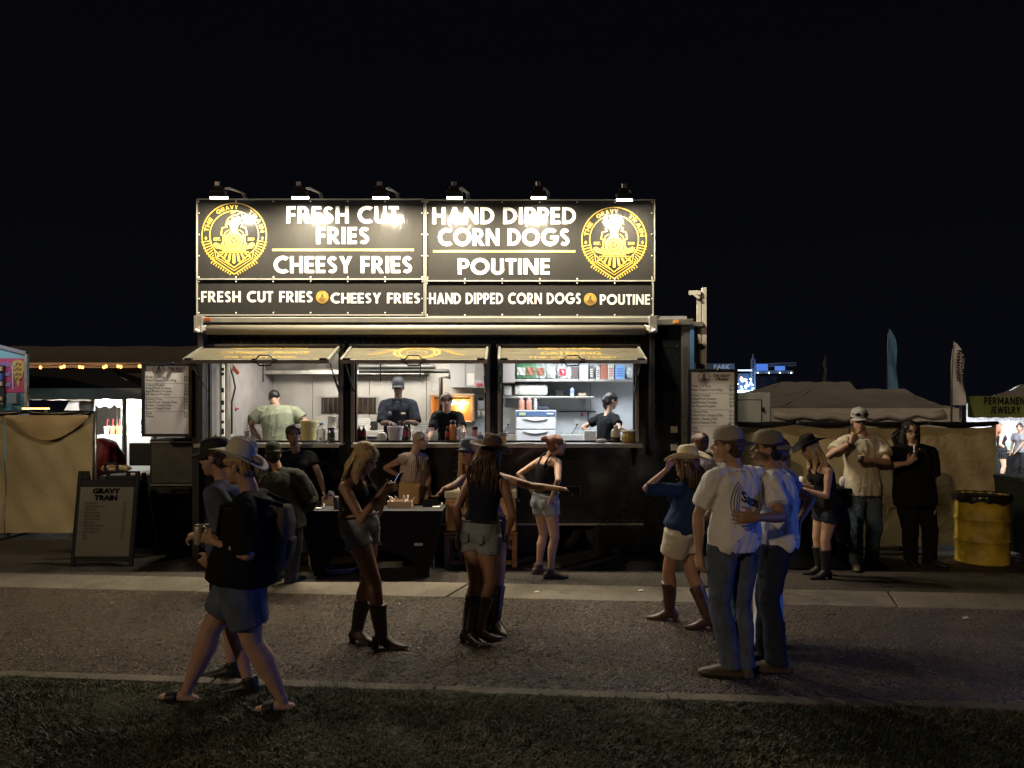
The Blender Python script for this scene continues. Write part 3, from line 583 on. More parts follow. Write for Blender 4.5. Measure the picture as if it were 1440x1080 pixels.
# ------------------------------------------------------------------ ground, road, gutter, grass
def ground_mat(name, c1, c2, scale, rough, bump, vor=0., spec=.5, fleck=None, dist=.012, crack=0.):
    m = mat(name, c1, rough, spec=spec); t = m.node_tree; b = t.nodes['Principled BSDF']; co = t.nodes.new('ShaderNodeTexCoord')
    n = t.nodes.new('ShaderNodeTexNoise'); n.inputs['Scale'].default_value = .9; n.inputs['Detail'].default_value = 8; n.inputs['Roughness'].default_value = .65; t.links.new(co.outputs['Object'], n.inputs[0])
    v = t.nodes.new('ShaderNodeTexVoronoi'); v.inputs['Scale'].default_value = scale; t.links.new(co.outputs['Object'], v.inputs['Vector'])
    r = t.nodes.new('ShaderNodeValToRGB'); r.color_ramp.elements[0].position = .3; r.color_ramp.elements[1].position = .75; r.color_ramp.elements[0].color = (*c1, 1); r.color_ramp.elements[1].color = (*c2, 1); t.links.new(n.outputs[0], r.inputs[0])
    sx = t.nodes.new('ShaderNodeSeparateColor'); t.links.new(v.outputs['Color'], sx.inputs[0])
    mr = t.nodes.new('ShaderNodeMapRange'); mr.inputs['To Min'].default_value = 1-vor; mr.inputs['To Max'].default_value = 1+vor*1.4; t.links.new(sx.outputs[0], mr.inputs[0])
    mx = t.nodes.new('ShaderNodeVectorMath'); mx.operation = 'SCALE'; t.links.new(r.outputs[0], mx.inputs[0]); t.links.new(mr.outputs[0], mx.inputs['Scale']); outc = mx.outputs[0]
    if crack:
        nd = t.nodes.new('ShaderNodeTexNoise'); nd.inputs['Scale'].default_value = 2.2; nd.inputs['Detail'].default_value = 5; t.links.new(co.outputs['Object'], nd.inputs[0])
        mv = t.nodes.new('ShaderNodeVectorMath'); mv.operation = 'MULTIPLY_ADD'; mv.inputs[1].default_value = (.9, .9, .9); t.links.new(nd.outputs['Color'], mv.inputs[0]); t.links.new(co.outputs['Object'], mv.inputs[2])
        ve = t.nodes.new('ShaderNodeTexVoronoi'); ve.feature = 'DISTANCE_TO_EDGE'; ve.inputs['Scale'].default_value = .42; t.links.new(mv.outputs[0], ve.inputs['Vector'])
        cm = t.nodes.new('ShaderNodeMapRange'); cm.inputs['From Max'].default_value = .007; cm.inputs['To Min'].default_value = 1-crack; t.links.new(ve.outputs['Distance'], cm.inputs[0])
        st = t.nodes.new('ShaderNodeTexNoise'); st.inputs['Scale'].default_value = .7; st.inputs['Detail'].default_value = 6; st.inputs['Distortion'].default_value = 1.5; t.links.new(co.outputs['Object'], st.inputs[0])
        sm = t.nodes.new('ShaderNodeMapRange'); sm.inputs['From Min'].default_value = .35; sm.inputs['From Max'].default_value = .5; sm.inputs['To Min'].default_value = .62; t.links.new(st.outputs[0], sm.inputs[0])
        mm = t.nodes.new('ShaderNodeMath'); mm.operation = 'MULTIPLY'; t.links.new(cm.outputs[0], mm.inputs[0]); t.links.new(sm.outputs[0], mm.inputs[1])
        m2 = t.nodes.new('ShaderNodeVectorMath'); m2.operation = 'SCALE'; t.links.new(outc, m2.inputs[0]); t.links.new(mm.outputs[0], m2.inputs['Scale']); outc = m2.outputs[0]
    t.links.new(outc, b.inputs['Base Color'])
    ro = t.nodes.new('ShaderNodeMapRange'); ro.inputs['To Min'].default_value = rough*.55; ro.inputs['To Max'].default_value = min(1, rough*1.25); t.links.new(sx.outputs[1], ro.inputs[0]); t.links.new(ro.outputs[0], b.inputs['Roughness'])
    n2 = t.nodes.new('ShaderNodeTexNoise'); n2.inputs['Scale'].default_value = scale*1.6; n2.inputs['Detail'].default_value = 2; t.links.new(co.outputs['Object'], n2.inputs[0])
    ad = t.nodes.new('ShaderNodeMath'); ad.operation = 'SUBTRACT'; t.links.new(n2.outputs[0], ad.inputs[0]); t.links.new(v.outputs['Distance'], ad.inputs[1])
    bp = t.nodes.new('ShaderNodeBump'); bp.inputs['Strength'].default_value = bump; bp.inputs['Distance'].default_value = dist; t.links.new(ad.outputs[0], bp.inputs['Height']); t.links.new(bp.outputs[0], b.inputs['Normal'])
    return m
ASPH = ground_mat('asphalt', (.046, .031, .018), (.082, .056, .034), 50, .42, 1.0, .85, .7, dist=.03, crack=.75)
ASPH2 = ground_mat('apron_asphalt', (.032, .026, .020), (.055, .043, .033), 70, .8, .5, .3, .4, crack=.5)
CONC = ground_mat('concrete', (.085, .073, .056), (.20, .17, .13), 120, .85, .4, .16, .3, crack=.35)
SOIL = ground_mat('soil', (.022, .024, .012), (.045, .04, .022), 30, .95, .8, .3, .1)
MS = -.084                                     # the road runs slightly askew to the trailer
def strip(y0, y1, x0, x1, z, nx=2, z1=None):
    m = M(); 
    for i in range(nx):
        a = x0+(x1-x0)*i/nx; b = x0+(x1-x0)*(i+1)/nx
        m.quad((a, y0+MS*a, z), (b, y0+MS*b, z), (b, y1+MS*b, z if z1 is None else z1), (a, y1+MS*a, z if z1 is None else z1))
    return m
solo('ground', None, None, M().quad((-300, -40, -.02), (300, -40, -.02), (300, 400, -.02), (-300, 400, -.02)), ASPH2, kind='structure', origin=False)
solo('apron', None, None, strip(7.52, 60, -40, 40, 0), ASPH2, kind='structure', origin=False)
solo('road', None, None, strip(4.66, 6.92, -40, 40, 0), ASPH, kind='structure', origin=False)
# concrete gutter slabs, laid one after the other with open joints
gut = bpy.data.objects.new('gutter', None); C.objects.link(gut); gut['kind'] = 'structure'
xs = [-20, -17, -14, -11, -8.2, -6.05, -3.15, -.55, 1.55, 3.7, 6.6, 9.5, 12.5, 16, 20]
for a, b in zip(xs, xs[1:]):
    m = M(); g = .012; a += g; b -= g; sk = .1
    P4 = [(a-sk, 6.925), (b-sk, 6.925), (b+sk, 7.51), (a+sk, 7.51)]
    V = [(x, y+MS*x, z) for z in (-.015, .006) for x, y in P4]; m.add(V, [(3, 2, 1, 0), (4, 5, 6, 7), (0, 1, 5, 4), (1, 2, 6, 5), (2, 3, 7, 6), (3, 0, 4, 7)])
    o = bpy.data.objects.new('slab', to_mesh('slab', m)); o.data.materials.append(CONC); C.objects.link(o); o.parent = gut; bv = o.modifiers.new('b', 'BEVEL'); bv.width = .006
m = M(); 
for a in np.arange(-14, 14, 1.5):
    V = [(x, y+MS*x, z) for z in (-.02, .028+.004*math.sin(a*3)) for x, y in ((a, 4.55), (a+1.488, 4.55), (a+1.488, 4.66), (a, 4.66))]; m.add(V, [(3, 2, 1, 0), (4, 5, 6, 7), (0, 1, 5, 4), (1, 2, 6, 5), (2, 3, 7, 6), (3, 0, 4, 7)])
solo('kerb', None, None, m, CONC, kind='structure', origin=False, bevel=.008)
# lawn: uneven soil and grass blades
m = M(); nx, ny = 120, 26; V = []; 
for j in range(ny+1):
    for i in range(nx+1):
        x = -8+16*i/nx; y = 2.2+(4.56-2.2)*j/ny; V.append((x, y+MS*x*(j/ny), .02+.012*math.sin(x*3.1+y*2)*math.sin(y*4.3-x)+.006*math.sin(x*11+y*7)))
m.add(V, [(j*(nx+1)+i, j*(nx+1)+i+1, (j+1)*(nx+1)+i+1, (j+1)*(nx+1)+i) for j in range(ny) for i in range(nx)])
solo('lawn', None, None, m, SOIL, smooth=True, kind='structure', origin=False)
def grass_obj(n, x0, x1, y0, y1, z, hmin, hmax, seed, skew=True, mats=True):
    g = np.random.RandomState(seed); nc = n//7; cx = g.uniform(x0, x1, nc); cy = g.uniform(y0, y1, nc); hc = g.uniform(.55, 1.25, nc)*(1+.35*np.sin(cx*2.3+cy*3.1)*np.sin(cy*5-cx))
    i = g.randint(0, nc, n); x = cx[i]+g.normal(0, .018, n); y = np.minimum(cy[i]+g.normal(0, .018, n), y1+.03); y = y+(MS*x if skew else 0); h = g.uniform(hmin, hmax, n)*hc[i]
    a = g.uniform(0, 6.283, n); ln = g.uniform(.4, 1.9, n)*h; wd = g.uniform(.0018, .0036, n); dx, dy = np.cos(a), np.sin(a)
    b1 = np.c_[x-dy*wd, y+dx*wd, np.full(n, z)]; b2 = np.c_[x+dy*wd, y-dx*wd, np.full(n, z)]; mx, my = x+dx*ln*.35, y+dy*ln*.35
    m1 = np.c_[mx-dy*wd*.8, my+dx*wd*.8, z+h*.6]; m2 = np.c_[mx+dy*wd*.8, my-dx*wd*.8, z+h*.6]; tp = np.c_[x+dx*ln, y+dy*ln, z+h*.9]
    V = np.stack([b1, b2, m2, m1, tp], 1).reshape(-1, 3); k = np.arange(n)*5
    me = bpy.data.meshes.new('grass'); me.vertices.add(len(V)); me.vertices.foreach_set('co', V.astype(np.float32).ravel())
    loops = np.stack([k, k+1, k+2, k+3, k+3, k+2, k+4], 1).ravel(); me.loops.add(len(loops)); me.loops.foreach_set('vertex_index', loops.astype(np.int32))
    st = np.stack([np.arange(n)*7, np.arange(n)*7+4], 1).ravel(); tt = np.tile([4, 3], n); me.polygons.add(2*n); me.polygons.foreach_set('loop_start', st.astype(np.int32)); me.polygons.foreach_set('loop_total', tt.astype(np.int32))
    dry = (np.sin(cx*1.9+1)*np.sin(cy*4+cx*2)+g.normal(0, .5, nc))[i] > .45; me.polygons.foreach_set('material_index', np.repeat(dry.astype(np.int32), 2)); me.update(calc_edges=True); return me
GR = mat('grass_green', (.034, .040, .017), .6, var=.5, scale=2.2, spec=.3); GRD = mat('grass_dry', (.15, .13, .075), .6, var=.4, scale=4, spec=.3)
me = grass_obj(190000, -4.6, 4.6, 3.05, 4.53, .02, .012, .034, 3); me.materials.append(GR); me.materials.append(GRD)
solo('grass', 'short uneven lawn grass along the kerb nearest the camera', None, me, GR, kind='stuff', origin=False)
# grass in front of the jewelry tent
solo('tent_lawn', None, None, M().quad((8.6, 15.9, .01), (16, 15.9, .01), (16, 18.2, .01), (8.6, 18.2, .01)), mat('lawn_far', (.05, .10, .02), .9, var=.4, scale=20, bump=.6, bscale=60), kind='structure', origin=False)
me = grass_obj(30000, 9.5, 14.5, 15.9, 18.2, .01, .03, .08, 5, skew=False); me.materials.append(GR); me.materials.append(GRD)
solo('grass', 'bright strip of grass in front of the jewelry tent', None, me, GR, kind='stuff', origin=False)

# ------------------------------------------------------------------ fabric covered fences
def tarp(name, c):
    m = mat(name, c, .75, var=.22, scale=1.4, spec=.3, detail=8); t = m.node_tree; b = t.nodes['Principled BSDF']; co = t.nodes.new('ShaderNodeTexCoord')
    n = t.nodes.new('ShaderNodeTexNoise'); n.inputs['Scale'].default_value = 5; n.inputs['Detail'].default_value = 6; n.inputs['Distortion'].default_value = 1.2; t.links.new(co.outputs['Object'], n.inputs[0])
    bp = t.nodes.new('ShaderNodeBump'); bp.inputs['Strength'].default_value = .35; bp.inputs['Distance'].default_value = .03; t.links.new(n.outputs[0], bp.inputs['Height']); t.links.new(bp.outputs[0], b.inputs['Normal']); return m
TARP = tarp('fence_tarp', (.48, .39, .22)); BLK = mat('black_plastic', (.012, .012, .013), .28, bump=.5, bscale=14); STEEL = mat('galvanised', (.42, .42, .40), .38, metal=.9, var=.2)
BLKM = mat('black_metal', (.015, .015, .016), .42, var=.3, scale=3, metal=.0); ALU = mat('aluminium', (.62, .60, .55), .3, metal=.85, var=.15, scale=8); ALUD = mat('aluminium_dull', (.5, .48, .44), .45, metal=.8, var=.2, scale=5)
STN = mat('stainless', (.60, .57, .52), .4, metal=.4, var=.14, scale=2.5, bump=.12, bscale=5); WHT = mat('white_paint', (.72, .70, .66), .5, var=.06)
def fence(x0, x1, Y, zt, label, cuts, flap=None, seed=1, slope=0.):
    yy = lambda x: Y+slope*(x-x0)
    t = Thing('fence', label, 'fence', ((x0+x1)/2, yy((x0+x1)/2), 0))
    edges = [x0]+cuts+[x1]
    for a, b in zip(edges, edges[1:]):
        m = M(); n = 50; V = []; nu, nv = max(8, int((b-a)*16)), 24
        for dy in (0, .006):
            for j in range(nv+1):
                for i in range(nu+1):
                    u = i/nu; v = j/nv; x = a+.012+(b-a-.024)*u; z = .07+(zt-.11)*v+(.018*math.sin(u*math.pi*round((b-a)*2.2))**2*(-1 if v > .8 else .3)*v)
                    V.append((x, yy(x)-.035+.012*math.sin(x*2.1+z*1.7+seed)*math.sin(z*3)+.012*math.sin(x*9+math.sin(z*5)*2)*(1-v)**2+.006*math.sin(x*17+z*9)+dy, z))
        st = (nu+1)*(nv+1)
        for s in (0, 1): m.f += [tuple((q if s else q[::-1])) for q in [(s*st+j*(nu+1)+i, s*st+j*(nu+1)+i+1, s*st+(j+1)*(nu+1)+i+1, s*st+(j+1)*(nu+1)+i) for j in range(nv) for i in range(nu)]]
        m.v = V; t.part('fabric_panel', m, TARP, smooth=True)
    for x in edges: t.part('post', M().tube([(x, yy(x)+.02, 0), (x, yy(x)+.02, zt+.02)], .024, 10), STEEL if x != x0 or flap is None else STEEL, smooth=True)
    t.part('top_rail', M().tube([(x0, yy(x0)+.02, zt), (x1, yy(x1)+.02, zt)], .02, 8), STEEL, smooth=True)
    t.part('bottom_rail', M().tube([(x0, yy(x0)+.03, .1), (x1, yy(x1)+.03, .1)], .02, 8), STEEL, smooth=True)
    x = x0; k = 0
    while x < x1-.1:                                  # black sheeting tied along the rail in swags
        w_ = rnd.uniform(.75, 1.1); e = min(x+w_, x1); m = M(); pts = []
        for i in range(13):
            u = i/12; xx = x+(e-x)*u; sag = 4*u*(1-u)*rnd.uniform(.9, 1.1); pts.append((np.array([xx, yy(xx)-.055, zt+.01-.028*sag]), .028, .022+.016*sag*(1+.3*math.sin(k+i))))
        t.part('swag', M().loft(pts, side=(0, 1, 0), n=8), BLK, smooth=True); x = e; k += 1
    m = M()
    for i in range(int((x1-x0)/1.2)+1): xx = min(x0+i*1.2, x1-.05); m.bar((xx, yy(xx)-.3, .015), (xx, yy(xx)+.3, .015), .06, .03)
    t.part('foot', m, BLKM)
    return t
fl = fence(-12, -6.02, 10.25, 1.80, 'tan tarp fence on the left, standing behind the sandwich board', [-9.4, -7.28], seed=2)
m = M(); V = []; F = []; n = 24                       # the folded over flap at its right end
for j in range(7):
    for i in range(n+1):
        u = i/n; x = -7.25+1.2*u; dz = (.06+.30*math.sin(u*math.pi)**1.2*(1 if u > .15 else .6))*j/6; V.append((x, 10.25-.075-.02*math.sin(j/6*3)-.01*math.sin(u*14), 1.76-dz))
m.add(V, [(j*(n+1)+i, j*(n+1)+i+1, (j+1)*(n+1)+i+1, (j+1)*(n+1)+i) for j in range(6) for i in range(n)]); fl.part('folded_flap', m, tarp('fence_tarp_inside', (.58, .43, .22)), smooth=True)
fence(2.75, 6.30, 9.28, 1.66, 'tan tarp fence right of the trailer with people eating in front', [4.4], seed=5)
# floor tubes lying at its foot
for i, (a, b, z) in enumerate(((3.3, 5.0, .03), (3.2, 4.9, .09))):
    solo('pipe', ['upper', 'lower'][1-i]+' grey metal pipe lying along the foot of the right fence', 'pipe', M().tube([(a, 9.02+i*.05, z), (b, 8.98+i*.05, z)], .024, 10), STEEL, smooth=True)

# ------------------------------------------------------------------ tents and booths behind the right fence
TENT = mat('tent_canvas', (.62, .62, .62), .75, var=.14, scale=1.2, bump=.3, bscale=2.5); TENTV = mat('tent_valance', (.80, .79, .77), .7, var=.12, scale=2, bump=.3, bscale=4)
def tent(label, Y0, Y1, xl, xr, ze, peaks, zp, val, vdy=.0, posts=True, mt=None, mv=None, skew=0.):
    """hipped frame tent: eave rectangle, ridge between peaks (x,y)"""
    t = Thing('frame_tent', label, 'tent', ((xl+xr)/2, (Y0+Y1)/2, 0)); e = [np.array(q, float) for q in ((xl, Y0, ze), (xr, Y0, ze), (xr+skew*(Y1-Y0), Y1, ze), (xl+skew*(Y1-Y0), Y1, ze))]
    p0 = np.array([peaks[0], (Y0+Y1)/2, zp]); p1 = np.array([peaks[1], (Y0+Y1)/2, zp])
    def face(cs):
        m = M(); n = 10; V = []
        for j in range(n+1):
            for i in range(n+1):
                u, v = i/n, j/n; q = (cs[0]*(1-u)+cs[1]*u)*(1-v)+(cs[3]*(1-u)+cs[2]*u)*v; q = q+np.array([0, 0, -.16*4*v*(1-v)*.5-.05*4*u*(1-u)*(1-v)+.015*math.sin(u*21+v*13)]); V.append(q)
        m.add(V, [(j*(n+1)+i, j*(n+1)+i+1, (j+1)*(n+1)+i+1, (j+1)*(n+1)+i) for j in range(n) for i in range(n)]); t.part('roof', m, mt or TENT, smooth=True)
    face([e[0], e[1], p1, p0]); face([e[1], e[2], p1, p1]); face([e[2], e[3], p0, p1]); face([e[3], e[0], p0, p0])
    for a, b in ((0, 1), (1, 2), (3, 0)):
        m = M(); n = int(np.linalg.norm(e[b]-e[a])*8); V = []; d = nrm(e[b]-e[a]); nn = np.array([d[1], -d[0], 0])
        for j in range(5):
            for i in range(n+1):
                q = e[a]*(1-i/n)+e[b]*i/n; sc_ = 1 if j < 4 else 1+.1*abs(math.sin(i*.9)); V.append(q+nn*(.02+.03*math.sin(i*.6)*j/4)-np.array([0, 0, val*j/4*sc_]))
        m.add(V, [(j*(n+1)+i, j*(n+1)+i+1, (j+1)*(n+1)+i+1, (j+1)*(n+1)+i) for j in range(4) for i in range(n)]); t.part('valance', m, mv or TENTV, smooth=True)
    if posts:
        for q in e: t.part('post', M().tube([(q[0], q[1]+.03, 0), (q[0], q[1]+.03, ze)], .04, 8), STEEL, smooth=True)
    return t
tent('long grey tent roof with the higher ridge, farthest behind the right fence', 21, 27, P(1030, 0, 21)[0], P(1228, 0, 21)[0], P(0, 566, 21)[2], (P(1100, 0, 24)[0], P(1195, 0, 24)[0]), P(0, 537, 24)[2], .25)
tent('wide grey tent with peaked roof and hanging side wall behind the right fence', 15, 20, P(1084, 0, 15)[0], P(1348, 0, 15)[0], P(0, 574, 15)[2], (P(1142, 0, 17.5)[0], P(1272, 0, 17.5)[0]), P(0, 547, 17.5)[2], .62)
t = solo('sling', 'pale rolled side wall hanging crumpled from the grey tent', 'tarpaulin', M().loft([(P(1088+i*20, 583+(4 if i % 2 else 0)+rnd.uniform(-2, 2), 14.9), .05, .06+.03*math.sin(i*1.7)) for i in range(13)], side=(0, 1, 0), n=8), TENTV, smooth=True)
# jewelry tent
Yj = 13.6; xl, xr = P(1357, 0, Yj)[0], P(1357, 0, Yj)[0]+3.6
SKW = .62
jt = tent('jewelry tent with a green sign and bright white inside at the right edge', Yj, Yj+6, xl, xr, P(0, 563, Yj)[2], (xl+3.2, xl+3.8), P(0, 541, Yj+3)[2], .06, posts=True, skew=SKW)
BAN = mat('banner_green', (.30, .36, .12), .6, var=.2, scale=1.5)
jt.part('banner', M().sheet(lambda u, v: np.array([xl+.02+u*3.5, Yj-.05-.01*math.sin(u*20), P(0, 557, Yj)[2]-(.40+.018*abs(math.sin(u*40))*v)*v]), 60, 4), BAN, smooth=True)
DKP = mat('dark_print', (.02, .02, .018), .6)
for tx, px, py, h in (('PERMANENT', 1380, 568.5, 10), ('JEWELRY', 1389, 581, 9.5)):
    q = word2d(tx, .13); m = M(); z = P(0, py, Yj)[2]; put2d(m, q, P(px, 0, Yj)[0], z, h/1000*Yj*(.88 if px < 1385 else .84), h/1000*Yj, Yj-.075); jt.part('lettering', m, DKP)
WALLW = mat('white_vinyl', (.8, .8, .82), .5, bump=.2, bscale=4)
jt.part('back_wall', M().sheet(lambda u, v: np.array([xl+SKW*5.9+u*3.6, Yj+5.9+.04*math.sin(u*25), .05+v*2]), 40, 4), WALLW, smooth=True)
jt.part('side_wall', M().sheet(lambda u, v: np.array([xl+.02+SKW*(.1+u*5.8), Yj+.1+u*5.8, .05+v*2]), 10, 4), WALLW, smooth=True)
q = text2d('PERMANENT', .0); jt.part('lettering', put2d(M(), q, xl+SKW*5.8+.3, 1.55, .3, .3, Yj+5.8), mat('faint_print', (.5, .5, .54), .6))
jt.part('strip_lamp', M().box(xl+2.2, xl+5.0, Yj+2.5, Yj+2.56, 2.0, 2.04), mat('strip_led', (1, 1, 1), .5, emit=(.9, .93, 1), es=14))
lamp_area('jewelry_tent_light', (xl+3.9, Yj+3.2, 2.0), (0, .1, -1), 3, .3, 330, (.92, .94, 1))
tb = Thing('table', 'black covered table inside the jewelry tent', 'table', (12.9, 18.4, 0))
tb.part('cover', M().box(12.55, 14.2, 18.3, 18.9, 0, .72), BLKM, bevel=.02); tb.part('top', M().box(12.5, 14.25, 18.25, 18.95, .722, .75), WHT)
solo('display_case', 'small pale display case on the black table in the jewelry tent', 'case', M().box(12.6, 13.0, 18.4, 18.7, .752, .98), mat('case_green', (.35, .5, .42), .4), bevel=.01)

# feather flags
def feather(label, px, Y, py0, py1, wpx, cmat, tcol, lean=0, letters=None, ci=1):
    b = P(px, py1, Y); tp = P(px, py0, Y); t = Thing('feather_flag', label, 'flag', (b[0], Y, 0)); H_ = tp[2]; w_ = wpx*Y/1000.
    t.part('pole', M().tube([(b[0], Y, 0), (b[0], Y, b[2]+(H_-b[2])*.6), (b[0]+.02*ci, Y, H_-.15), (b[0]+.1*ci, Y, H_)], [.02, .016, .011, .006], 7), STEEL, smooth=True)
    zb = b[2]-.1; m = M(); V = []; nu, nv = 6, 26
    for dy in (0, .004):
        for j in range(nv+1):
            v = j/nv
            for i in range(nu+1):
                u = i/nu; ww = w_*math.sqrt(max(0, 1-max(0, (v-.45)/.55)**2.2)); V.append((b[0]+ci*(.015+ww*u+lean*v*.0)+(.1*ci*max(0, v-.8)*5*(1-u)*.3), Y+.05*math.sin(u*4+v*9)*u+dy, zb+(H_-zb)*v))
    st = (nu+1)*(nv+1)
    for s in (0, 1): m.f += [q if s else q[::-1] for q in [(s*st+j*(nu+1)+i, s*st+j*(nu+1)+i+1, s*st+(j+1)*(nu+1)+i+1, s*st+(j+1)*(nu+1)+i) for j in range(nv) for i in range(nu)]]
    m.v = V; t.part('banner', m, cmat, smooth=True)
    if letters:
        for txt, off, sz in letters:
            q = text2d(txt, .02); m = M(); m.add([(b[0]+ci*(off+bb*sz), Y-.07, zb+(H_-zb)*.86-aa*sz) for aa, bb in q[0]], q[1]); t.part('lettering', m, tcol)
    return t
feather('white feather flag with black vertical lettering beside the jewelry tent', 1338, 12.8, 480, 562, 17, mat('flag_white', (.92, .90, .95), .7, var=.15, scale=3, bump=.2, bscale=8), DKP, letters=[('PERMANENT', .045, .10), ('JEWELRY', .13, .12)])
feather('tall blue feather flag rising behind the grey tents', 1248, 21, 462, 548, 13, mat('flag_blue', (.20, .50, .95), .7, var=.3, scale=2), mat('flag_print', (.55, .2, .1), .6))
t = Thing('feather_flag', 'dark narrow flag barely visible above the long grey tent', 'flag', (P(1161, 0, 24)[0], 24, 0))
t.part('pole', M().tube([(P(1161, 0, 24)[0], 24, 0), P(1161, 500, 24)], .03, 6), STEEL); t.part('banner', M().sheet(lambda u, v: P(1158+u*4, 538-v*32, 23.98)+np.array([0, .05*math.sin(v*9), 0]), 4, 12), mat('flag_dark', (.12, .12, .15), .8))

# white equipment cabinet behind fence
cb = Thing('equipment_cabinet', 'pale grey steel cabinet with one door behind the menu board', 'cabinet', (3.55, 10.2, 0)); a = P(1028, 597, 10); b = P(1084, 552, 10)
cb.part('box', M().box(a[0], b[0], 10, 10.7, 0, b[2]), mat('cabinet_grey', (.33, .34, .32), .55, var=.08), bevel=.01)
d0, d1 = P(1032, 592, 10), P(1070, 563, 10); cb.part('door', M().box(d0[0], d1[0], 9.985, 9.998, .9, d1[2]), mat('cabinet_grey', (0, 0, 0)), bevel=.004)
cb.part('door_gap', M().box(d0[0]-.012, d1[0]+.012, 9.992, 9.999, .89, d1[2]+.012), BLKM); cb.part('handle', M().box(P(1072, 0, 10)[0]-.01, P(1072, 0, 10)[0]+.015, 9.97, 9.999, P(0, 578, 10)[2], P(0, 573, 10)[2]), BLKM)

# far stage with blue lights
Ys = 62; st = Thing('concert_stage', 'far stage with truss tower and blue and white stage lights', 'stage', (P(1060, 0, Ys)[0], Ys, 0)); TR = mat('truss', (.18, .24, .36), .5, metal=.3)
def truss(x0, z0, x1, z1, y, w_, n, vert=False):
    m = M(); a = np.array([x0, y, z0]); b = np.array([x1, y, z1]); d = nrm(b-a); u = np.array([-d[2], 0, d[0]])*w_/2
    for s in (-1, 1): m.bar(a+u*s, b+u*s, .08, .08)
    for i in range(n): p = lerp(a, b, i/n); q = lerp(a, b, (i+1)/n); m.bar(p-u, q+u, .05, .05); m.bar(p+u, q-u, .05, .05)
    return m
p = lambda x, y: P(x, y, Ys)
st.part('tower', truss(p(1059, 0)[0], 0, p(1059, 0)[0], p(0, 505)[2], Ys, .32, 26), TR)
st.part('tower_tip', M().loft([(p(1059, 506), .16, .16), (p(1059, 497), .02, .02)], n=4), TR)
st.part('truss', truss(p(1062, 514)[0], p(0, 514)[2], p(1120, 512)[0], p(0, 512)[2], Ys, .25, 16), TR)
st.part('truss', truss(p(1062, 523)[0], p(0, 523)[2], p(1116, 523)[0], p(0, 523)[2], Ys, .15, 16), TR)
st.part('roof_sign', M().box(p(968, 0)[0], p(1033, 0)[0], Ys, Ys+.4, p(0, 521)[2], p(0, 511)[2]), mat('sign_dark', (.10, .12, .16), .6))
st.part('lettering', put2d(M(), text2d('PARK', .04), p(1003, 0)[0], p(0, 519.5)[2], .6*.98, .62*.98, Ys-.04), mat('sign_letters', (.4, .45, .55), .5, emit=(.35, .4, .5), es=.16))
for (x0, y0, x1, y1, c_, e_) in ((1063, 512, 1079, 521, (.08, .22, .8), .9), (1089, 515, 1103, 521, (.10, .25, .8), .9)):
    st.part('screen', M().box(p(x0, 0)[0], p(x1, 0)[0], Ys-.15, Ys-.1, p(0, y1)[2], p(0, y0)[2]), mat('screen_blue%d' % x0, (0, 0, 0), .5, emit=c_, es=e_))
st.part('back_panel', M().box(p(1036, 0)[0], p(1058, 0)[0], Ys+.2, Ys+.4, 0, p(0, 525)[2]), mat('stage_back', (.03, .06, .12), .7, emit=(.05, .12, .3), es=.12))
st.part('back_panel', M().box(p(1060, 0)[0], p(1110, 0)[0], Ys+3, Ys+3.2, 0, p(0, 527)[2]), mat('stage_wall', (.02, .025, .05), .8))
EL = {'w': mat('stage_lamp_white', (1, 1, 1), .5, emit=(.75, .9, 1), es=9), 'b': mat('stage_lamp_blue', (1, 1, 1), .5, emit=(.25, .55, 1), es=5), 'o': mat('stage_lamp_orange', (1, 1, 1), .5, emit=(1, .35, .1), es=5)}
for i in range(26):
    x, y = rnd.uniform(1036, 1059), rnd.uniform(531, 552); st.part('lamp', M().ell(p(x, y)-np.array([0, .3, 0]), (rnd.uniform(.04, .1),)*3, None, 8, 6), EL['w' if rnd.random() < .4 else 'b'])
st.part('lamp', M().ell(p(1041, 533)-np.array([0, .3, 0]), (.13, .1, .2), None, 10, 8), EL['o'], label='orange stage lamp')
st.part('lamp', M().ell(p(1054, 539)-np.array([0, .3, 0]), (.11, .1, .11), None, 10, 8), EL['w'])
st.part('strobe', M().box(p(1036, 0)[0], p(1052, 0)[0], Ys-.3, Ys-.2, p(0, 556)[2], p(0, 549)[2]), mat('strobe', (1, 1, 1), .5, emit=(.8, .95, 1), es=7))
st.part('sign_strip', M().box(p(1035, 0)[0], p(1056, 0)[0], Ys-.3, Ys-.25, p(0, 522)[2], p(0, 520)[2]), mat('strip_lit', (1, 1, 1), .5, emit=(.6, .75, 1), es=1.2))
for i in range(10): st.part('lamp', M().ell(p(1064+i*5.2, 524.5)-np.array([0, .3, 0]), (.06,)*3, None, 6, 4), EL['w'] if i % 3 == 0 else TR)
lamp_point('stage_glow', tuple(p(1048, 548)-np.array([0, 1.5, 0])), 300, (.4, .65, 1), .5)

# ------------------------------------------------------------------ left side: far booths, string lights, pink trailer
Yb = 15
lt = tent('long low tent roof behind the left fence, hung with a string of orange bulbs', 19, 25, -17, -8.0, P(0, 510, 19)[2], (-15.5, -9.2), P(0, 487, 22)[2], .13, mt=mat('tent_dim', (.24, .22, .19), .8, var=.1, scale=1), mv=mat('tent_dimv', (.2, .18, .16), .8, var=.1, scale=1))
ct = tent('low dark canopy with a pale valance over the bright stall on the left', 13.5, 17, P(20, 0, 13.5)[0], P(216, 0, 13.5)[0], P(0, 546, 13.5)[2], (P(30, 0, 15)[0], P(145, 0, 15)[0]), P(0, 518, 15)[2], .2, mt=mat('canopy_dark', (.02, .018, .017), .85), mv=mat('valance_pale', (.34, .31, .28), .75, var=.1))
lb = Thing('string_lights', 'string of small orange bulbs under the long tent roof on the left', 'string lights', (-12, 18.5, P(0, 523, 18.5)[2]))
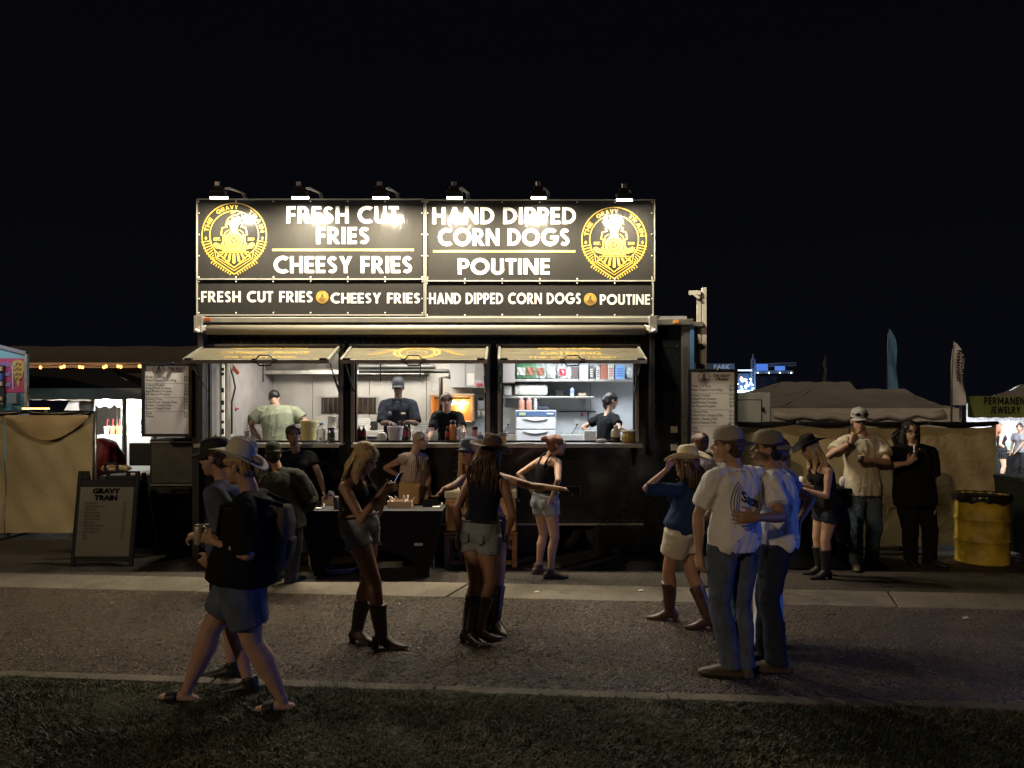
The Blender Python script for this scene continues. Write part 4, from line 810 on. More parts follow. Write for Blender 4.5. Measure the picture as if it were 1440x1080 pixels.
pts = [P(40+i*12, 513+1.5*math.sin(i*.9)+i*.1, 18.5) for i in range(18)]; lb.part('cable', M().tube(pts, .012, 5), BLKM)
for x in (57, 86, 90, 112, 116, 146, 149, 166, 170, 196, 199, 230): lb.part('bulb', M().ell(P(x, 515.8+rnd.uniform(-1, 1), 18.4), (.035, .035, .045), None, 8, 6), mat('bulb_orange', (1, .6, .3), .4, emit=(1, .34, .07), es=5), smooth=True)
lamp_area('string_glow', (-12, 18.2, P(0, 526, 18.2)[2]), (0, 1, .4), 5, .1, 25, (1, .5, .2))
# bright food stall under the canopy
sl = Thing('food_stall', 'brightly lit white food stall seen between the left fence and the trailer', 'stall', (P(175, 0, 15)[0], 15.5, 0)); y = 15.4
WL = mat('stall_wall', (.75, .75, .72), .6, bump=.2, bscale=6)
q = lambda px, Yq: P(px, 0, Yq)[0]
sl.part('back_wall', M().box(q(95, 17), q(260, 17), 17, 17.05, 0, 2.7), mat('stall_back', (.06, .055, .05), .7, var=.3)); sl.part('side_panel', M().box(q(178, 15), q(232, 15), 15, 15.04, .95, P(0, 590, 15)[2]), WL)
sl.part('menu_panel', M().box(q(179, 14.8), q(206, 14.8), 14.8, 14.83, P(0, 590, 14.8)[2], P(0, 557, 14.8)[2]), mat('menu_orange', (.55, .26, .10), .6, var=.4, scale=7), label='orange menu panel with cup pictures')
sl.part('cup_print', M().loft([(np.array([q(194, 14.8), 14.79, P(0, 583, 14.8)[2]]), .04, .004), (np.array([q(194, 14.8), 14.79, P(0, 573, 14.8)[2]]), .06, .004)], side=(1, 0, 0), n=8), WHT)
sl.part('post', M().tube([(q(175, 13.6), 13.6, 0), (q(175, 13.6), 13.6, P(0, 546, 13.6)[2])], .045, 8), STEEL, smooth=True)
sl.part('post', M().tube([(q(131, 13.7), 13.7, 0), (q(131, 13.7), 13.7, P(0, 550, 13.7)[2])], .035, 8), STEEL, smooth=True)
sl.part('lit_valance', M().sheet(lambda u, v: np.array([q(134, 14.2)+u*(q(215, 14.2)-q(134, 14.2)), 14.2, P(0, 557, 14.2)[2]-(.16+.07*abs(math.sin(u*19)))*v]), 60, 3), WALLW, smooth=True)
sl.part('white_drape', M().sheet(lambda u, v: np.array([q(170, 14.7)+u*.16+.02*math.sin(u*20), 14.7+.03*math.sin(u*14), .1+v*2.05]), 12, 3), WALLW, smooth=True)
lamp_area('stall_front_light', (q(165, 14.0), 13.9, P(0, 552, 14)[2]), (0, .6, -.6), 1.4, .1, 60, (1, .96, .88))
sl.part('counter', M().box(q(132, 14.4), q(216, 14.4), 14.3, 14.9, .0, P(0, 612, 14.4)[2]), WL)
sl.part('hanging_towel', M().box(q(142, 14.5), q(155, 14.5), 14.5, 14.54, P(0, 572, 14.5)[2], P(0, 560, 14.5)[2]), WALLW, bevel=.01)
sl.part('white_drape', M().prism([(q(90, 16), P(0, 577, 16)[2]), (q(110, 16), P(0, 577, 16)[2]), (q(110, 16), P(0, 560, 16)[2]), (q(100, 16), P(0, 560, 16)[2])], (0, 16, 0), (1, 0, 0), (0, 0, 1), (0, 1, 0), .03), WALLW)
sl.part('strip_lamp', M().box(q(140, 14.6), q(205, 14.6), 14.55, 14.62, P(0, 552, 14.6)[2], P(0, 549, 14.6)[2]), mat('strip_warm', (1, 1, 1), .5, emit=(1, .95, .82), es=16))
lamp_area('stall_light', (q(175, 14.6), 14.6, P(0, 553, 14.6)[2]), (0, .25, -1), 1.6, .15, 260, (1, .95, .85))
for i, (x, c_) in enumerate(((150, (.7, .7, .7)), (158, (.7, .3, .2)), (167, (.75, .6, .2)))):
    z = P(0, 612, 14.5)[2]; t = Thing('drink_cup', ['white', 'red', 'yellow'][i]+' drink cup on the counter of the lit stall at left', 'cup', (q(x, 14.5), 14.5, z+.003))
    t.part('cup', M().lathe((q(x, 14.5), 14.5, z+.003), [(.04, 0), (.055, .18)], 12), mat('cup%d' % i, c_, .5)); t.part('straw', M().tube([(q(x, 14.5), 14.5, z+.1), (q(x, 14.5)+.02, 14.5, z+.33)], .009, 6), mat('straw_red', (.6, .06, .05), .5))
m = M().loft([(P(142, 665, 12.6), .30, .2), (P(148, 640, 12.6), .40, .28), (P(160, 630, 12.6), .27, .2), (P(162, 627, 12.6), .1, .08)], side=(1, 0, 0), n=18, round_caps=True)
me = remesh(m, .03, 3); v = get_v(me); v += get_n(me)*(nz(v, (9, 9, 4), 4)*.03)[:, None]; set_v(me, v); solo('covered_goods', 'dark red tarp thrown over goods beside the left fence', 'tarp', me, mat('red_tarp', (.28, .02, .025), .55, var=.2))
cr_ = Thing('paper_crumple', 'crumpled brown paper on the black cart behind the sandwich board', 'paper', tuple(P(163, 662, 10.0)))
m = M().ell(P(163, 659, 10.0), (.22, .12, .05)); me = remesh(m, .02, 1); v = get_v(me); v += get_n(me)*(nz(v, (30, 30, 30), 9)*.02)[:, None]; set_v(me, v); cr_.part('sheet', me, mat('kraft', (.42, .3, .17), .8))
ch = Thing('office_chair', 'dark folding chair standing in the stall light behind the menu board', 'chair', (P(197, 0, 12.5)[0], 12.5, 0)); X0 = P(197, 0, 12.5)[0]
ch.part('backrest', M().box(X0-.2, X0+.2, 12.5, 12.55, .85, 1.25), BLKM, bevel=.02); ch.part('seat', M().box(X0-.22, X0+.22, 12.1, 12.5, .6, .66), BLKM, bevel=.02)
for i in (-1, 1):
    for yq in (12.12, 12.52): ch.part('leg', M().tube([(X0+i*.2, yq, 0), (X0+i*.19, yq, .62)], .014, 6), STEEL)
# black cart behind the sandwich board
ca = Thing('black_cart', 'black equipment cart behind the sandwich board', 'cart', (P(180, 0, 10)[0], 10, 0)); a, b = P(139, 0, 9.9)[0], P(215, 0, 9.9)[0]
ca.part('body', M().box(a, b, 9.9, 10.6, .06, .92), mat('cart_black', (.018, .018, .022), .5, var=.2), bevel=.02); ca.part('top', M().box(P(180, 0, 9.9)[0], b, 9.86, 10.64, .922, .95), STEEL, bevel=.005)
ca.part('handle', M().tube([P(148, 663, 9.88), P(148, 652, 9.88), P(165, 652, 9.88), P(165, 663, 9.88)], .02, 8), BLKM)
# pink and blue ice cream trailer at the left edge
ic = Thing('ice_cream_trailer', 'light blue ice cream trailer with pink picture panel at the left edge', 'trailer', (-9.5, 13.5, 0)); Yi = 12.0
BL = mat('trailer_blue', (.22, .48, .58), .4, emit=(.22, .48, .58), es=.0)
def pi(px, py, Yq=Yi): return P(px, py, Yq)
poly = [(pi(-120, 0)[0], .4), (pi(39, 0)[0], .4), (pi(39, 497)[0], pi(0, 498)[2]), (pi(-10, 0)[0], pi(0, 484)[2]), (pi(-120, 0)[0], pi(0, 470)[2])]
ic.part('wall', M().prism(poly, (0, Yi, 0), (1, 0, 0), (0, 0, 1), (-.72, 1, 0), 1.8), BL)
ic.part('edge_trim', M().bar(pi(39, 498)+[0, -.03, 0], pi(39, 640)+[0, -.03, 0], .05, .05), ALU); ic.part('edge_trim', M().bar(pi(-20, 482)+[0, -.03, 0], pi(39, 497)+[0, -.03, 0], .05, .06), mat('trim_grey', (.25, .25, .28), .5))
PK = mat('panel_pink', (.50, .06, .17), .5); VI = mat('panel_violet', (.42, .26, .55), .5)
ic.part('picture_panel', M().box(pi(-80, 0)[0], pi(36, 0)[0], Yi-.02, Yi-.004, pi(0, 552)[2], pi(0, 504)[2]), PK)
GD2 = mat('cone_gold', (.55, .38, .10), .5)
ic.part('cone_print', M().prism([(.0, 0), (.12, .34), (.09, .44), (0, .47), (-.09, .44), (-.12, .34)], pi(27, 545)+[0, -.021, 0], (1, 0, 0), (0, 0, 1), (0, -1, 0), .006), GD2)
for i in range(4): ic.part('swirl_print', M().tube([pi(22+k*.9, 512+i*7+2*math.sin(k), Yi)+[0, -.03, 0] for k in range(11)], .011, 5), mat('swirl', (.35, .2, .06), .5))
m = M()
for i in range(5): m.tube([pi(x, yv, Yi)+[0, -.026, 0] for x, yv in [(3+i*3.2+1.6*math.cos(k*1.3+i), 513+3.6*math.sin(k*1.1)) for k in range(7)]], .009, 5)
for i in range(3):
    m.tube([pi(x, yv, Yi)+[0, -.026, 0] for x, yv in [(10+i*2.6+1.2*math.cos(k*1.4+i), 526+3*math.sin(k*1.2+i)) for k in range(7)]], .008, 5); m.tube([pi(x, yv, Yi)+[0, -.026, 0] for x, yv in [(11+i*2.4+1.1*math.cos(k*1.4+i), 541+3.4*math.sin(k*1.2+i)) for k in range(7)]], .009, 5)
ic.part('script_print', m, VI); ic.part('straw_print', M().tube([pi(20, 548)+[0, -.03, 0], pi(20, 517)+[0, -.03, 0], pi(24, 512)+[0, -.03, 0]], .012, 6), mat('pale_print', (.6, .6, .72), .5))
ic.part('window_frame', M().box(pi(-60, 0)[0], pi(9, 0)[0], Yi-.06, Yi-.022, pi(0, 566)[2], pi(0, 514)[2]), BLKM)
for (y0, y1) in ((516, 522), (537, 543), (558, 563)): ic.part('shelf', M().box(pi(-60, 0)[0], pi(8, 0)[0], Yi-.1, Yi-.061, pi(0, y1)[2], pi(0, y0)[2]), mat('shelf_cream', (.62, .45, .3), .5))
ic.part('sticker', M().lathe((0, 0, 0), [(.09, 0), (.09, .004)], 20).xf(Matrix.Translation(Vector(pi(0, 530)+[0, -.065, 0])) @ Matrix.Rotation(R(90), 4, 'X')), mat('sticker_blue', (.05, .12, .5), .5))
ic.part('counter', M().box(pi(-80, 0)[0], pi(9, 0)[0], Yi-.3, Yi-.07, pi(0, 569)[2], pi(0, 566)[2]), mat('shelf_cream', (0, 0, 0)))
ic.part('meter_box', M().box(pi(15, 0)[0], pi(29, 0)[0], Yi-.1, Yi-.004, pi(0, 568)[2], pi(0, 553)[2]), mat('meter_grey', (.2, .24, .28), .6), bevel=.01)
lamp_area('ice_cream_light', (-8.6, 11.0, 3.3), (-.3, 1, -.9), 1.2, .1, 8, (.85, .92, 1))
ls = solo('led_strip', 'glowing yellow strip lamp lying on top of the left fence', 'lamp', M().box(P(31, 0, 10.3)[0], P(68, 0, 10.3)[0], 10.3, 10.33, P(0, 575.5, 10.3)[2], P(0, 573.5, 10.3)[2]), mat('led_yellow', (1, .8, .3), .5, emit=(1, .72, .2), es=4))
# ------------------------------------------------------------------ the food trailer
YF = 8.9
tX = lambda px, Y=YF: (px-720)*Y/1000.
tZ = lambda py, Y=YF: 1.85-(py-575)*Y/1000.
T = Thing('food_trailer', 'black food trailer with lit sign and three open serving windows', 'food trailer', (-.8, 9.6, 0))
BLACK = mat('trailer_black', (.011, .011, .012), .22, var=.25, scale=1.3, bump=.1, bscale=2.2, coat=.3)
XL, XR, YB = tX(283), tX(966), 11.35
ZFL = .62; ZR = tZ(449)
wins = [(tX(293), tX(478)), (tX(499), tX(684)), (tX(705), tX(893))]; ZS, ZH = 1.43, tZ(489)
T.part('front_panel', M().box(XL, XR, YF, YF+.06, .40, ZS-.03), BLACK)
T.part('front_header', M().box(XL, XR, YF, YF+.06, ZH, ZR), BLACK)
for a, b in ((XL, wins[0][0]-.03), (wins[0][1]+.03, wins[1][0]-.03), (wins[1][1]+.03, wins[2][0]-.03), (wins[2][1]+.03, XR)): T.part('front_pillar', M().box(a, b, YF+.002, YF+.058, ZS-.03, ZH), BLACK)
T.part('floor', M().box(XL+.02, XR-.02, YF+.07, YB, ZFL-.1, ZFL), mat('floor_sheet', (.12, .12, .12), .6))
CEI = mat('ceiling_white', (.55, .54, .5), .6)
T.part('ceiling', M().box(XL+.02, XR-.02, YF+.07, YB, 2.72, 2.76), CEI)
T.part('roof_sheet', M().box(XL, XR, YF, YB+.05, ZR+.002, ZR+.04), mat('roof_grey', (.3, .3, .3), .5))
WI = mat('inner_wall_white', (.60, .62, .64), .4, var=.05); xs_ = tX(725, YB)
# rear wall: steel sheets on the left, white board on the right
cuts = [XL+.06, tX(332, YB), tX(440, YB), tX(520, YB), tX(600, YB), tX(665, YB)]
for a, b in zip(cuts, cuts[1:]): T.part('steel_panel', M().box(a+.003, b-.003, YB-.03, YB, ZFL, 2.72), STN, bevel=.003)
rc = [tX(665, YB), tX(760, YB), tX(830, YB), XR-.06]
for a, b in zip(rc, rc[1:]): T.part('wall_board', M().box(a+.003, b-.003, YB-.03, YB, ZFL, 2.72), WI, bevel=.003)
T.part('rear_wall', M().box(XL, XR, YB+.002, YB+.05, .4, ZR), BLACK)
for x in (XL+.0, XR-.05): T.part('end_wall', M().box(x, x+.05, YF+.062, YB, .4, ZR), BLACK)
T.part('inner_end_wall', M().box(XL+.052, XL+.08, YF+.07, YB-.03, ZFL, 2.72), mat('end_wall_grey', (.36, .34, .32), .5, var=.15)); T.part('inner_end_wall', M().box(XR-.08, XR-.052, YF+.07, YB-.03, ZFL, 2.72), WI)
# window surrounds, each a set of drawn aluminium bars with rivets
RV = mat('rivet', (.35, .33, .3), .3, metal=.9)
for a, b in wins:
    f_ = T.part('window_frame', M().box(a-.045, a, YF-.02, YF+.05, ZS, ZH+.0), ALU, bevel=.003)
    T.part('jamb', M().box(b, b+.045, YF-.02, YF+.05, ZS, ZH), ALU, parent=f_, bevel=.003); T.part('head_rail', M().box(a-.06, b+.06, YF-.035, YF-.002, ZH-.002, ZH+.045), ALU, parent=f_, bevel=.003)
    T.part('inner_frame', M().box(a, a+.02, YF+.0, YF+.058, ZS, ZH).box(b-.02, b, YF, YF+.058, ZS, ZH).box(a+.02, b-.02, YF+.01, YF+.05, ZS, ZS+.025), BLKM, parent=f_)
    rm = M()
    for x in (a-.022, b+.022):
        for z in np.linspace(ZS+.08, ZH-.08, 6): rm.ell((x, YF-.022, z), (.007, .004, .007), None, 6, 4)
    T.part('rivets', rm, RV, parent=f_, kind='stuff')
# propped flaps hinged at the window heads, gold lettering on their outer face
GOLD = mat('print_gold', (.46, .29, .035), .45, var=.05); GOLDL = mat('flap_gold', (.30, .20, .045), .5); FLP = mat('flap_paint', (.10, .09, .062), .3, var=.2, scale=3, stretch=(1, 6, 1), coat=.2)
FY, FZ = 8.27, tZ(507, 8.27)
for i, (a, b) in enumerate(wins):
    x0, x1 = a-.03, b+.03; hz = ZH+.02; U = np.array([1., 0, 0]); D = nrm(np.array([0, FY-(YF-.04), FZ-hz])); L = np.linalg.norm([FY-(YF-.04), FZ-hz]); Nn = np.cross(D, U); Nn = Nn if Nn[2] > 0 else -Nn; O = np.array([x0, YF-.04, hz])
    fp = T.part('window_flap', M().prism([(0, 0), (x1-x0, 0), (x1-x0, L), (0, L)], O, U, D, -Nn, .025), FLP)
    em = M(); 
    for u in (.012, x1-x0-.012): em.bar(O+U*u+Nn*.012, O+U*u+D*L+Nn*.012, .026, .02)
    em.bar(O+D*(L+.006)-Nn*.01, O+U*(x1-x0)+D*(L+.006)-Nn*.01, .012, .045, ref=Nn)
    T.part('edge_trim', em, ALU, parent=fp)
    lm = M(); W_ = x1-x0; LMS = []
    def ln(txt, v, h, wd_):
        q = text2d(txt, .03); k = wd_/q[2]; lm = M(); LMS.append(lm); lm.add([tuple(O+U*((W_-wd_)/2+aa*k)+D*(L*v+(.72-bb)*h/.72)+Nn*.004) for aa, bb in q[0]], q[1])
    if i == 0: ln('FESTIVALS & EVENTS', .08, .09, W_*.55); ln('CATERING  PRIVATE', .42, .09, W_*.62); ln('THE GRAVY TRAIN', .74, .07, W_*.5)
    elif i == 2: ln('FESTIVALS', .08, .12, W_*.45); ln('CATERING', .44, .12, W_*.42); ln('THE GRAVY TRAIN', .76, .07, W_*.6)
    else:
        for r_ in (.25, .2, .11, .05):
            ring = [(r_*1.15*math.cos(t), r_*math.sin(t)) for t in np.linspace(0, 6.283, 33)]
            for rr in (0, 1): pass
            V = []; F = []
            for k_, (cx_, cy_) in enumerate(ring): V += [tuple(O+U*(W_/2+cx_)+D*(L*.5+cy_)+Nn*.004), tuple(O+U*(W_/2+cx_*.88)+D*(L*.5+cy_*.88)+Nn*.004)]
            F = [(2*k_, 2*k_+2, 2*k_+3, 2*k_+1) for k_ in range(32)]; lm.add(V, F)
        for sg in (-1, 1):
            for k_ in range(5): lm.prism([(0, 0), (.12, .01), (.12, .03), (0, .02)], O+U*(W_/2+sg*(.32+.05*k_)-.06)+D*(L*.3+.05*k_)+Nn*.003, U, D, Nn, .001)
    for lm in (LMS or [lm]): T.part('lettering' if LMS else 'emblem', lm, GOLDL, parent=fp)
    c = O+U*(W_*(.56 if i == 0 else .5))+D*L; hx = M()
    for sg, hh in ((1, 1), (-1, -1)):
        pts = [c+U*q+np.array([0, -.01, z*hh]) for q, z in ((-.15, .012), (-.1, .016), (-.06, .06), (.06, .06), (.1, .016), (.15, .012))]; hx.tube(pts, .009, 6)
    T.part('handle', hx, BLKM, parent=fp, smooth=True)
    for u in (.03, W_-.03): T.part('latch', M().box(*(lambda p_: (p_[0]-.045, p_[0]+.045, p_[1]-.02, p_[1]+.02, p_[2]+.004, p_[2]+.03))(O+U*(u+(.04 if u < .5 else -.04))+D*L)), BLKM, parent=fp, bevel=.006)
    for u in (-.02, W_+.0):
        pa = O+U*(.04+u if u < 0 else W_-.04)+D*L*.8-Nn*.04; pb = np.array([pa[0], YF+.02, ZS+.62]); st_ = T.part('gas_strut', M().tube([pa, lerp(pa, pb, .5)], .008, 6).tube([lerp(pa, pb, .45), pb], .014, 6), BLKM, parent=fp, smooth=True)
# counter shelf
SH = Thing.part
for a, b in ((tX(275, 8.6), tX(478, 8.6)), (tX(495, 8.6), tX(903, 8.6))):
    T.part('counter_shelf', M().box(a, b, 8.56, 9.3, ZS-.03, ZS-.003), ALU, bevel=.004); T.part('counter_lip', M().box(a, b, 8.548, 8.558, ZS-.045, ZS+.0), ALUD)
for px in (300, 470, 560, 700, 890): T.part('shelf_bracket', M().prism([(0, 0), (.26, 0), (0, -.26)], (tX(px), YF-.002, ZS-.032), (0, -1, 0), (0, 0, 1), (1, 0, 0), .02), BLKM)
for px in (398, 520, 640, 760, 878):
    T.part('panel_seam', M().box(tX(px)-.02, tX(px)+.02, YF-.004, YF-.0005, .425, ZS-.05), BLACK, bevel=.001)
rv = M()
for px in (398, 520, 640, 760, 878):
    for s_ in (-1, 1):
        for z in np.linspace(.46, ZS-.1, 11): rv.ell((tX(px)+s_*.014, YF-.005, z), (.006, .004, .006), None, 6, 4)
for px in np.linspace(290, 915, 52): rv.ell((tX(px), YF-.003, .45), (.006, .004, .006), None, 6, 4); rv.ell((tX(px), YF-.003, tZ(481)), (.006, .004, .006), None, 6, 4)
T.part('rivets', rv, RV, kind='stuff')
T.part('bottom_trim', M().box(tX(722), tX(905), YF-.012, YF-.001, .395, .42), ALUD); T.part('bottom_trim', M().box(XL, tX(640), YF-.012, YF-.001, .395, .42), ALUD)
T.part('skirt', M().box(XL+.05, tX(778), YF+.02, YF+.05, .04, .396), BLKM)
T.part('skirt', M().box(tX(835), XR-.05, YF+.02, YF+.05, .04, .396), BLKM)
T.part('axle_beam', M().box(tX(770), tX(850), YF+.35, YF+.45, .2, .3), mat('rust', (.08, .05, .03), .8))
TY = mat('tyre', (.02, .02, .02), .8, bump=.4, bscale=60)
for px in (785, 862):
    wh = T.part('wheel', M().lathe((0, 0, 0), [(.2, -.1), (.31, -.1), (.335, -.05), (.335, .05), (.31, .1), (.2, .1)], 28).xf(Matrix.Translation((tX(px), YF+.28, .335)) @ Matrix.Rotation(R(90), 4, 'X')), TY, smooth=True)
    T.part('rim', M().lathe((0, 0, 0), [(.03, .06), (.15, .05), (.2, .095), (.205, .1)], 20).xf(Matrix.Translation((tX(px), YF+.28, .335)) @ Matrix.Rotation(R(90), 4, 'X')), STEEL, parent=wh, smooth=True)
# awning roll along the roof edge
T.part('awning_roll', M().tube([(tX(296), 8.78, tZ(463, 8.78)), (tX(905), 8.78, tZ(463, 8.78))], .068, 20), mat('awning_vinyl', (.26, .24, .19), .5, var=.12, scale=2, stretch=(.4, 6, 6)), smooth=True)
T.part('awning_case', M().box(tX(283), tX(918), 8.72, 8.9, tZ(455, 8.8), tZ(447, 8.8)), mat('awning_case_metal', (.40, .38, .33), .32, metal=.6, var=.1), bevel=.01)
for px in (289, 914):
    br_ = T.part('awning_arm', M().box(tX(px)-.03, tX(px)+.03, 8.74, 8.895, tZ(640), tZ(450)), BLKM if px > 500 else mat('arm_grey', (.05, .05, .05), .4), bevel=.004)
    T.part('bracket', M().box(tX(px)-.05, tX(px)+.05, 8.68, 8.86, tZ(470), tZ(447)).bar((tX(px), 8.7, tZ(466)), (tX(px)+(.1 if px < 500 else -.1), 8.76, tZ(462)), .06, .06), ALUD, parent=br_, bevel=.006)
    T.part('knob', M().ell((tX(px), 8.66, tZ(468)), (.03, .03, .025)), WHT, parent=br_, smooth=True)
T.part('marker_lamp', M().box(tX(297), tX(305), 8.705, 8.72, tZ(451.5, 8.7), tZ(446.5, 8.7)), mat('amber', (.30, .06, .02), .3), bevel=.004)
# right end: cap rail, diamond plate corner, rivets
T.part('roof_rail', M().box(tX(918), XR+.07, 8.84, 8.899, tZ(458), tZ(449)), ALU, bevel=.01)
T.part('marker_lamp', M().box(tX(945), tX(953), 8.825, 8.84, tZ(456), tZ(451)), mat('amber_light', (.6, .26, .06), .3), bevel=.004)
dp = M(); 
T.part('corner_plate', M().box(tX(958), tX(969), 8.87, 8.898, .42, tZ(459)), mat('diamond_base', (.48, .47, .45), .3, metal=.85))
for j in range(64):
    for i in range(3):
        z = .5+j*.0335; x = tX(960.2)+i*.032+(j % 2)*.014; s_ = 1 if (i+j) % 2 else -1; dp.bar((x-.009, 8.868, z-.009*s_), (x+.009, 8.868, z+.009*s_), .004, .006)
T.part('tread_studs', dp, mat('diamond_stud', (.7, .68, .64), .2, metal=.9), kind='stuff')
T.part('edge_strip', M().box(tX(969.5), tX(975), 8.86, 8.9, .45, tZ(458)), mat('strip_blue', (.12, .25, .50), .35, metal=.3), label='blue reflecting edge strip')
rv = M()
for px in (921, 952):
    for py in range(470, 720, 17): rv.ell((tX(px), 8.897, tZ(py)), (.008, .004, .008), None, 6, 4)
T.part('rivets', rv, RV, kind='stuff')
for py in (604, 629): T.part('sticker', M().box(tX(943), tX(952.5), 8.893, 8.897, tZ(py+4.5), tZ(py-4.5)), mat('sticker_paper', (.42, .38, .34), .7, var=.5, scale=60))
# twin posts at the far right end
for a, b, z0 in ((983.5, 989.5, 409), (990.5, 997, 404)): T.part('end_post', M().box(tX(a), tX(b), 9.0, 9.05, .3, tZ(z0, 9.0)), mat('post_cream', (.62, .58, .50), .45, var=.08), bevel=.004)
T.part('post_arm', M().box(tX(971), tX(988), 8.97, 8.995, tZ(415, 9), tZ(409, 9)).bar((tX(977), 8.98, tZ(414, 9)), (tX(986), 8.98, tZ(420, 9)), .03, .03), mat('post_cream', (0, 0, 0)), bevel=.003)
for py in (456, 487, 515): T.part('post_clamp', M().box(tX(975 if py == 456 else 983), tX(991), 8.96, 9.06, tZ(py+3, 9), tZ(py-3, 9)), BLKM if py > 460 else ALUD)
# ---- sign board above the roof
YS = 8.84; VIN = mat('banner_vinyl', (.026, .025, .023), .13, var=.1, scale=1.0, spec=.45); t_ = VIN.node_tree; b_ = t_.nodes['Principled BSDF']; co = t_.nodes.new('ShaderNodeTexCoord')
mp = t_.nodes.new('ShaderNodeMapping'); mp.inputs['Scale'].default_value = (4.5, 1, 1.6); n_ = t_.nodes.new('ShaderNodeTexNoise'); n_.inputs['Scale'].default_value = 1.6; n_.inputs['Detail'].default_value = 4; n_.inputs['Distortion'].default_value = .8
t_.links.new(co.outputs['Object'], mp.inputs[0]); t_.links.new(mp.outputs[0], n_.inputs['Vector']); bp_ = t_.nodes.new('ShaderNodeBump'); bp_.inputs['Strength'].default_value = .28; bp_.inputs['Distance'].default_value = .035; t_.links.new(n_.outputs[0], bp_.inputs['Height']); t_.links.new(bp_.outputs[0], b_.inputs['Normal'])
LW = mat('print_white', (.62, .60, .56), .5); LG_ = mat('print_line_gold', (.42, .33, .09), .5); FRM = mat('sign_frame', (.34, .33, .29), .5, metal=.3)
sx = lambda px: (px-720)*YS/1000.; sz = lambda py: 1.85-(py-575)*YS/1000.
T.part('sign_backing', M().box(sx(278), sx(920), YS+.02, YS+.06, sz(446), sz(281)), BLKM)
def panel(x0, x1, y0, y1): return T.part('banner', M().sheet(lambda u, v: np.array([sx(x0)+u*(sx(x1)-sx(x0)), YS+.0015*math.sin(u*9+x0)*math.sin(v*math.pi), sz(y1)+v*(sz(y0)-sz(y1))]), 30, 12), VIN, smooth=True)
B1 = panel(278, 596.5, 281, 392); B2 = panel(599, 920, 282, 394.5); B3 = panel(278, 596.5, 394, 443); B4 = panel(599, 918, 396.5, 445)
fr = M()
for a, b, c, d in ((277, 597, 280, 281.4), (277, 278.2, 280, 444), (596, 597.2, 280, 444), (277, 597, 392, 393.6), (277, 597, 442.4, 444), (598.4, 599.6, 281, 446), (598, 921, 281, 282.4), (919.6, 920.8, 282, 396), (917.4, 918.8, 396, 446), (598, 920, 394.4, 396), (598, 918.8, 444.6, 446)): fr.box(sx(a), sx(b), YS-.022, YS+.02, sz(d), sz(c))
T.part('sign_frame', fr, FRM)
sc_ = M()
for x0, x1, ys_ in ((280, 594, (283.5, 390, 396, 440)), (601, 917, (284.5, 392.5, 398.5, 443))):
    for yv in ys_:
        for k in range(7): sc_.ell((sx(x0+(x1-x0)*k/6), YS-.012, sz(yv)), (.010, .005, .010), None, 6, 4)
    for xv in (x0+.5, x1-.5):
        for k in range(5): sc_.ell((sx(xv), YS-.012, sz(300+k*30)), (.009, .005, .009), None, 6, 4)
T.part('screws', sc_, mat('screw_head', (.75, .72, .62), .3, metal=.6), kind='stuff')
def line(txt, x0, x1, yt, yb, par, material=LW, gap=.11, space=.38):
    V, F, w_ = word2d(txt, gap, space); m = M(); put2d(m, (V, F), sx(x0), sz(yb), (sx(x1)-sx(x0))/w_, sz(yt)-sz(yb), YS-.0035); T.part('lettering', m, material, parent=par)
line('FRESH CUT', 403, 561, 290, 314, B1); line('FRIES', 445, 519.5, 319.5, 343, B1); line('CHEESY FRIES', 385, 580, 360.5, 384, B1)
line('HAND DIPPED', 608, 810, 291.5, 315, B2); line('CORN DOGS', 616, 801, 321.5, 345.5, B2); line('POUTINE', 644, 773, 363.5, 386, B2)
line('FRESH CUT FRIES', 283, 440, 409.5, 425, B3, space=.42); line('CHEESY FRIES', 465, 591, 412, 426.5, B3, space=.42)
line('HAND DIPPED CORN DOGS', 603.5, 817, 412, 427.5, B4, space=.42); line('POUTINE', 843.5, 914, 414, 428.5, B4)
for par, a, b, yv in ((B1, 383, 582, 351.5), (B2, 609, 809, 353.5)): T.part('gold_line', M().box(sx(a), sx(b), YS-.0042, YS-.0028, sz(yv+1.5), sz(yv-1.5)), LG_, parent=par)
# round train emblem, unit radius, drawn as strokes and filled shapes
class Emb:
    def __init__(s): s.V = []; s.F = []; s.d = []; s.k = 0
    def _z(s): s.k += 1; return s.k*.00012
    def stroke(s, path, w_, closed=False):
        n = len(path); z = s._z(); V = []
        for i, p_ in enumerate(path):
            a = path[(i-1) % n] if (closed or i > 0) else path[0]; b = path[(i+1) % n] if (closed or i < n-1) else path[-1]; d0 = nrm([p_[0]-a[0], p_[1]-a[1]]) if a is not p_ else None; d1 = nrm([b[0]-p_[0], b[1]-p_[1]]) if b is not p_ else None
            d0 = d1 if d0 is None or not d0.any() else d0; d1 = d0 if d1 is None or not d1.any() else d1; d = nrm(d0+d1); c_ = max(.5, float(np.dot(d, d0))); nn = np.array([-d[1], d[0]])*w_/2/c_; V += [(p_[0]+nn[0], p_[1]+nn[1], z), (p_[0]-nn[0], p_[1]-nn[1], z)]
        o = len(s.V); s.V += V; m_ = n if closed else n-1; s.F += [(o+2*i, o+2*i+1, o+(2*i+3) % (2*n), o+(2*i+2) % (2*n)) for i in range(m_)]
    def fill(s, poly): z = s._z(); o = len(s.V); s.V += [(a, b, z) for a, b in poly]; s.F.append(tuple(range(o, o+len(poly))))
    def glyphs(s, V, F): z = s._z(); o = len(s.V); s.V += [(a, b, z) for a, b in V]; s.F += [tuple(i+o for i in f) for f in F]
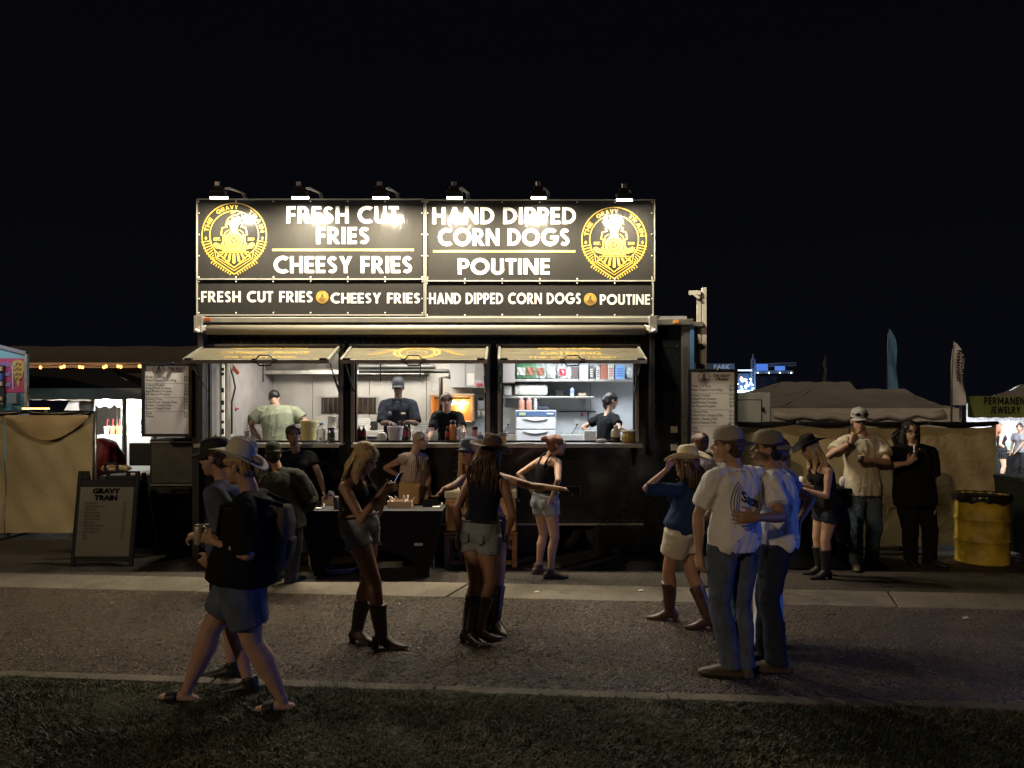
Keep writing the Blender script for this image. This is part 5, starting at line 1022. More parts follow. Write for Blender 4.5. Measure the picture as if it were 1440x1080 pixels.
def build_emblem():
    e = Emb(); k = Emb()
    pol = lambda r, a: (r*math.cos(R(a)), r*math.sin(R(a)))
    def rail(r, low, tip, w_):
        pt = [pol(r, a) for a in np.linspace(-low, 180+low, 60)]; e.stroke([(0, tip)]+pt+[(0, tip)], w_)
    rail(.985, 52, -1.19, .032); rail(.745, 40, -1.0, .028); 
    e.stroke([(-.60, -.42), (-.55, -.72), (0, -1.08), (.55, -.72), (.60, -.42)], .02)
    def curved(txt, a0, a1, cap, r0, bfont=False):
        V, F, w_ = word2d(txt, .13, .5); span = a0-a1
        e.glyphs([((r0+b*cap)*math.cos(R(a0-span*a/w_)), (r0+b*cap)*math.sin(R(a0-span*a/w_))) for a, b in V], F)
    curved('THE', 172, 143, .125, .805); curved('GRAVY', 128, 82, .125, .805); curved('TRAIN', 58, 6, .125, .805)
    for s in (-1, 1):
        c_ = np.array([s*.865, -.09]); e.fill([tuple(c_+q) for q in (np.array([0, .06]), np.array([.045, 0]), np.array([0, -.06]), np.array([-.045, 0]))])
        for i in range(9):
            a = -12-i*5.6; p0 = np.array([math.cos(R(a))*1.03*s, math.sin(R(a))*1.03]); p1 = np.array([s*(.70-.012*i), -.16-.072*i]) ; e.stroke([tuple(p0), tuple(p1)], .026)
        for i in range(9): u = i/9; q = np.array([s*(.64*(1-u)+.03), -.80-.40*u]); e.stroke([tuple(q), tuple(q+np.array([s*.035, -.06]))], .03)
        e.fill([(s*.63, -.25), (s*.55, -.22), (s*.45, -.27), (s*.38, -.36), (s*.38, -.43), (s*.55, -.40), (s*.62, -.33)]); e.stroke([(s*.40, -.28), (s*.34, -.22)], .03)
        e.stroke([(s*.38, -.33), (s*.33, -.24), (s*.33, 0), (s*.40, .02), (s*.36, .22), (s*.22, .26), (s*.26, .34), (s*.16, .42)], .035)
        e.stroke([(s*.29, -.1), (s*.28, .08), (s*.17, .16)], .022)
    est = text2d('EST.', .05); e.glyphs([(-.62+a*.115, -.16+b*.115) for a, b in est[0]], est[1]); yr = text2d('2019', .05); e.glyphs([(.42+a*.1, -.16+b*.115) for a, b in yr[0]], yr[1])
    circ = lambda r, n=28: [(r*math.cos(2*math.pi*i/n), -.17+r*math.sin(2*math.pi*i/n)) for i in range(n)]
    e.stroke(circ(.245), .075, True); e.stroke(circ(.16), .03, True); e.stroke(circ(.11), .03, True); gv = text2d('G', .06); e.glyphs([(-.05+a*.13, -.215+b*.13) for a, b in gv[0]], gv[1])
    e.fill([(-.33, -.22), (-.29, -.3), (-.2, -.42), (.2, -.42), (.29, -.3), (.33, -.22), (.36, -.48), (-.36, -.48)])
    e.stroke([(-.46, -.52), (.46, -.52)], .03)
    e.fill([(-.13, .08), (.13, .08), (.11, .24), (.17, .36), (.12, .42), (-.1, .42), (-.16, .36), (-.11, .24)])
    e.fill([(-.2, .42), (-.24, .35), (-.1, .3), (.05, .40), (.2, .42), (.22, .50), (.16, .58), (.05, .53), (-.08, .56), (-.05, .47)])
    e.stroke([(-.24, .4), (-.18, .5), (-.05, .6), (.1, .62), (.2, .7), (.26, .6), (.28, .45)], .028); e.stroke([(-.1, .66), (.02, .7), (.1, .76)], .028)
    for i in range(-3, 4):
        if i == 0: e.fill([(-.035, -.56), (.035, -.56), (.045, -.84), (0, -.88), (-.045, -.84)]); continue
        x = i*.115; b = i*.16; yb = -.88+abs(i)*.075; e.fill([(x-.032, -.56), (x+.032, -.56), (b+.038, yb), (b-.038, yb)])
    e.stroke([(-.46, -.56), (-.52, -.68), (0, -.98), (.52, -.68), (.46, -.56)], .022)
    return e
EMB = build_emblem()
def emblem(px, py, r, par, material=GOLD, y=YS-.0035):
    m = M(); rr = r*YS/1000.; m.add([(sx(px)+a*rr, y-z, sz(py)+b*rr) for a, b, z in EMB.V], EMB.F); return T.part('emblem', m, material, parent=par)
emblem(329.5, 331, 46, B1); emblem(863.5, 337, 46, B2)
for px, py, par in ((453.3, 418, B3), (830, 421, B4)):
    T.part('emblem_disc', M().add([(sx(px)+8.8*YS/1000*math.cos(t), YS-.0028, sz(py)+8.8*YS/1000*math.sin(t)) for t in np.linspace(0, 6.11, 30)], [tuple(range(30))]), mat('disc_gold', (.50, .30, .05), .5), parent=par)
    emblem(px, py, 8, par, mat('print_dark', (.06, .035, .01), .5))
# ---- six flood lamps on arms over the sign
LH = mat('lamp_housing', (.02, .02, .02), .35); LENS = mat('lamp_lens', (1, 1, 1), .2, emit=(1, .95, .82), es=30)
for i, px in enumerate((308, 422, 535, 639, 757, 877)):
    yl = 8.37+(.02 if i % 2 else 0); c = P(px, 268+(3 if i in (5,) else 0), yl); d = nrm(np.array([(-.12, -.05, 0, 0, .05, .14)[i], .28, -.95])); a_, b2_, d_ = frame(d, (0, 0, 1)); sd = np.array([1., 0, 0])
    mt_ = M().prism([(-.09, -.06), (.09, -.06), (.09, .06), (-.09, .06)], c, sd, np.cross(d, sd), d, .07).prism([(-.06, -.04), (.06, -.04), (.06, .04), (-.06, .04)], c-d*.05, sd, np.cross(d, sd), d, .05)
    fl_ = T.part('floodlight', mt_, LH, bevel=.008)
    T.part('fin', M().box(c[0]-.03, c[0]+.03, c[1]-.06, c[1]-.02, c[2]+.04, c[2]+.09), mat('lamp_metal', (.5, .5, .5), .3, metal=.8), parent=fl_, bevel=.004)
    arm = [c+[.0, .02, .03], c+[.05, .1, .06], np.array([c[0]+.12, YS-.08, sz(279)+.05]), np.array([c[0]+.13, YS+.04, sz(283)])]
    T.part('arm', M().tube(arm, .012, 6).tube([q+[.03, 0, .012*math.sin(k*2)] for k, q in enumerate(arm)], .005, 5), mat('lamp_metal', (0, 0, 0)), parent=fl_, smooth=True)
    T.part('lens', M().prism([(-.085, -.055), (.085, -.055), (.085, .055), (-.085, .055)], c+d*.072, sd, np.cross(d, sd), d, .022), LENS, parent=fl_)
    lamp_area('floodlight_beam', tuple(c+d*.098), tuple(d), .15, .09, FLOOD, (1, .88, .66), 165)
# ---- interior lights and fixed kitchen parts
for x, e_, col in ((-2.75, 24, (1, .93, .82)), (-1.3, 26, (1, .94, .84)), (.75, 46, (.84, .92, 1))):
    T.part('ceiling_lamp', M().box(x-.55, x+.55, 9.75, 9.87, 2.68, 2.718), mat('tube_light', (1, 1, 1), .5, emit=(1, .97, .9), es=5)); lamp_area('ceiling_lamp_beam', (x, 9.95, 2.67), (0, .22, -1), 1.3, .5, e_*ROOM, col)
HB = Thing.part; q = lambda px, Y: (px-720)*Y/1000.; zq = lambda py, Y: 1.85-(py-575)*Y/1000.
T.part('extractor_hood', M().prism([(10.95, 2.71), (11.3, 2.71), (11.3, zq(528, 11.3)), (11.0, zq(525, 11.0))], (q(350, 10.9), 0, 0), (0, 1, 0), (0, 0, 1), (1, 0, 0), q(600, 10.9)-q(350, 10.9)), mat('hood_steel', (.30, .28, .25), .3, metal=.8, var=.2))
T.part('hood_lip', M().box(q(350, 10.9), q(596, 10.9), 10.9, 10.948, zq(526, 10.9), zq(521, 10.9)), ALU)
BKB = mat('fryer_recess', (.025, .015, .01), .4, var=.5, scale=5)
T.part('vent_recess', M().box(q(452, 11.3), q(529, 11.3), 11.29, 11.318, zq(581, 11.3), zq(559, 11.3)), BKB)
for k in range(11): T.part('vent_bar', M().box(q(454+k*7, 11.28), q(455.4+k*7, 11.28), 11.27, 11.289, zq(580, 11.3), zq(560, 11.3)), mat('vent_bar_m', (.25, .2, .15), .3, metal=.8))
T.part('vent_frame', M().box(q(450, 11.28), q(531, 11.28), 11.265, 11.289, zq(559, 11.3), zq(557, 11.3)).box(q(450, 11.28), q(452, 11.28), 11.265, 11.289, zq(581, 11.3), zq(559, 11.3)).box(q(529, 11.28), q(531, 11.28), 11.265, 11.289, zq(581, 11.3), zq(559, 11.3)), ALUD)
# work benches along both walls
T.part('work_bench', M().box(q(345, 10.9), q(600, 10.9), 10.75, 11.3, ZFL, 1.52), STN, bevel=.005); T.part('work_bench', M().box(q(700, 10.9), XR-.1, 10.75, 11.3, ZFL, 1.46), STN, bevel=.005)
T.part('inner_counter', M().box(XL+.1, XR-.1, 9.06, 9.5, ZS-.1, ZS-.031), STN)
# pipes at top middle, tubes on the left end
PIP = mat('dark_pipe', (.05, .05, .045), .4, metal=.4)
T.part('gas_pipe', M().tube([(q(505, 10.2), 10.2, zq(522, 10.2)), (q(632, 10.2), 10.2, zq(522, 10.2)), (q(632, 10.2), 10.2, zq(531, 10.2)), (q(620, 10.2), 10.2, zq(531, 10.2)), (q(620, 10.2), 10.2, 1.55)], .03, 8), PIP, smooth=True)
T.part('gas_pipe', M().tube([(q(505, 10.1), 10.1, zq(516, 10.1)), (q(612, 10.1), 10.1, zq(516, 10.1))], .035, 8), PIP, smooth=True)
for px in (370, 535, 591): T.part('hanging_rod', M().tube([(q(px, 9.4), 9.4, 2.7), (q(px, 9.4), 9.4, zq(537, 9.4))], .009, 6), BLKM)
cw = mat('pipe_white', (.6, .56, .5), .4)
for a, b in ((352, 365), (354, 364)): T.part('wall_pipe', M().tube([(q(a, 10.9), 10.9, zq(515 if a == 352 else 548, 10.9)), (q(a, 10.9), 10.9, 1.3)], .02, 7), cw, smooth=True)
T.part('wall_pipe', M().tube([(q(325, 10.9), 10.9, zq(526, 10.9)), (q(356, 10.9), 10.9, zq(527, 10.9))], .02, 7).tube([(q(325, 10.9), 10.9, zq(584, 10.9)), (q(356, 10.9), 10.9, zq(582, 10.9))], .022, 7), cw, smooth=True)
T.part('steel_edge', M().box(q(363, 11.2), q(366, 11.2), 11.24, 11.31, ZFL, zq(522, 11.2)), ALU)
T.part('hose', M().tube([(q(322, 9.6), 9.6, zq(512, 9.6)), (q(328, 9.6), 9.6, zq(530, 9.6)), (q(331, 9.6), 9.6, zq(545, 9.6)), (q(326, 9.6), 9.6, zq(565, 9.6)), (q(326, 9.6), 9.6, zq(610, 9.6))], .012, 7), BLKM, smooth=True)
T.part('door_edge', M().box(q(318, 9.5), q(322, 9.5), 9.45, 9.55, ZFL, 2.7), ALU); T.part('door_edge', M().box(q(309, 9.3), q(313, 9.3), 9.28, 9.32, 1.45, 2.6), ALUD)
T.part('led_column', M().box(q(313, 9.2), q(316, 9.2), 9.18, 9.2, 1.5, 2.42), mat('column_lit', (1, 1, 1), .5, var=0, emit=(1, .9, .55), es=.55))
for k in range(7): T.part('black_band', M().box(q(312.8, 9.2), q(316.2, 9.2), 9.16, 9.178, 1.5+[.02, .16, .3, .4, .56, .78, .84][k], 1.5+[.1, .2, .34, .46, .62, .82, .88][k]), BLKM)
T.part('orange_tag', M().prism([(0, 0), (.11, -.11), (.14, -.08), (.04, .05)], (q(322.5, 9.7), 9.7, zq(516, 9.7)), (1, 0, 0), (0, 0, 1), (0, 1, 0), .004), mat('tag_orange', (.75, .2, .08), .6, emit=(.75, .2, .08), es=.15))
T.part('valve', M().ell((q(330, 9.8), 9.8, zq(575, 9.8)), (.035,)*3).tube([(q(328, 9.8), 9.8, zq(578, 9.8)), (q(336, 9.8), 9.8, zq(574, 9.8))], .008, 6), mat('valve_red', (.4, .04, .03), .4))
# shelves on the right
T.part('wall_shelf', M().box(q(716, 10.9), q(893, 10.9), 10.72, 11.3, zq(536.5, 10.72), zq(533, 10.72)), ALU, bevel=.003); T.part('wall_shelf', M().box(q(706, 10.95), q(834, 10.95), 10.8, 11.3, zq(560, 10.8), zq(557.5, 10.8)), ALU, bevel=.003)
for px in (709, 822): T.part('shelf_bracket', M().prism([(0, 0), (-.26, 0), (0, -.12)], (q(px, 11.2), 11.3, zq(561, 11)), (0, 1, 0), (0, 0, 1), (1, 0, 0), .03), ALUD)
T.part('grey_duct', M().box(q(706, 10.5), q(724, 10.5), 10.4, 11.3, zq(538, 10.5), 2.71), mat('duct_brown', (.19, .165, .15), .6))
T.part('wall_cupboard', M().box(q(634, 10.9), q(682, 10.9), 10.85, 11.3, zq(545, 10.9), 2.7), mat('cupboard_grey', (.42, .42, .42), .45), bevel=.004); T.part('cupboard_seam', M().box(q(654, 10.85), q(654.6, 10.85), 10.842, 10.849, zq(544, 10.9), 2.7), BLKM)
T.part('brown_flap', M().box(q(668, 10.6), q(684, 10.6), 10.58, 10.6, zq(534, 10.6), 2.7), mat('duct_brown', (0, 0, 0)))
T.part('notice', M().box(q(657, 10.84), q(667, 10.84), 10.835, 10.841, zq(542, 10.84), zq(525, 10.84)), WHT); T.part('notice', M().box(q(670, 10.84), q(678, 10.84), 10.835, 10.841, zq(543, 10.84), zq(539, 10.84)), mat('notice_red', (.55, .05, .08), .5), label='small red notice')
T.part('knife_rack', M().box(q(786, 11.25), q(838, 11.25), 11.28, 11.31, zq(579.5, 11.25), zq(578, 11.25)), BLKM)
for px in (806, 709):
    so = T.part('socket', M().box(q(px+2, 11.25), q(px+9, 11.25), 11.29, 11.315, zq(601, 11.25), zq(589, 11.25)), WHT, bevel=.003)
    T.part('plug', M().box(q(px+4, 11.25), q(px+7, 11.25), 11.26, 11.289, zq(598, 11.25), zq(596, 11.25)), BLKM, parent=so)
    T.part('cord', M().tube([(q(px+5.5, 11.25), 11.26, zq(598, 11.25)), (q(px-3, 11.2), 11.2, zq(612, 11.2))], .007, 5), BLKM, parent=so)
# ------------------------------------------------------------------ menu boards
ITEMS = [('Fresh Cut Fries', '$10'), ('Hand Dipped Corn Dog', '$10'), None, ('Classic Poutine', '$15'), ('Pulled Pork Poutine', '$18'), ('Beef Brisket Poutine', '$18'), ('All Aboard Poutine', '$20'), None, ('Cheesy Fries', '$12'), ('Pulled Pork Cheesy Fries', '$16'), ('Brisket Cheesy Fries', '$16'), ('Bacon Cheesy Fries', '$15'), None, ('Soda', '$4'), ('Water', '$3')]
PAP = mat('menu_sheet', (.88, .87, .85), .5, bump=.15, bscale=6, spec=.2); INK = mat('menu_ink', (.05, .045, .045), .5)
def menu_board(label, px0, px1, py0, py1, Y, ang):
    a = P(px0, py1, Y); b = P(px1, py0, Y); w_ = (b[0]-a[0])/math.cos(ang); h_ = b[2]-a[2]
    t = Thing('menu_board', label, 'menu board', (a[0], Y, a[2]), ang)
    m = M(); m.box(0, w_, -.03, 0, 0, .035).box(0, w_, -.03, 0, h_-.035, h_).box(0, .04, -.03, 0, .035, h_-.035).box(w_-.04, w_, -.03, 0, .035, h_-.035); t.part('frame', m, BLKM, bevel=.004)
    t.part('sheet', M().box(.041, w_-.041, -.012, -.004, .036, h_-.036), PAP); t.part('back_plate', M().box(.01, w_-.01, 0, .02, .01, h_-.01), BLKM)
    t.part('clip', M().ell((w_*.62, -.035, h_-.01), (.025, .02, .02)), BLKM)
    m = M(); y0 = -.0128; W_ = w_-.1
    for tx, z, k in (('THE GRAVY', .905, .40), ('•TRAIN•', .865, .32)):
        q = text2d(tx, .05); s = W_*k/q[2]; put2d(m, q, .05+W_*.52+(W_*.42-W_*k)/2, h_*z, s, .034/.72, y0)
    z = .79
    for it in ITEMS:
        if it is None: m.box(.05, .05+W_*.92, y0-.0002, y0, h_*(z+.012), h_*(z+.012)+.003); z -= .022; continue
        q = text2d(it[0], .01); put2d(m, q, .05, h_*z, .027/.72, .030/.72, y0); q = text2d(it[1], .0); put2d(m, q, .05+W_*.9, h_*z, .028/.72, .030/.72, y0); z -= .042
    t.part('lettering', m, INK)
    rr = .075; m = M(); m.add([(.05+W_*.30+x*rr, y0-zz*.3, h_*.9+v*rr) for x, v, zz in EMB.V], EMB.F); t.part('emblem', m, INK)
    return t
menu_board('white menu board on the left end of the trailer beside the first window', 200, 270, 510, 614, 8.80, R(2))
mr_ = menu_board('white menu board on the right end of the trailer below the twin posts', 966, 1036, 519, 640, 8.62, R(-2))
t = Thing('board_post', 'black post carrying the left menu board', 'post', (P(274, 0, 8.85)[0], 8.85, 0)); t.part('post', M().box(P(271, 0, 8.85)[0], P(281, 0, 8.85)[0], 8.83, 8.88, 0, P(0, 508, 8.85)[2]), BLKM, bevel=.004); t.part('clamp', M().box(P(268, 0, 8.8)[0], P(281, 0, 8.8)[0], 8.79, 8.829, P(0, 521, 8.8)[2], P(0, 515, 8.8)[2]), BLKM)
# propane / generator cabinet at the left end
t = Thing('steel_cabinet', 'dull steel front cabinet below the left menu board', 'cabinet', (P(243, 0, 9.1)[0], 9.3, 0)); a, b = P(213, 0, 9.1)[0], P(274, 0, 9.1)[0]
t.part('frame', M().box(a-.02, b+.02, 9.1, 9.7, .42, P(0, 618, 9.1)[2]), BLKM, bevel=.005)
t.part('door', M().box(a+.01, b-.01, 9.08, 9.098, P(0, 681, 9.1)[2]+.02, P(0, 622, 9.1)[2]-.02), mat('door_steel', (.12, .115, .105), .42, metal=.6, var=.15), bevel=.003)
for py in (621.5, 681.5): t.part('edge_bar', M().box(a, b, 9.065, 9.079, P(0, py+1, 9.1)[2], P(0, py-1, 9.1)[2]), ALU)
t.part('leg', M().box(a, a+.05, 9.15, 9.2, 0, .42), BLKM); t.part('leg', M().box(b-.05, b, 9.15, 9.2, 0, .42), BLKM); t.part('lower_rail', M().box(a, b, 9.1, 9.12, P(0, 703, 9.1)[2], P(0, 701, 9.1)[2]), ALUD)
t = Thing('storage_bin', 'black storage bin with a cardboard edge under the steel cabinet', 'bin', (P(245, 0, 9.3)[0], 9.4, 0)); a, b = P(222, 0, 9.3)[0], P(270, 0, 9.3)[0]
t.part('bin', M().box(a+.05, b, 9.25, 9.6, .01, .43), mat('bin_black', (.015, .015, .017), .5), bevel=.02); t.part('cardboard', M().box(a, a+.045, 9.24, 9.5, .02, .42), mat('cardboard', (.30, .18, .09), .8)); t.part('lid', M().box(a+.03, b+.02, 9.23, 9.62, .432, .46), mat('lid_brown', (.10, .07, .05), .6), bevel=.01)
# ------------------------------------------------------------------ sandwich board
t = Thing('sandwich_board', 'black sandwich board reading Gravy Train on the pavement at left', 'sign', (P(142, 0, 8.33)[0], 8.4, 0), 0); Ya = 8.33; a, b = P(98, 0, Ya)[0], P(186, 0, Ya)[0]; zt = P(0, 664, Ya)[2]; SB = mat('board_plastic', (.010, .011, .013), .5, bump=.1, bscale=30, spec=.15)
lean = lambda z: Ya+.16*z/zt; U = np.array([1., 0, 0]); V_ = nrm([0, .16, zt]); N_ = np.cross(U, V_)
O = np.array([a, Ya, 0.]); Wd = b-a; Lh = math.hypot(.16, zt)
def pz(x0, x1, z0, z1, th=.03, off=0.): return M().prism([(x0, z0), (x1, z0), (x1, z1), (x0, z1)], O-(N_ if N_[1] > 0 else -N_)*off, U, V_, (N_ if N_[1] > 0 else -N_), th)
fm = pz(0, .05, 0, Lh); fm.merge(pz(Wd-.05, Wd, 0, Lh-.0)); fm.merge(pz(.05, Wd-.05, .06, .12)); fm.merge(pz(.05, Wd-.05, Lh-.19, Lh-.10)); fm.merge(pz(.05, .13, Lh-.10, Lh)); fm.merge(pz(Wd*.45, Wd-.05, Lh-.10, Lh-.06)); fm.merge(pz(Wd*.45, Wd*.5, Lh-.06, Lh)); fm.merge(pz(Wd*.45, Wd-.05, Lh-.02, Lh)); fm.merge(pz(Wd*.78, Wd*.84, Lh-.06, Lh-.02))
t.part('front_frame', fm, SB, bevel=.005)
O = np.array([a, Ya+.62, 0.]); V_ = nrm([0, -.34, zt]); N_ = np.cross(U, V_); bf = pz(0, .05, 0, Lh); bf.merge(pz(Wd-.05, Wd, 0, Lh)); bf.merge(pz(.05, Wd-.05, .1, Lh-.1, .02)); t.part('rear_frame', bf, SB, bevel=.005)
O = np.array([a, Ya, 0.]); V_ = nrm([0, .16, zt]); N_ = np.cross(U, V_)
t.part('sheet', pz(.05, Wd-.05, .12, Lh-.19, .008, .002), mat('sandwich_sheet', (.13, .125, .08), .28, bump=.1, bscale=3, coat=.4))
def lean_text(tx, x, z, sx_, sz_, bold): qq = text2d(tx, bold); m = M(); o_ = O-(N_ if N_[1] > 0 else -N_)*.004; m.add([tuple(o_+U*(x+aa*sx_)+V_*(z+bb*sz_)) for aa, bb in qq[0]], qq[1]); return m
qw = text2d('GRAVY', .06)[2]; DK2 = mat('board_letter', (.006, .006, .006), .95, spec=0); t.part('lettering', lean_text('GRAVY', Wd*.27, Lh-.265, .33/qw, .058/.72, .06), DK2); qw = text2d('TRAIN', .06)[2]; t.part('lettering', lean_text('TRAIN', Wd*.31, Lh-.345, .27/qw, .058/.72, .06), DK2)
m = M()
for i, it in enumerate([x for x in ITEMS if x][:12]): z = Lh-.39-i*.0375; m.merge(lean_text(it[0], .12, z, .024, .03, .02)); m.merge(lean_text(it[1], Wd-.16, z, .024, .03, .02))
t.part('lettering', m, mat('faded_ink', (.05, .05, .045), .9))
# ------------------------------------------------------------------ black covered table in front
t = Thing('table', 'long folding table under a black fitted cover in front of the trailer', 'table', (P(520, 0, 7.9)[0], 7.95, 0)); BC = mat('black_cloth', (.006, .006, .0065), .8, spec=.1, var=.2, scale=2, bump=.2, bscale=8)
TX0, TX1, TY0, TY1, TZ = P(418, 0, 7.7)[0], P(622, 0, 7.7)[0], 7.72, 8.28, .74
t.part('table_top', M().box(TX0+.02, TX1-.02, TY0+.01, TY1-.01, .71, TZ), mat('table_cloth_top', (.03, .028, .026), .6, var=.2), bevel=.008)
m = M(); nu, nv = 60, 14
def skf(u, v): # front skirt, drawn in towards the floor and cut into an arch
    x = TX0+(TX1-TX0)*u; k = 1-v; x = x+(.5-u)*.34*k+.004*math.sin(u*60)*k; y = TY0-.002+.02*k*math.sin(u*9)+.05*k; return np.array([x, y, .0])
V = []; 
for j in range(nv+1):
    for i in range(nu+1):
        u, v = i/nu, j/nv; arch = .02+.30*max(0, 1-((u-.5)/.40)**2)**.5 if abs(u-.5) < .40 else .02; z = arch+(TZ+.002-arch)*v; q3 = skf(u, z/TZ); q3[2] = z; V.append(q3)
m.add(V, [(j*(nu+1)+i, j*(nu+1)+i+1, (j+1)*(nu+1)+i+1, (j+1)*(nu+1)+i) for j in range(nv) for i in range(nu)]); t.part('skirt', m, BC, smooth=True)
for s, xx in ((0, TX0), (1, TX1)):
    m = M(); V = []
    for j in range(9):
        for i in range(13):
            u, v = i/12, j/8; z = .02+(TZ-.018)*v; V.append((xx+(.17 if s == 0 else -.17)*(1-v)+.012*math.sin(u*14)*(1-v), TY0+.05*(1-v)+(TY1-TY0-.08*(1-v))*u, z))
    m.add(V, [(j*13+i, j*13+i+1, (j+1)*13+i+1, (j+1)*13+i) for j in range(8) for i in range(12)]); t.part('side_skirt', m, BC, smooth=True)
t.part('cover', M().quad((TX0, TY0, TZ+.003), (TX1, TY0, TZ+.003), (TX1, TY1, TZ+.003), (TX0, TY1, TZ+.003)), mat('table_cloth_top', (0, 0, 0)))
for x in (TX0+.15, TX1-.15):
    for y in (TY0+.1, TY1-.1): t.part('leg', M().tube([(x, y, 0), (x, y, .7)], .015, 8), STEEL)
t.part('label_patch', M().box(P(582, 0, TY0)[0], P(594, 0, TY0)[0], TY0+.02, TY0+.024, .36, .39), mat('patch_grey', (.25, .28, .26), .5))
def on_table(px, py): Y = (1.85-.745)*1000/(py-575); return np.array([(px-720)*Y/1000, Y, .7445])
for i, (px, py, w_) in enumerate(((439, 715, .20), (605, 713, .18))):
    c = on_table(px, py); t = Thing('card_tablet', ['left', 'right'][i]+' small black tablet standing on the black table'+[' near the olive shirt', ' beside the striped blouse'][i], 'tablet', tuple(c))
    t.part('stand', M().prism([(0, 0), (.09, 0), (.045, .07)], c+[-w_/2+.01, 0, 0], (0, 1, 0), (0, 0, 1), (1, 0, 0), w_-.02), BLKM); t.part('screen', M().prism([(-w_/2, .005), (w_/2, .005), (w_/2, .095), (-w_/2, .095)], c+[0, -.012, 0], (1, 0, 0), nrm([0, .45, 1]), nrm([0, 1, -.45]), .01), mat('black_glass', (.004, .004, .005), .12, coat=.5), bevel=.002)
    c2 = c+[.07, -.05, 0]; u = Thing('card_reader', 'white card reader with cord beside the '+['left', 'right'][i]+' tablet', 'card reader', tuple(c2)); u.part('body', M().box(c2[0]-.04, c2[0]+.04, c2[1]-.03, c2[1]+.03, c2[2]+.001, c2[2]+.016), WHT, bevel=.005); u.part('cord', M().tube([c2+[.03, 0, .01], c2+[.07, .02, .03], c2+[.06, .06, .05]], .003, 5), WHT)
c = on_table(563, 713); t = Thing('cutlery_box', 'open cardboard box of plastic cutlery in the middle of the table', 'box', tuple(c)); KR = mat('kraft_box', (.50, .36, .2), .7, var=.15)
m = M(); wb, db, hb = .13, .09, .075
for s in (-1, 1): m.box(c[0]+s*wb-.003, c[0]+s*wb+.003, c[1]-db, c[1]+db, c[2], c[2]+hb); m.box(c[0]-wb+.004, c[0]+wb-.004, c[1]+s*db-.003, c[1]+s*db+.003, c[2], c[2]+hb)
m.box(c[0]-wb+.004, c[0]+wb-.004, c[1]-db+.004, c[1]+db-.004, c[2], c[2]+.006); t.part('tray', m, KR)
for i in range(12): a_ = c+[rnd.uniform(-.09, .09), rnd.uniform(-.05, .05), .03]; t.part('fork', M().bar(a_, a_+np.array([rnd.uniform(-.08, .08), rnd.uniform(-.05, .05), rnd.uniform(.07, .11)]), .014, .004), mat('plastic_white', (.75, .73, .7), .4))
c = on_table(572, 711)+[0, .22, 0]; t = Thing('paper_bag', 'brown paper bag standing behind the cutlery box', 'bag', tuple(c)); t.part('bag', M().loft([(c, .13, .07), (c+[0, 0, .14], .13, .06), (c+[.01, 0, .24], .125, .03)], side=(1, 0, 0), n=8, ex=5), mat('kraft_bag', (.50, .33, .16), .8, bump=.4, bscale=14)); t.part('fold', M().box(c[0]-.12, c[0]+.13, c[1]-.035, c[1]-.028, c[2]+.2, c[2]+.235), mat('kraft_bag', (0, 0, 0)))
for i, (px, py, lab, cc) in enumerate(((473, 716, 'dark drinks tumbler at the left half of the table', (.1, .1, .11)), (423, 713, 'red squeeze bottle on the left corner of the table', (.5, .1, .08)))):
    c = on_table(px, py); t = Thing('tumbler' if i == 0 else 'squeeze_bottle', lab, 'tumbler' if i == 0 else 'bottle', tuple(c)); t.part('body', M().lathe(c, [(.03, 0), (.036, .1), (.034, .12)], 16), mat('tumb%d' % i, cc, .25, metal=.2), smooth=True); t.part('lid', M().lathe(c, [(.036, .121), (.03, .135), (.012, .145)], 14), WHT if i else BLKM, smooth=True)
c = on_table(462, 711)+[0, .1, 0]; t = Thing('napkin_box', 'plain cardboard napkin box behind the blonde woman', 'box', tuple(c)); t.part('box', M().box(c[0]-.09, c[0]+.09, c[1]-.06, c[1]+.06, c[2]+.001, c[2]+.10), KR, bevel=.004); t.part('napkin', M().prism([(-.05, 0), (.05, 0), (.03, .05), (-.02, .06)], c+[0, 0, .1], (1, 0, 0), (0, 0, 1), (0, 1, 0), .01), WHT)
# rolled cable lying under the table
m = M()
for k in range(3): m.tube([(P(470, 0, 8)[0]+(.2+.03*k)*math.cos(t_), 8.0+(.1+.01*k)*math.sin(t_), .025+.02*k) for t_ in np.linspace(0, 6.2, 24)], .012, 6)
solo('cable_coil', 'grey cable coiled on the ground under the black table', 'cable', m, mat('cable_grey', (.14, .13, .12), .6), smooth=True)
# ------------------------------------------------------------------ peach cooler on a wooden crate
t = Thing('cooler', 'peach coloured cooler with pale lid on a wooden crate by the trailer', 'cooler', (P(676, 0, 8.5)[0], 8.6, .24)); a, b = P(626, 0, 8.3)[0], P(726, 0, 8.3)[0]; PE = mat('cooler_peach', (.72, .44, .25), .45, var=.06); PE2 = mat('cooler_cream', (.70, .64, .48), .45)
zb, z1, z2 = P(0, 748, 8.3)[2], P(0, 702, 8.3)[2], P(0, 689, 8.3)[2]
t.part('body', M().box(a, b, 8.3, 8.82, zb, z1), PE, bevel=.03); t.part('lid', M().box(a-.01, b+.01, 8.29, 8.83, z1+.002, z2), PE2, bevel=.025); t.part('seam', M().box(a-.004, b+.004, 8.296, 8.82, z1-.035, z1-.028), mat('seam_dark', (.2, .12, .07), .6))
for px in (716,): t.part('latch', M().box(P(px, 0, 8.3)[0]-.02, P(px, 0, 8.3)[0]+.025, 8.275, 8.299, z1-.06, z1+.03), BLKM, bevel=.006)
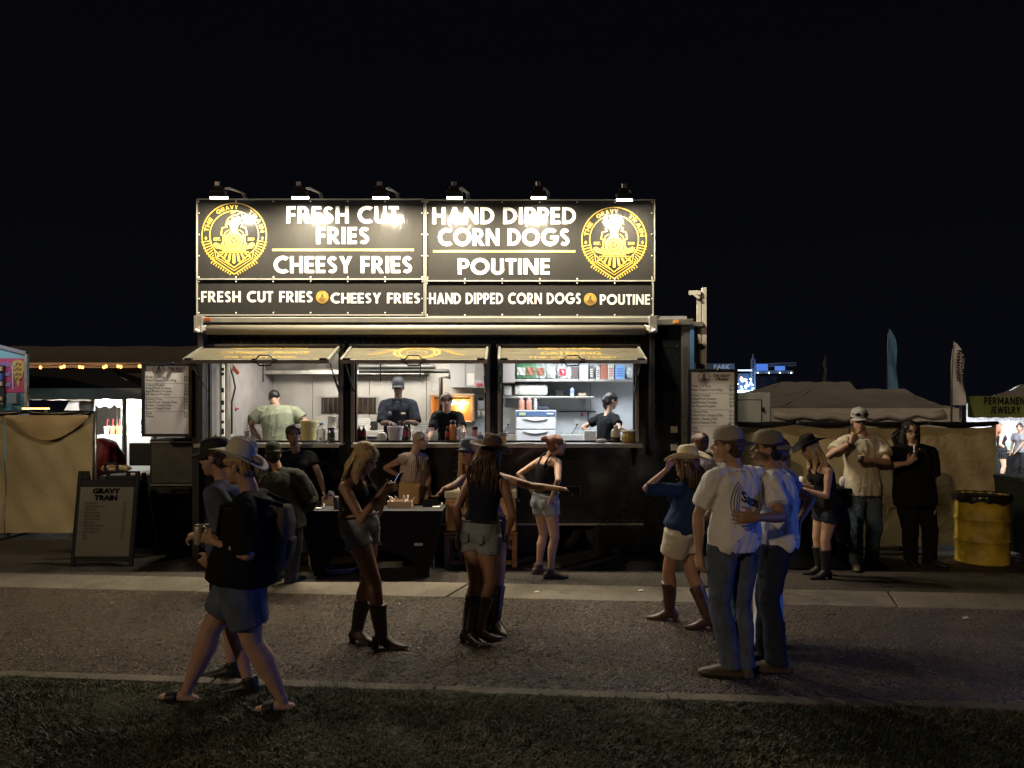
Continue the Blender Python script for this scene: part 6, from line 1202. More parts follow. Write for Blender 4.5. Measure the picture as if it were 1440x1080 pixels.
t.part('side_handle', M().tube([(b+.01, 8.45, z1-.03), (b+.04, 8.45, z1-.05), (b+.04, 8.62, z1-.05), (b+.01, 8.62, z1-.03)], .009, 6), STEEL, smooth=True); t.part('divider', M().box(P(687, 0, 8.3)[0]-.004, P(687, 0, 8.3)[0]+.004, 8.293, 8.299, zb+.01, z1-.04), mat('seam_dark', (0, 0, 0)))
t = Thing('wooden_crate', 'brown wooden crate stand under the peach cooler', 'crate', (P(676, 0, 8.5)[0], 8.6, 0)); WD = mat('crate_wood', (.22, .12, .06), .65, var=.3, scale=3, stretch=(1, 1, 8))
for x in (a+.02, (a+b)/2, b-.02):
    for y in (8.34, 8.76): t.part('post', M().box(x-.03, x+.03, y-.03, y+.03, 0, zb-.03), WD, bevel=.004)
for z in (.03, zb-.09):
    for y in (8.31, 8.79): t.part('slat', M().box(a+.051, b-.051, y-.012, y+.012, z, z+.05), WD, bevel=.003)
t.part('top_board', M().box(a-.02, b+.02, 8.29, 8.81, zb-.028, zb-.003), WD, bevel=.004); t.part('slat', M().box(a+.16, a+.2, 8.31, 8.33, .08, zb-.09), WD)
# stool behind the table
t = Thing('stool', 'tall black stool behind the black table', 'stool', (P(424, 0, 8.5)[0], 8.5, 0)); X0 = P(424, 0, 8.5)[0]; t.part('seat', M().lathe((X0, 8.5, .70), [(.16, 0), (.17, .02), (.165, .045), (.12, .05)], 20), BLKM, smooth=True)
for i in range(4): a_ = i*math.pi/2+.78; t.part('leg', M().tube([(X0+.12*math.cos(a_), 8.5+.12*math.sin(a_), .70), (X0+.2*math.cos(a_), 8.5+.2*math.sin(a_), 0)], .012, 6), STEEL)
# ------------------------------------------------------------------ yellow barrel and black bins
t = Thing('steel_drum', 'yellow steel drum used as a bin with a black liner bag', 'drum', (P(1382, 0, 8.32)[0], 8.55, 0)); YE = mat('drum_yellow', (.42, .29, .03), .6, var=.5, scale=5, bump=.1, bscale=5); c = (P(1381, 0, 8.6)[0], 8.6, 0); r = .288
prof = [(.0, .01), (r*.97, .01), (r, .0), (r*1.01, .02), (r*.985, .035)]+[(r*.985, .27), (r*1.0, .28), (r*1.03, .295), (r*1.0, .31), (r*.985, .32), (r*.985, .54), (r*1.0, .55), (r*1.03, .565), (r*1.0, .58), (r*.985, .59), (r*.985, .83), (r*1.02, .84), (r*1.02, .86), (r*.96, .87), (r*.9, .7)]
prof = [(a_, z_*.94) for a_, z_ in prof]; m = M().lathe(c, prof, 48, cap=False); me = to_mesh('d', m, True); v = get_v(me); ax = np.arctan2(v[:, 1]-c[1], v[:, 0]-c[0]); v[:, :2] += np.c_[np.cos(ax), np.sin(ax)]*(-.014*np.exp(-((ax+2.0)/.25)**2-((v[:, 2]-.42)/.1)**2)-.01*np.exp(-((ax+1.2)/.3)**2-((v[:, 2]-.2)/.1)**2))[:, None]; set_v(me, v); t.part('barrel', me, YE)
m = M(); n = 60; V = []
for j, (rr, z) in enumerate(((r*.8, .70), (r*.99, .835), (r*1.06, .825), (r*1.075, .785), (r*1.07, .745))):
    for k in range(n): a_ = 2*math.pi*k/n; V.append((c[0]+(rr+.006*math.sin(k*2.3)*(j > 1))*math.cos(a_), c[1]+(rr+.006*math.sin(k*2.3)*(j > 1))*math.sin(a_), z+(.022*math.sin(k*.9+j)*math.sin(k*.37) if j > 2 else .004*math.sin(k*1.7))))
m.add(V, [(j*n+k, j*n+(k+1) % n, (j+1)*n+(k+1) % n, (j+1)*n+k) for j in range(4) for k in range(n)]); t.part('liner_bag', m, BLK, smooth=True)
t = Thing('waste_bin', 'dark wheeled bin partly cut off at the right edge', 'bin', (P(1445, 0, 8.9)[0], 9, 0)); a = P(1428, 0, 8.8)[0]; GB = mat('bin_green', (.008, .011, .008), .6, spec=.2)
t.part('bin', M().loft([((a+.35, 9.0, .05), .26, .28), ((a+.35, 9.0, .95), .32, .34)], side=(1, 0, 0), n=16, ex=6), GB); t.part('lid', M().loft([((a+.35, 9.0, .955), .335, .36), ((a+.35, 9.0, 1.0), .33, .35)], side=(1, 0, 0), n=16, ex=6), GB); t.part('wheel', M().tube([(a+.06, 8.72, .1), (a+.1, 8.72, .1)], .1, 14), BLKM)
t = Thing('cocktail_table', 'high round table under black stretch cloth beside the woman in the black hat', 'table', (P(1190, 0, 8.3)[0], 8.35, 0)); c = (P(1176, 0, 8.35)[0], 8.45, 0)
t.part('cloth', M().lathe(c, [(.30, .0), (.27, .03), (.10, .35), (.12, .55), (.25, .86), (.30, .9), (.302, .92)], 28), BC, smooth=True); t.part('top', M().lathe(c, [(.30, .921), (.30, .935), (.0, .936)], 28), BC)
t = Thing('cocktail_table', 'high round table in black cloth left of the woman in the black hat', 'table', (P(1128, 0, 8.2)[0], 8.35, 0)); c = (P(1122, 0, 8.35)[0], 8.45, 0)
t.part('cloth', M().lathe(c, [(.30, .0), (.27, .03), (.14, .35), (.15, .55), (.25, .86), (.30, .9), (.302, .92)], 28), BC, smooth=True); t.part('top', M().lathe(c, [(.30, .921), (.30, .935), (.0, .936)], 28), BC)
def paper(label, px, py, Y, z): 
    c = np.array([(px-720)*Y/1000., Y, z]); me = remesh(M().ell(c+[0, 0, .06], (.05, .04, .07)), .01, 1); v = get_v(me); v += get_n(me)*(nz(v, (70, 70, 40), int(px))*.014)[:, None]; v[:, 2] += z+.002-v[:, 2].min(); solo('crumpled_napkin', label, 'napkin', me, WHT)
paper('crumpled white napkin on the high table left of the black hat woman', 1127, 0, 8.3, .937); paper('crumpled white napkins on the high table behind the black hat woman', 1186, 0, 8.3, .937)
c = np.array([P(1120, 0, 8.3)[0], 8.3, .937]); t = Thing('food_tray', 'yellow paper food tray on the high table', 'tray', tuple(c)); t.part('tray', M().loft([(c+[0, 0, .002], .06, .04), (c+[0, 0, .045], .085, .06)], side=(1, 0, 0), n=4), mat('tray_yellow', (.5, .36, .1), .7)); t.part('food', M().ell(c+[0, 0, .045], (.06, .04, .02)), mat('fried', (.35, .2, .06), .7), smooth=True)
t = solo('speaker_cabinet', 'dark grey slanted cabinet standing against the right fence', 'cabinet', M().prism([(0, 0), (.34, 0), (.38, 1.28), (.06, 1.36)], (P(1060, 0, 9.1)[0], 8.85, 0), (1, 0, 0), (0, 0, 1), (0, 1, 0), .25), mat('cabinet_dark', (.05, .05, .055), .55), bevel=.01)
# ------------------------------------------------------------------ goods inside the trailer and on the counter
q = lambda px, Y: (px-720)*Y/1000.; zq = lambda py, Y: 1.85-(py-575)*Y/1000.
ZC = ZS-.003
CL = mat('clear_plastic', (.85, .88, .9), .12, trans=.75, spec=.5); LAB = mat('label_blue', (.12, .22, .5), .5); CAPW = mat('cap_white', (.8, .8, .8), .4)
def bottle(label, px, Y, z, h, r, m_body, m_cap, name='bottle', cat='bottle', lab=None, hl=(.35, .65), cap_h=.09, liquid=None, neck=.35):
    c = (q(px, Y), Y, z+.001); t = Thing(name, label, cat, c)
    t.part('body', M().lathe(c, [(r*.9, 0), (r, h*.03), (r, h*.62), (r*.85, h*.74), (r*neck, h*.86), (r*neck, h*(1-cap_h))], 18), m_body, smooth=True)
    t.part('cap', M().lathe(c, [(r*neck*1.2, h*(1-cap_h)), (r*neck*1.2, h*.995), (r*neck, h)], 14), m_cap, smooth=True)
    if lab: t.part('label', M().lathe(c, [(r*1.02, h*hl[0]), (r*1.02, h*hl[1])], 18, cap=False), lab, smooth=True)
    if liquid: t.part('liquid', M().lathe(c, [(r*.94, h*.015), (r*.94, h*liquid[1])], 18), liquid[0], smooth=True)
    return t
bottle('clear pump bottle of hand sanitiser at the left end of the counter', 348, 8.8, ZC, .22, .035, CL, CAPW, lab=mat('label_grey', (.5, .5, .55), .5)).part('nozzle', M().tube([(q(348, 8.8), 8.8, ZC+.22), (q(348, 8.8), 8.8, ZC+.25), (q(345, 8.8), 8.78, ZC+.25)], .008, 6), CAPW)
bottle('large clear water jug on the counter below the fryer vents', 452, 8.9, ZC, .25, .06, CL, LAB)
bottle('steel insulated tumbler with dark lid beside the water jug', 465.5, 8.85, ZC, .19, .045, mat('tumbler_steel', (.45, .45, .45), .25, metal=.9), BLKM, name='tumbler', cat='tumbler', lab=mat('tumbler_band', (.05, .05, .05), .4), neck=.8, cap_h=.12)
for i, (px, lab) in enumerate(((499, 'first'), (505, 'second'), (511.5, 'third'))): bottle('red soda bottle, %s from the window post, behind the blonde woman' % ['nearest', 'middle one', 'farthest'][i], px, 9.1, ZC, .21, .03, mat('cola', (.03, .008, .005), .15), CAPW, lab=mat('label_red', (.35, .02, .03), .4))
c0 = (q(524, 9.3), 9.3, ZC); t = Thing('glove_box', 'white and blue box of gloves next to the soda bottles', 'box', c0); t.part('box', M().box(c0[0]-.07, c0[0]+.07, 9.25, 9.35, ZC+.001, ZC+.07), WHT, bevel=.003); t.part('print', M().box(c0[0]-.065, c0[0]+.065, 9.246, 9.249, ZC+.035, ZC+.06), LAB)
me = remesh(M().ell((q(537, 9.2), 9.2, ZC+.06), (.07, .05, .07)), .012, 1); v = get_v(me); v += get_n(me)*(nz(v, (50, 50, 50), 8)*.012)[:, None]; v[:, 2] += ZC+.001-v[:, 2].min(); solo('plastic_bag', 'crumpled white plastic bag between glove box and clear bucket', 'bag', me, mat('bag_white', (.7, .72, .75), .3))
def bucket(label, px, Y, h, r0, r1, mt, z=ZC, extra=None):
    c = (q(px, Y), Y, z+.001); t = Thing('bucket', label, 'bucket', c); t.part('bucket', M().lathe(c, [(r0, 0), (r1, h*.85), (r1*1.05, h*.87), (r1*1.06, h), (r1*.98, h), (r1*.94, h*.5)], 26, cap=False).lathe(c, [(0.001, .004), (r0, .004)], 26, cap=False), mt, smooth=True)
    if extra: t.part('contents', M().lathe(c, [(r0*.93, .01), (r1*.9, h*.62), (0.001, h*.64)], 24, cap=False), extra, smooth=True)
    return t
bucket('pale yellow bucket beside the cook in the green tee', 434, 9.35, .27, .085, .105, mat('bucket_yellow', (.62, .55, .22), .5)); bucket('clear tub in front of the cook in the dark cap', 556, 9.15, .2, .08, .1, mat('tub_clear', (.62, .6, .58), .25), extra=mat('batter', (.45, .38, .30), .7))
bottle('cola bottle with red label beside the clear tub', 572, 9.05, ZC, .22, .032, mat('cola', (0, 0, 0)), CAPW, lab=mat('label_red', (0, 0, 0)))
bottle('dark cola bottle left of the orange flask', 629.5, 9.0, ZC, .2, .031, mat('cola', (0, 0, 0)), mat('cap_red', (.3, .02, .02), .4), lab=mat('label_red', (0, 0, 0)))
bottle('tall orange insulated flask with black lid on the counter', 637, 9.0, ZC, .275, .048, mat('flask_orange', (.62, .22, .05), .35), BLKM, name='flask', cat='flask', neck=.62, cap_h=.16)
bottle('clear water bottle right of the orange flask', 645.5, 9.0, ZC, .23, .033, CL, LAB, lab=mat('label_pale', (.6, .65, .75), .5))
bottle('pinkish flask with black lid at the middle window', 668, 9.0, ZC, .2, .045, mat('flask_pink', (.42, .22, .24), .4), BLKM, name='flask', cat='flask', neck=.75, cap_h=.2)
bottle('small white carton bottle beside the pink flask', 676, 8.95, ZC, .14, .03, WHT, CAPW, lab=LAB); bottle('empty clear plastic cup stacked near the flask', 651, 8.75, ZC, .14, .038, CL, CL, name='cup', cat='cup', neck=.95, cap_h=.05)
bottle('plastic cup with orange drink at the left end of the right window', 707.5, 8.75, ZC, .13, .042, mat('drink_orange', (.75, .42, .04), .25), CL, name='cup', cat='cup', neck=1.05, cap_h=.3)
bottle('clear squeeze bottle behind the orange drink', 703.5, 8.95, ZC, .2, .036, mat('bottle_cloudy', (.6, .62, .62), .25), CAPW, neck=.25)
bottle('growler of vinegar with brown liquid at the right window', 866, 8.95, ZC, .215, .06, mat('jug_cloudy', (.55, .52, .42), .25), CAPW, liquid=(mat('vinegar', (.03, .015, .005), .2), .32), neck=.4, name='jug', cat='jug', lab=mat('vinegar', (0, 0, 0)), hl=(.02, .32))
bottle('big round jar of mustard pickles with pale lid', 884, 8.85, ZC, .155, .085, mat('jar_mustard', (.38, .25, .05), .2), mat('lid_cream', (.6, .55, .42), .5), name='jar', cat='jar', neck=.9, cap_h=.16)
me = remesh(M().ell((q(846, 8.8), 8.8, ZC+.025), (.075, .06, .03)), .012, 1); v = get_v(me); v += get_n(me)*(nz(v, (60, 60, 60), 3)*.01)[:, None]; v[:, 2] += ZC+.001-v[:, 2].min(); solo('towel', 'bunched dish towel beside the vinegar jug', 'towel', me, mat('towel_cloth', (.55, .54, .5), .9))
solo('order_pad', 'white sheet of paper on the counter at the middle window', 'paper', M().box(q(600, 8.7), q(622, 8.7), 8.62, 8.76, ZC+.001, ZC+.004), WHT); solo('order_pad', 'paper bags lying flat on the counter of the right window', 'paper', M().box(q(729, 8.75), q(750, 8.75), 8.66, 8.8, ZC+.001, ZC+.009), mat('pad_cream', (.65, .62, .52), .7))
solo('metal_tray', 'dark flat tray on the counter below the fryer vents', 'tray', M().prism([(0, 0), (.2, 0), (.26, .03), (-.04, .02)], (q(432, 8.75), 8.66, ZC+.001), (1, 0, 0), (0, .6, .1), (0, 0, 1), .012), mat('tray_dark', (.1, .1, .1), .35, metal=.7))
# fryer baskets beside the cook
m = M(); x0, x1 = q(583, 9.6), q(606, 9.6)
for k in range(7): u = x0+(x1-x0)*k/6; m.tube([(u, 9.5, ZC+.02), (u, 9.5, ZC+.15), (u, 9.7, ZC+.15)], .004, 4)
for z in (.03, .09, .15): m.tube([(x0, 9.5, ZC+z), (x1, 9.5, ZC+z), (x1, 9.7, ZC+z)], .005, 4)
solo('fryer_basket', 'wire fryer basket between the two cooks', 'basket', m, STEEL)
for i, (px, lab, n_) in enumerate(((508, 'stack of white food trays on the rear bench left of the dark capped cook', 7), (487, 'short stack of white boxes on the rear bench by the window post', 4), (594, 'stack of foil trays on the rear bench right of the dark capped cook', 5))):
    Yb_ = 10.85; x0 = q(px, Yb_); t = Thing('tray_stack', lab, 'trays', (x0, Yb_+.1, 1.522))
    for k in range(n_): t.part('tray', M().box(x0-.13+.01*(k % 2), x0+.13+.008*(k % 3), Yb_, Yb_+.2, 1.523+.026*k, 1.545+.026*k), WHT if i < 2 else STEEL, bevel=.004)
for i, (px, h_, r_, mt_, lab) in enumerate(((470, .2, .1, STEEL, 'steel stock pot on the rear bench behind the window post'), (523, .13, .09, BLKM, 'small black pot on the rear bench beside the vents'), (700, .15, .07, STEEL, 'steel canister at the left of the ice machine'))):
    c = (q(px, 10.95), 10.95, 1.523 if px < 690 else 1.465); t = Thing('cooking_pot', lab, 'pot', c); t.part('pot', M().lathe(c, [(r_*.95, 0), (r_, .01), (r_, h_), (r_*1.05, h_+.005)], 22), mt_, smooth=True); t.part('lid', M().lathe(c, [(r_*1.05, h_+.006), (r_*.6, h_+.03), (.015, h_+.035), (.015, h_+.055)], 20), ALUD, smooth=True)
for i, (px, py0, py1, w_) in enumerate(((545, 533, 540, 5), (608, 539, 549, 7), (615, 541, 547, 5))):
    T_n = M().box(q(px, 11.3), q(px+w_, 11.3), 11.312, 11.317, zq(py1, 11.3), zq(py0, 11.3)); solo('wall_notice', ['small', 'larger', 'second small'][i]+' paper notice taped to the steel wall '+['above the dark capped cook', 'left of the food warmer', 'next to the food warmer'][i], 'notice', T_n, WHT)
# warming cabinet with heat lamps
t = Thing('warming_station', 'glowing orange food warmer with two heat lamps behind the cook', 'food warmer', (q(634, 10.8), 10.9, 1.4)); a, b = q(604, 10.75), q(666, 10.75); z0, z1 = zq(592, 10.75), zq(554, 10.75); OR = mat('warmer_steel', (.6, .45, .3), .3, metal=.6)
t.part('shell', M().box(a, a+.03, 10.75, 11.2, z0, z1).box(b-.03, b, 10.75, 11.2, z0, z1).box(a+.03, b-.03, 10.75, 11.2, z1-.04, z1).box(a+.03, b-.03, 11.17, 11.2, z0, z1-.04).box(a+.03, b-.03, 10.7, 11.17, z0-.02, z0), OR, bevel=.004); t.part('slot', M().box(a+.08, b-.05, 10.742, 10.749, z1-.075, z1-.05), BLKM)
for px in (637.5, 651): t.part('heat_bulb', M().ell((q(px, 10.7), 10.72, zq(566, 10.7)), (.045, .04, .035)), mat('heat_glow', (1, .6, .2), .3, emit=(1, .55, .16), es=26), smooth=True)
t.part('lamp_bar', M().box(q(632, 10.8), q(659, 10.8), 10.77, 10.8, zq(569.5, 10.8), zq(565, 10.8)), mat('bar_glow', (.8, .5, .3), .4, emit=(1, .45, .12), es=3)); lamp_point('heat_lamp_glow', (q(645, 10.85), 10.95, zq(572, 10.8)), 9, (1, .45, .12), .06)
t = Thing('soap_dispenser', 'white wall dispenser with black oval right of the food warmer', 'dispenser', (q(676, 11.2), 11.25, 1.6)); t.part('body', M().box(q(671, 11.2), q(681.5, 11.2), 11.2, 11.31, zq(576, 11.2), zq(557, 11.2)), WI, bevel=.01); t.part('oval', M().ell((q(676.5, 11.2), 11.195, zq(561, 11.2)), (.05, .008, .026)), BLKM, smooth=True)
t = Thing('utensil_rack', 'small white rack of cups below the wall dispenser', 'rack', (q(676, 11.1), 11.2, 1.5)); t.part('tray', M().box(q(670, 11.1), q(682, 11.1), 11.1, 11.3, zq(578.5, 11.1), zq(577, 11.1)), WHT)
for px in (672.5, 679): t.part('cup', M().lathe((q(px, 11.1), 11.13, zq(586, 11.1)), [(.03, 0), (.035, .085)], 12), mat('cup_beige', (.5, .46, .42), .5), smooth=True)
# ice maker
t = Thing('ice_maker', 'white and grey ice machine with blue front band in the right window', 'appliance', (q(757, 10.5), 10.7, 1.2)); a, b = q(725, 10.5), q(782, 10.5); FG = mat('fridge_grey', (.60, .60, .60), .35, var=.05); z1, z0 = zq(577, 10.5), 1.1
t.part('body', M().box(a, b, 10.5, 11.1, z0, z1), FG, bevel=.01); t.part('band', M().box(a+.01, b-.01, 10.488, 10.499, zq(585.5, 10.5), zq(578, 10.5)), mat('band_blue', (.07, .12, .22), .4)); t.part('badge', M().box(a+.05, a+.15, 10.482, 10.487, zq(584, 10.5), zq(580, 10.5)), mat('badge_y', (.4, .45, .25), .5)); t.part('badge', M().box(b-.14, b-.04, 10.482, 10.487, zq(582.5, 10.5), zq(581, 10.5)), WHT)
for i, (ya, yb) in enumerate(((587, 603), (605, 620))):
    dr = t.part('door', M().box(a+.015, b-.015, 10.485, 10.499, zq(yb, 10.5), zq(ya, 10.5)), mat('door_pale', (.66, .66, .67), .3), bevel=.004)
    pts = [(a+.12+(b-a-.24)*k/12, 10.47, zq(ya+1.5+3.0*math.sin(math.pi*k/12), 10.5)) for k in range(13)]
    t.part('handle', M().prism([(x, z) for x, _, z in pts]+[(pts[-1][0], pts[-1][2]+.012), (pts[0][0], pts[0][2]+.012)], (0, 10.484, 0), (1, 0, 0), (0, 0, 1), (0, -1, 0), .02), CAPW, parent=dr)
for i, px in enumerate((733.5, 744)): bottle(['left', 'right'][i]+' tall sauce squeeze bottle with white tip on the ice machine', px, 10.7, z1+.001, .205, .045, mat('sauce', (.42, .19, .14), .35), CAPW, name='squeeze_bottle', neck=.4, cap_h=.2)
bottle('slim clear squeeze bottle with white tip on the ice machine', 753, 10.7, z1+.001, .17, .03, mat('bottle_grey', (.35, .34, .33), .3), CAPW, name='squeeze_bottle', neck=.5, cap_h=.2)
me = remesh(M().ell((q(764, 10.7), 10.75, z1+.03), (.1, .06, .03)), .012, 1); v = get_v(me); v += get_n(me)*(nz(v, (40, 40, 40), 6)*.015)[:, None]; v[:, 2] += z1+.001-v[:, 2].min(); solo('dark_cloth', 'dark cloth heap on top of the ice machine', 'cloth', me, mat('cloth_navy', (.03, .04, .06), .9))
# upper shelf
Zs = zq(533, 10.72)+.001; Yq = 10.85
def bag(label, px, w_, h_, col, col2=None, seed=1):
    c = np.array([q(px, Yq), Yq+.1, Zs+h_/2]); me = remesh(M().loft([(c-[0, 0, h_/2], w_*.42, .07), (c-[0, 0, h_*.2], w_*.5, .1), (c+[0, 0, h_*.2], w_*.48, .09), (c+[0, 0, h_/2], w_*.4, .03)], side=(1, 0, 0), n=16, ex=3), .015, 2); v = get_v(me); v += get_n(me)*(nz(v, (26, 26, 26), seed)*.012)[:, None]; v[:, 2] += Zs+.001-v[:, 2].min(); set_v(me, v)
    t = Thing('bag', label, 'bag', (c[0], c[1], Zs+.001)); t.part('bag', me, mat('bag_%d' % seed, col, .3, var=.3, scale=12))
    if col2: t.part('print', M().sheet(lambda u, v: np.array([c[0]+(u-.5)*w_*.6, c[1]-.112+.01*math.sin(u*9+v*5), Zs+h_*(.25+.45*v)]), 10, 8), mat('bag_print_%d' % seed, col2, .4, var=.5, scale=25))
bag('green and white bag of frozen food, leftmost on the top shelf', 733, .21, .26, (.10, .24, .12), (.6, .55, .5), 1); bag('green topped bag with brown food picture on the top shelf', 746, .2, .26, (.16, .32, .18), (.35, .14, .08), 2); bag('second green topped bag with food picture', 760, .2, .25, (.4, .48, .42), (.34, .13, .08), 3)
bag('plain crinkled white bag on the top shelf', 775.5, .17, .23, (.55, .56, .54), None, 4); bag('white bag with red lettering band on the top shelf', 791, .17, .23, (.6, .58, .58), (.5, .06, .08), 5); bag('small white bag behind the flap handle', 801, .1, .2, (.6, .6, .6), None, 6); bag('crumpled clear bag at the right end of the top shelf', 888, .15, .22, (.5, .54, .52), None, 12)
for i, (px, w_, h_, col, c2, lab) in enumerate(((808, .10, .19, (.10, .06, .05), None, 'dark brown box'), (821, .13, .22, (.55, .62, .70), None, 'pale blue plain box'), (832, .06, .21, (.10, .08, .08), (.6, .58, .5), 'dark box with white label'), (841, .06, .19, (.5, .5, .46), (.1, .08, .08), 'small white box with black print'), (849, .10, .23, (.33, .10, .06), None, 'rusty red box'), (859, .09, .22, (.58, .52, .42), (.3, .05, .08), 'cream box with red print'), (872, .14, .22, (.22, .40, .72), (.08, .16, .45), 'bright blue box with dark lettering'))):
    c = (q(px, Yq), Yq, Zs+.001); t = Thing('box', lab+' on the top shelf of the right window', 'box', c); t.part('carton', M().box(c[0]-w_/2, c[0]+w_/2, Yq, Yq+.16, Zs+.001, Zs+h_), mat('box_%d' % i, col, .5, var=.1), bevel=.003)
    if c2: 
        m = M()
        for k in range(4): m.box(c[0]-w_*.36, c[0]+w_*.36, Yq-.003, Yq-.001, Zs+h_*(.2+.16*k), Zs+h_*(.28+.16*k))
        t.part('print', m, mat('box_print_%d' % i, c2, .5))
# lower shelf
Z2 = zq(557.5, 10.8)+.001
def foil(label, px, w_, d_, h_, seed, col=(.55, .54, .48), name='wrapped_tray'):
    me = remesh(M().loft([((q(px, 10.9)-w_/2, 10.95, Z2+h_/2), d_*.7, h_*.4), ((q(px, 10.9)-w_*.35, 10.95, Z2+h_/2), d_, h_*.5), ((q(px, 10.9)+w_*.4, 10.95, Z2+h_/2), d_, h_*.5), ((q(px, 10.9)+w_/2, 10.95, Z2+h_/2), d_*.7, h_*.42)], side=(0, 1, 0), n=14, ex=4), .012, 1); v = get_v(me); v += get_n(me)*(nz(v, (24, 24, 30), seed)*.014)[:, None]; v[:, 2] += Z2+.001-v[:, 2].min(); solo(name, label, 'package', me, mat('wrap_%d' % seed, col, .25, var=.2, scale=8, bump=.6, bscale=18))
foil('large white plastic wrapped bundle on the lower shelf', 747, .50, .12, .20, 21); foil('silvery crumpled bag at the left end of the lower shelf', 714, .12, .1, .18, 22, (.4, .4, .4)); 
c = (q(786.5, 10.9), 10.9, Z2+.001); t = Thing('food_pan', 'black food container on the lower shelf', 'container', c); t.part('pan', M().loft([(np.array(c)+[0, 0, .0], .055, .05), (np.array(c)+[0, 0, .085], .07, .06)], side=(1, 0, 0), n=16, ex=6), BLKM); t.part('rim', M().loft([(np.array(c)+[0, 0, .086], .078, .068), (np.array(c)+[0, 0, .092], .078, .068)], side=(1, 0, 0), n=16, ex=6), BLKM)
bottle('small water bottle with blue label on the lower shelf', 804.5, 10.9, Z2, .155, .034, mat('bottle_water', (.6, .65, .7), .2), LAB, lab=mat('label_mid', (.2, .3, .55), .5)); foil('small brown wrapped roll on the lower shelf', 819, .13, .05, .055, 25, (.42, .30, .2), 'bread_roll')
m = M().bar((q(828, 11.2), 11.25, zq(578, 11.2)), (q(827, 11.2), 11.25, zq(590, 11.2)), .02, .01); solo('knife', 'dark knife hanging from the black magnetic rack', 'knife', m, BLKM); solo('scissors', 'red handled scissors on the magnetic rack', 'scissors', M().ell((q(819, 11.2), 11.26, zq(583, 11.2)), (.02, .01, .03)).bar((q(818.6, 11.2), 11.26, zq(581, 11.2)), (q(818, 11.2), 11.26, zq(577.5, 11.2)), .01, .008), mat('valve_red', (0, 0, 0)))
solo('paper_stack', 'white stack of paper liners beside the cook in the right window', 'paper', M().box(q(822, 9.6), q(838, 9.6), 9.6, 9.75, ZC-.12, zq(606, 9.6)), mat('paper_dotted', (.62, .63, .66), .6, var=.25, scale=60))
# litter on the ground
for px, py in ((751, 835), (898, 833), (1355, 872), (630, 785)):
    Y = DG(py); x = (px-720)*Y/1000.; solo('litter', 'scrap of pale paper on the '+{751: 'gutter below the tank top woman', 898: 'gutter right of centre', 1355: 'road near the right edge', 630: 'pavement by the wooden crate'}[px], 'litter', M().prism([(0, 0), (.05, .005), (.045, .03), (.005, .025)], (x, Y, .012), (1, 0, .1), (0, 1, .15), (0, 0, 1), .003), mat('paper_scrap', (.5, .48, .42), .8))
# ------------------------------------------------------------------ the people
NAVY = fabric('fabric_navy', (.012, .014, .028)); BLKF = fabric('fabric_black', (.007, .007, .008)); WTF = fabric('fabric_white', (.76, .75, .74), .05); GREENT = fabric('fabric_sage', (.23, .25, .17), .06)
DEN = fabric('denim_blue', (.085, .105, .145), .3); DENL = fabric('denim_light', (.25, .275, .31), .2); DEND = fabric('denim_dark', (.02, .025, .04), .25); OLV = fabric('fabric_olive', (.02, .021, .015), .3); GRYF = fabric('fabric_charcoal', (.03, .03, .032)); ROYAL = fabric('fabric_blue', (.012, .028, .085), .1); WTS = fabric('fabric_offwhite', (.5, .44, .36), .1); CREAM = fabric('fabric_cream', (.50, .44, .33), .06)
STRP = stripes('fabric_striped', (.62, .52, .45), (.30, .18, .15), 14, 'X', .85, .6); LEA = mat('leather_brown', (.06, .03, .018), .38, var=.25, scale=10, bump=.15, bscale=60); LEAD = mat('leather_dark', (.025, .015, .011), .35, var=.25, bump=.15, bscale=60); LEAT = mat('leather_tan', (.07, .05, .035), .55, var=.25)
STRAW = mat('straw_hat', (.50, .42, .28), .7, bump=.4, bscale=160, var=.08); HATG = mat('felt_brown', (.14, .095, .07), .85, var=.15); HATB = mat('felt_black', (.012, .011, .011), .9, spec=.15); HATW = mat('hat_offwhite', (.58, .54, .44), .8, bump=.3, bscale=150); BLUEC = mat('cap_blue', (.08, .10, .16), .8); CAPG = mat('cap_mesh_tan', (.34, .31, .25), .8, bump=.6, bscale=200); CAPN = mat('cap_navy', (.05, .06, .08), .7); CAPO = mat('cap_olive', (.19, .16, .11), .8)
BLKS = mat('shoe_black', (.012, .012, .012), .5); PHONE = mat('phone_black', (.01, .01, .01), .15)

# foreground couple walking to the left over the grass
def sideways(p, which):  return p
w1 = person('woman in white cowboy hat, black tee and denim shorts walking left over the grass', 4.38, 1.68, -88, head=(336, 656, 0), neck=(356, 697, 0), pel=(343, 800, 0), fem=True, skin='fair', hyaw=-95, hpitch=-6,
   arms=dict(l=dict(w=(303, 762, -.14), pole=(.7, -.3, -.8), hd=(-.8, 0, .3), th=(0, 0, 1), curl=.9), r=dict(w=(300, 756, .16), pole=(.5, .3, -.8), hd=(-.8, -.2, .2), th=(0, 0, 1), curl=.9)),
   feet=dict(l=dict(px=397, sole=1003, yaw=-84), r=dict(px=262, sole=990, yaw=-90, pitch=.12)), top=('loose', BLKF, .95, -.14, .03), bottom=('shorts', DEN, .74, .1, .03), shoes=('sandal', BLKS), hair=('pony', 'blonde', .12), hat=('cowboy', HATW, dict(tilt=26, brim=.085, curl=.03, crown=1.05)), fat=1.26, vox=.008, glasses=True)
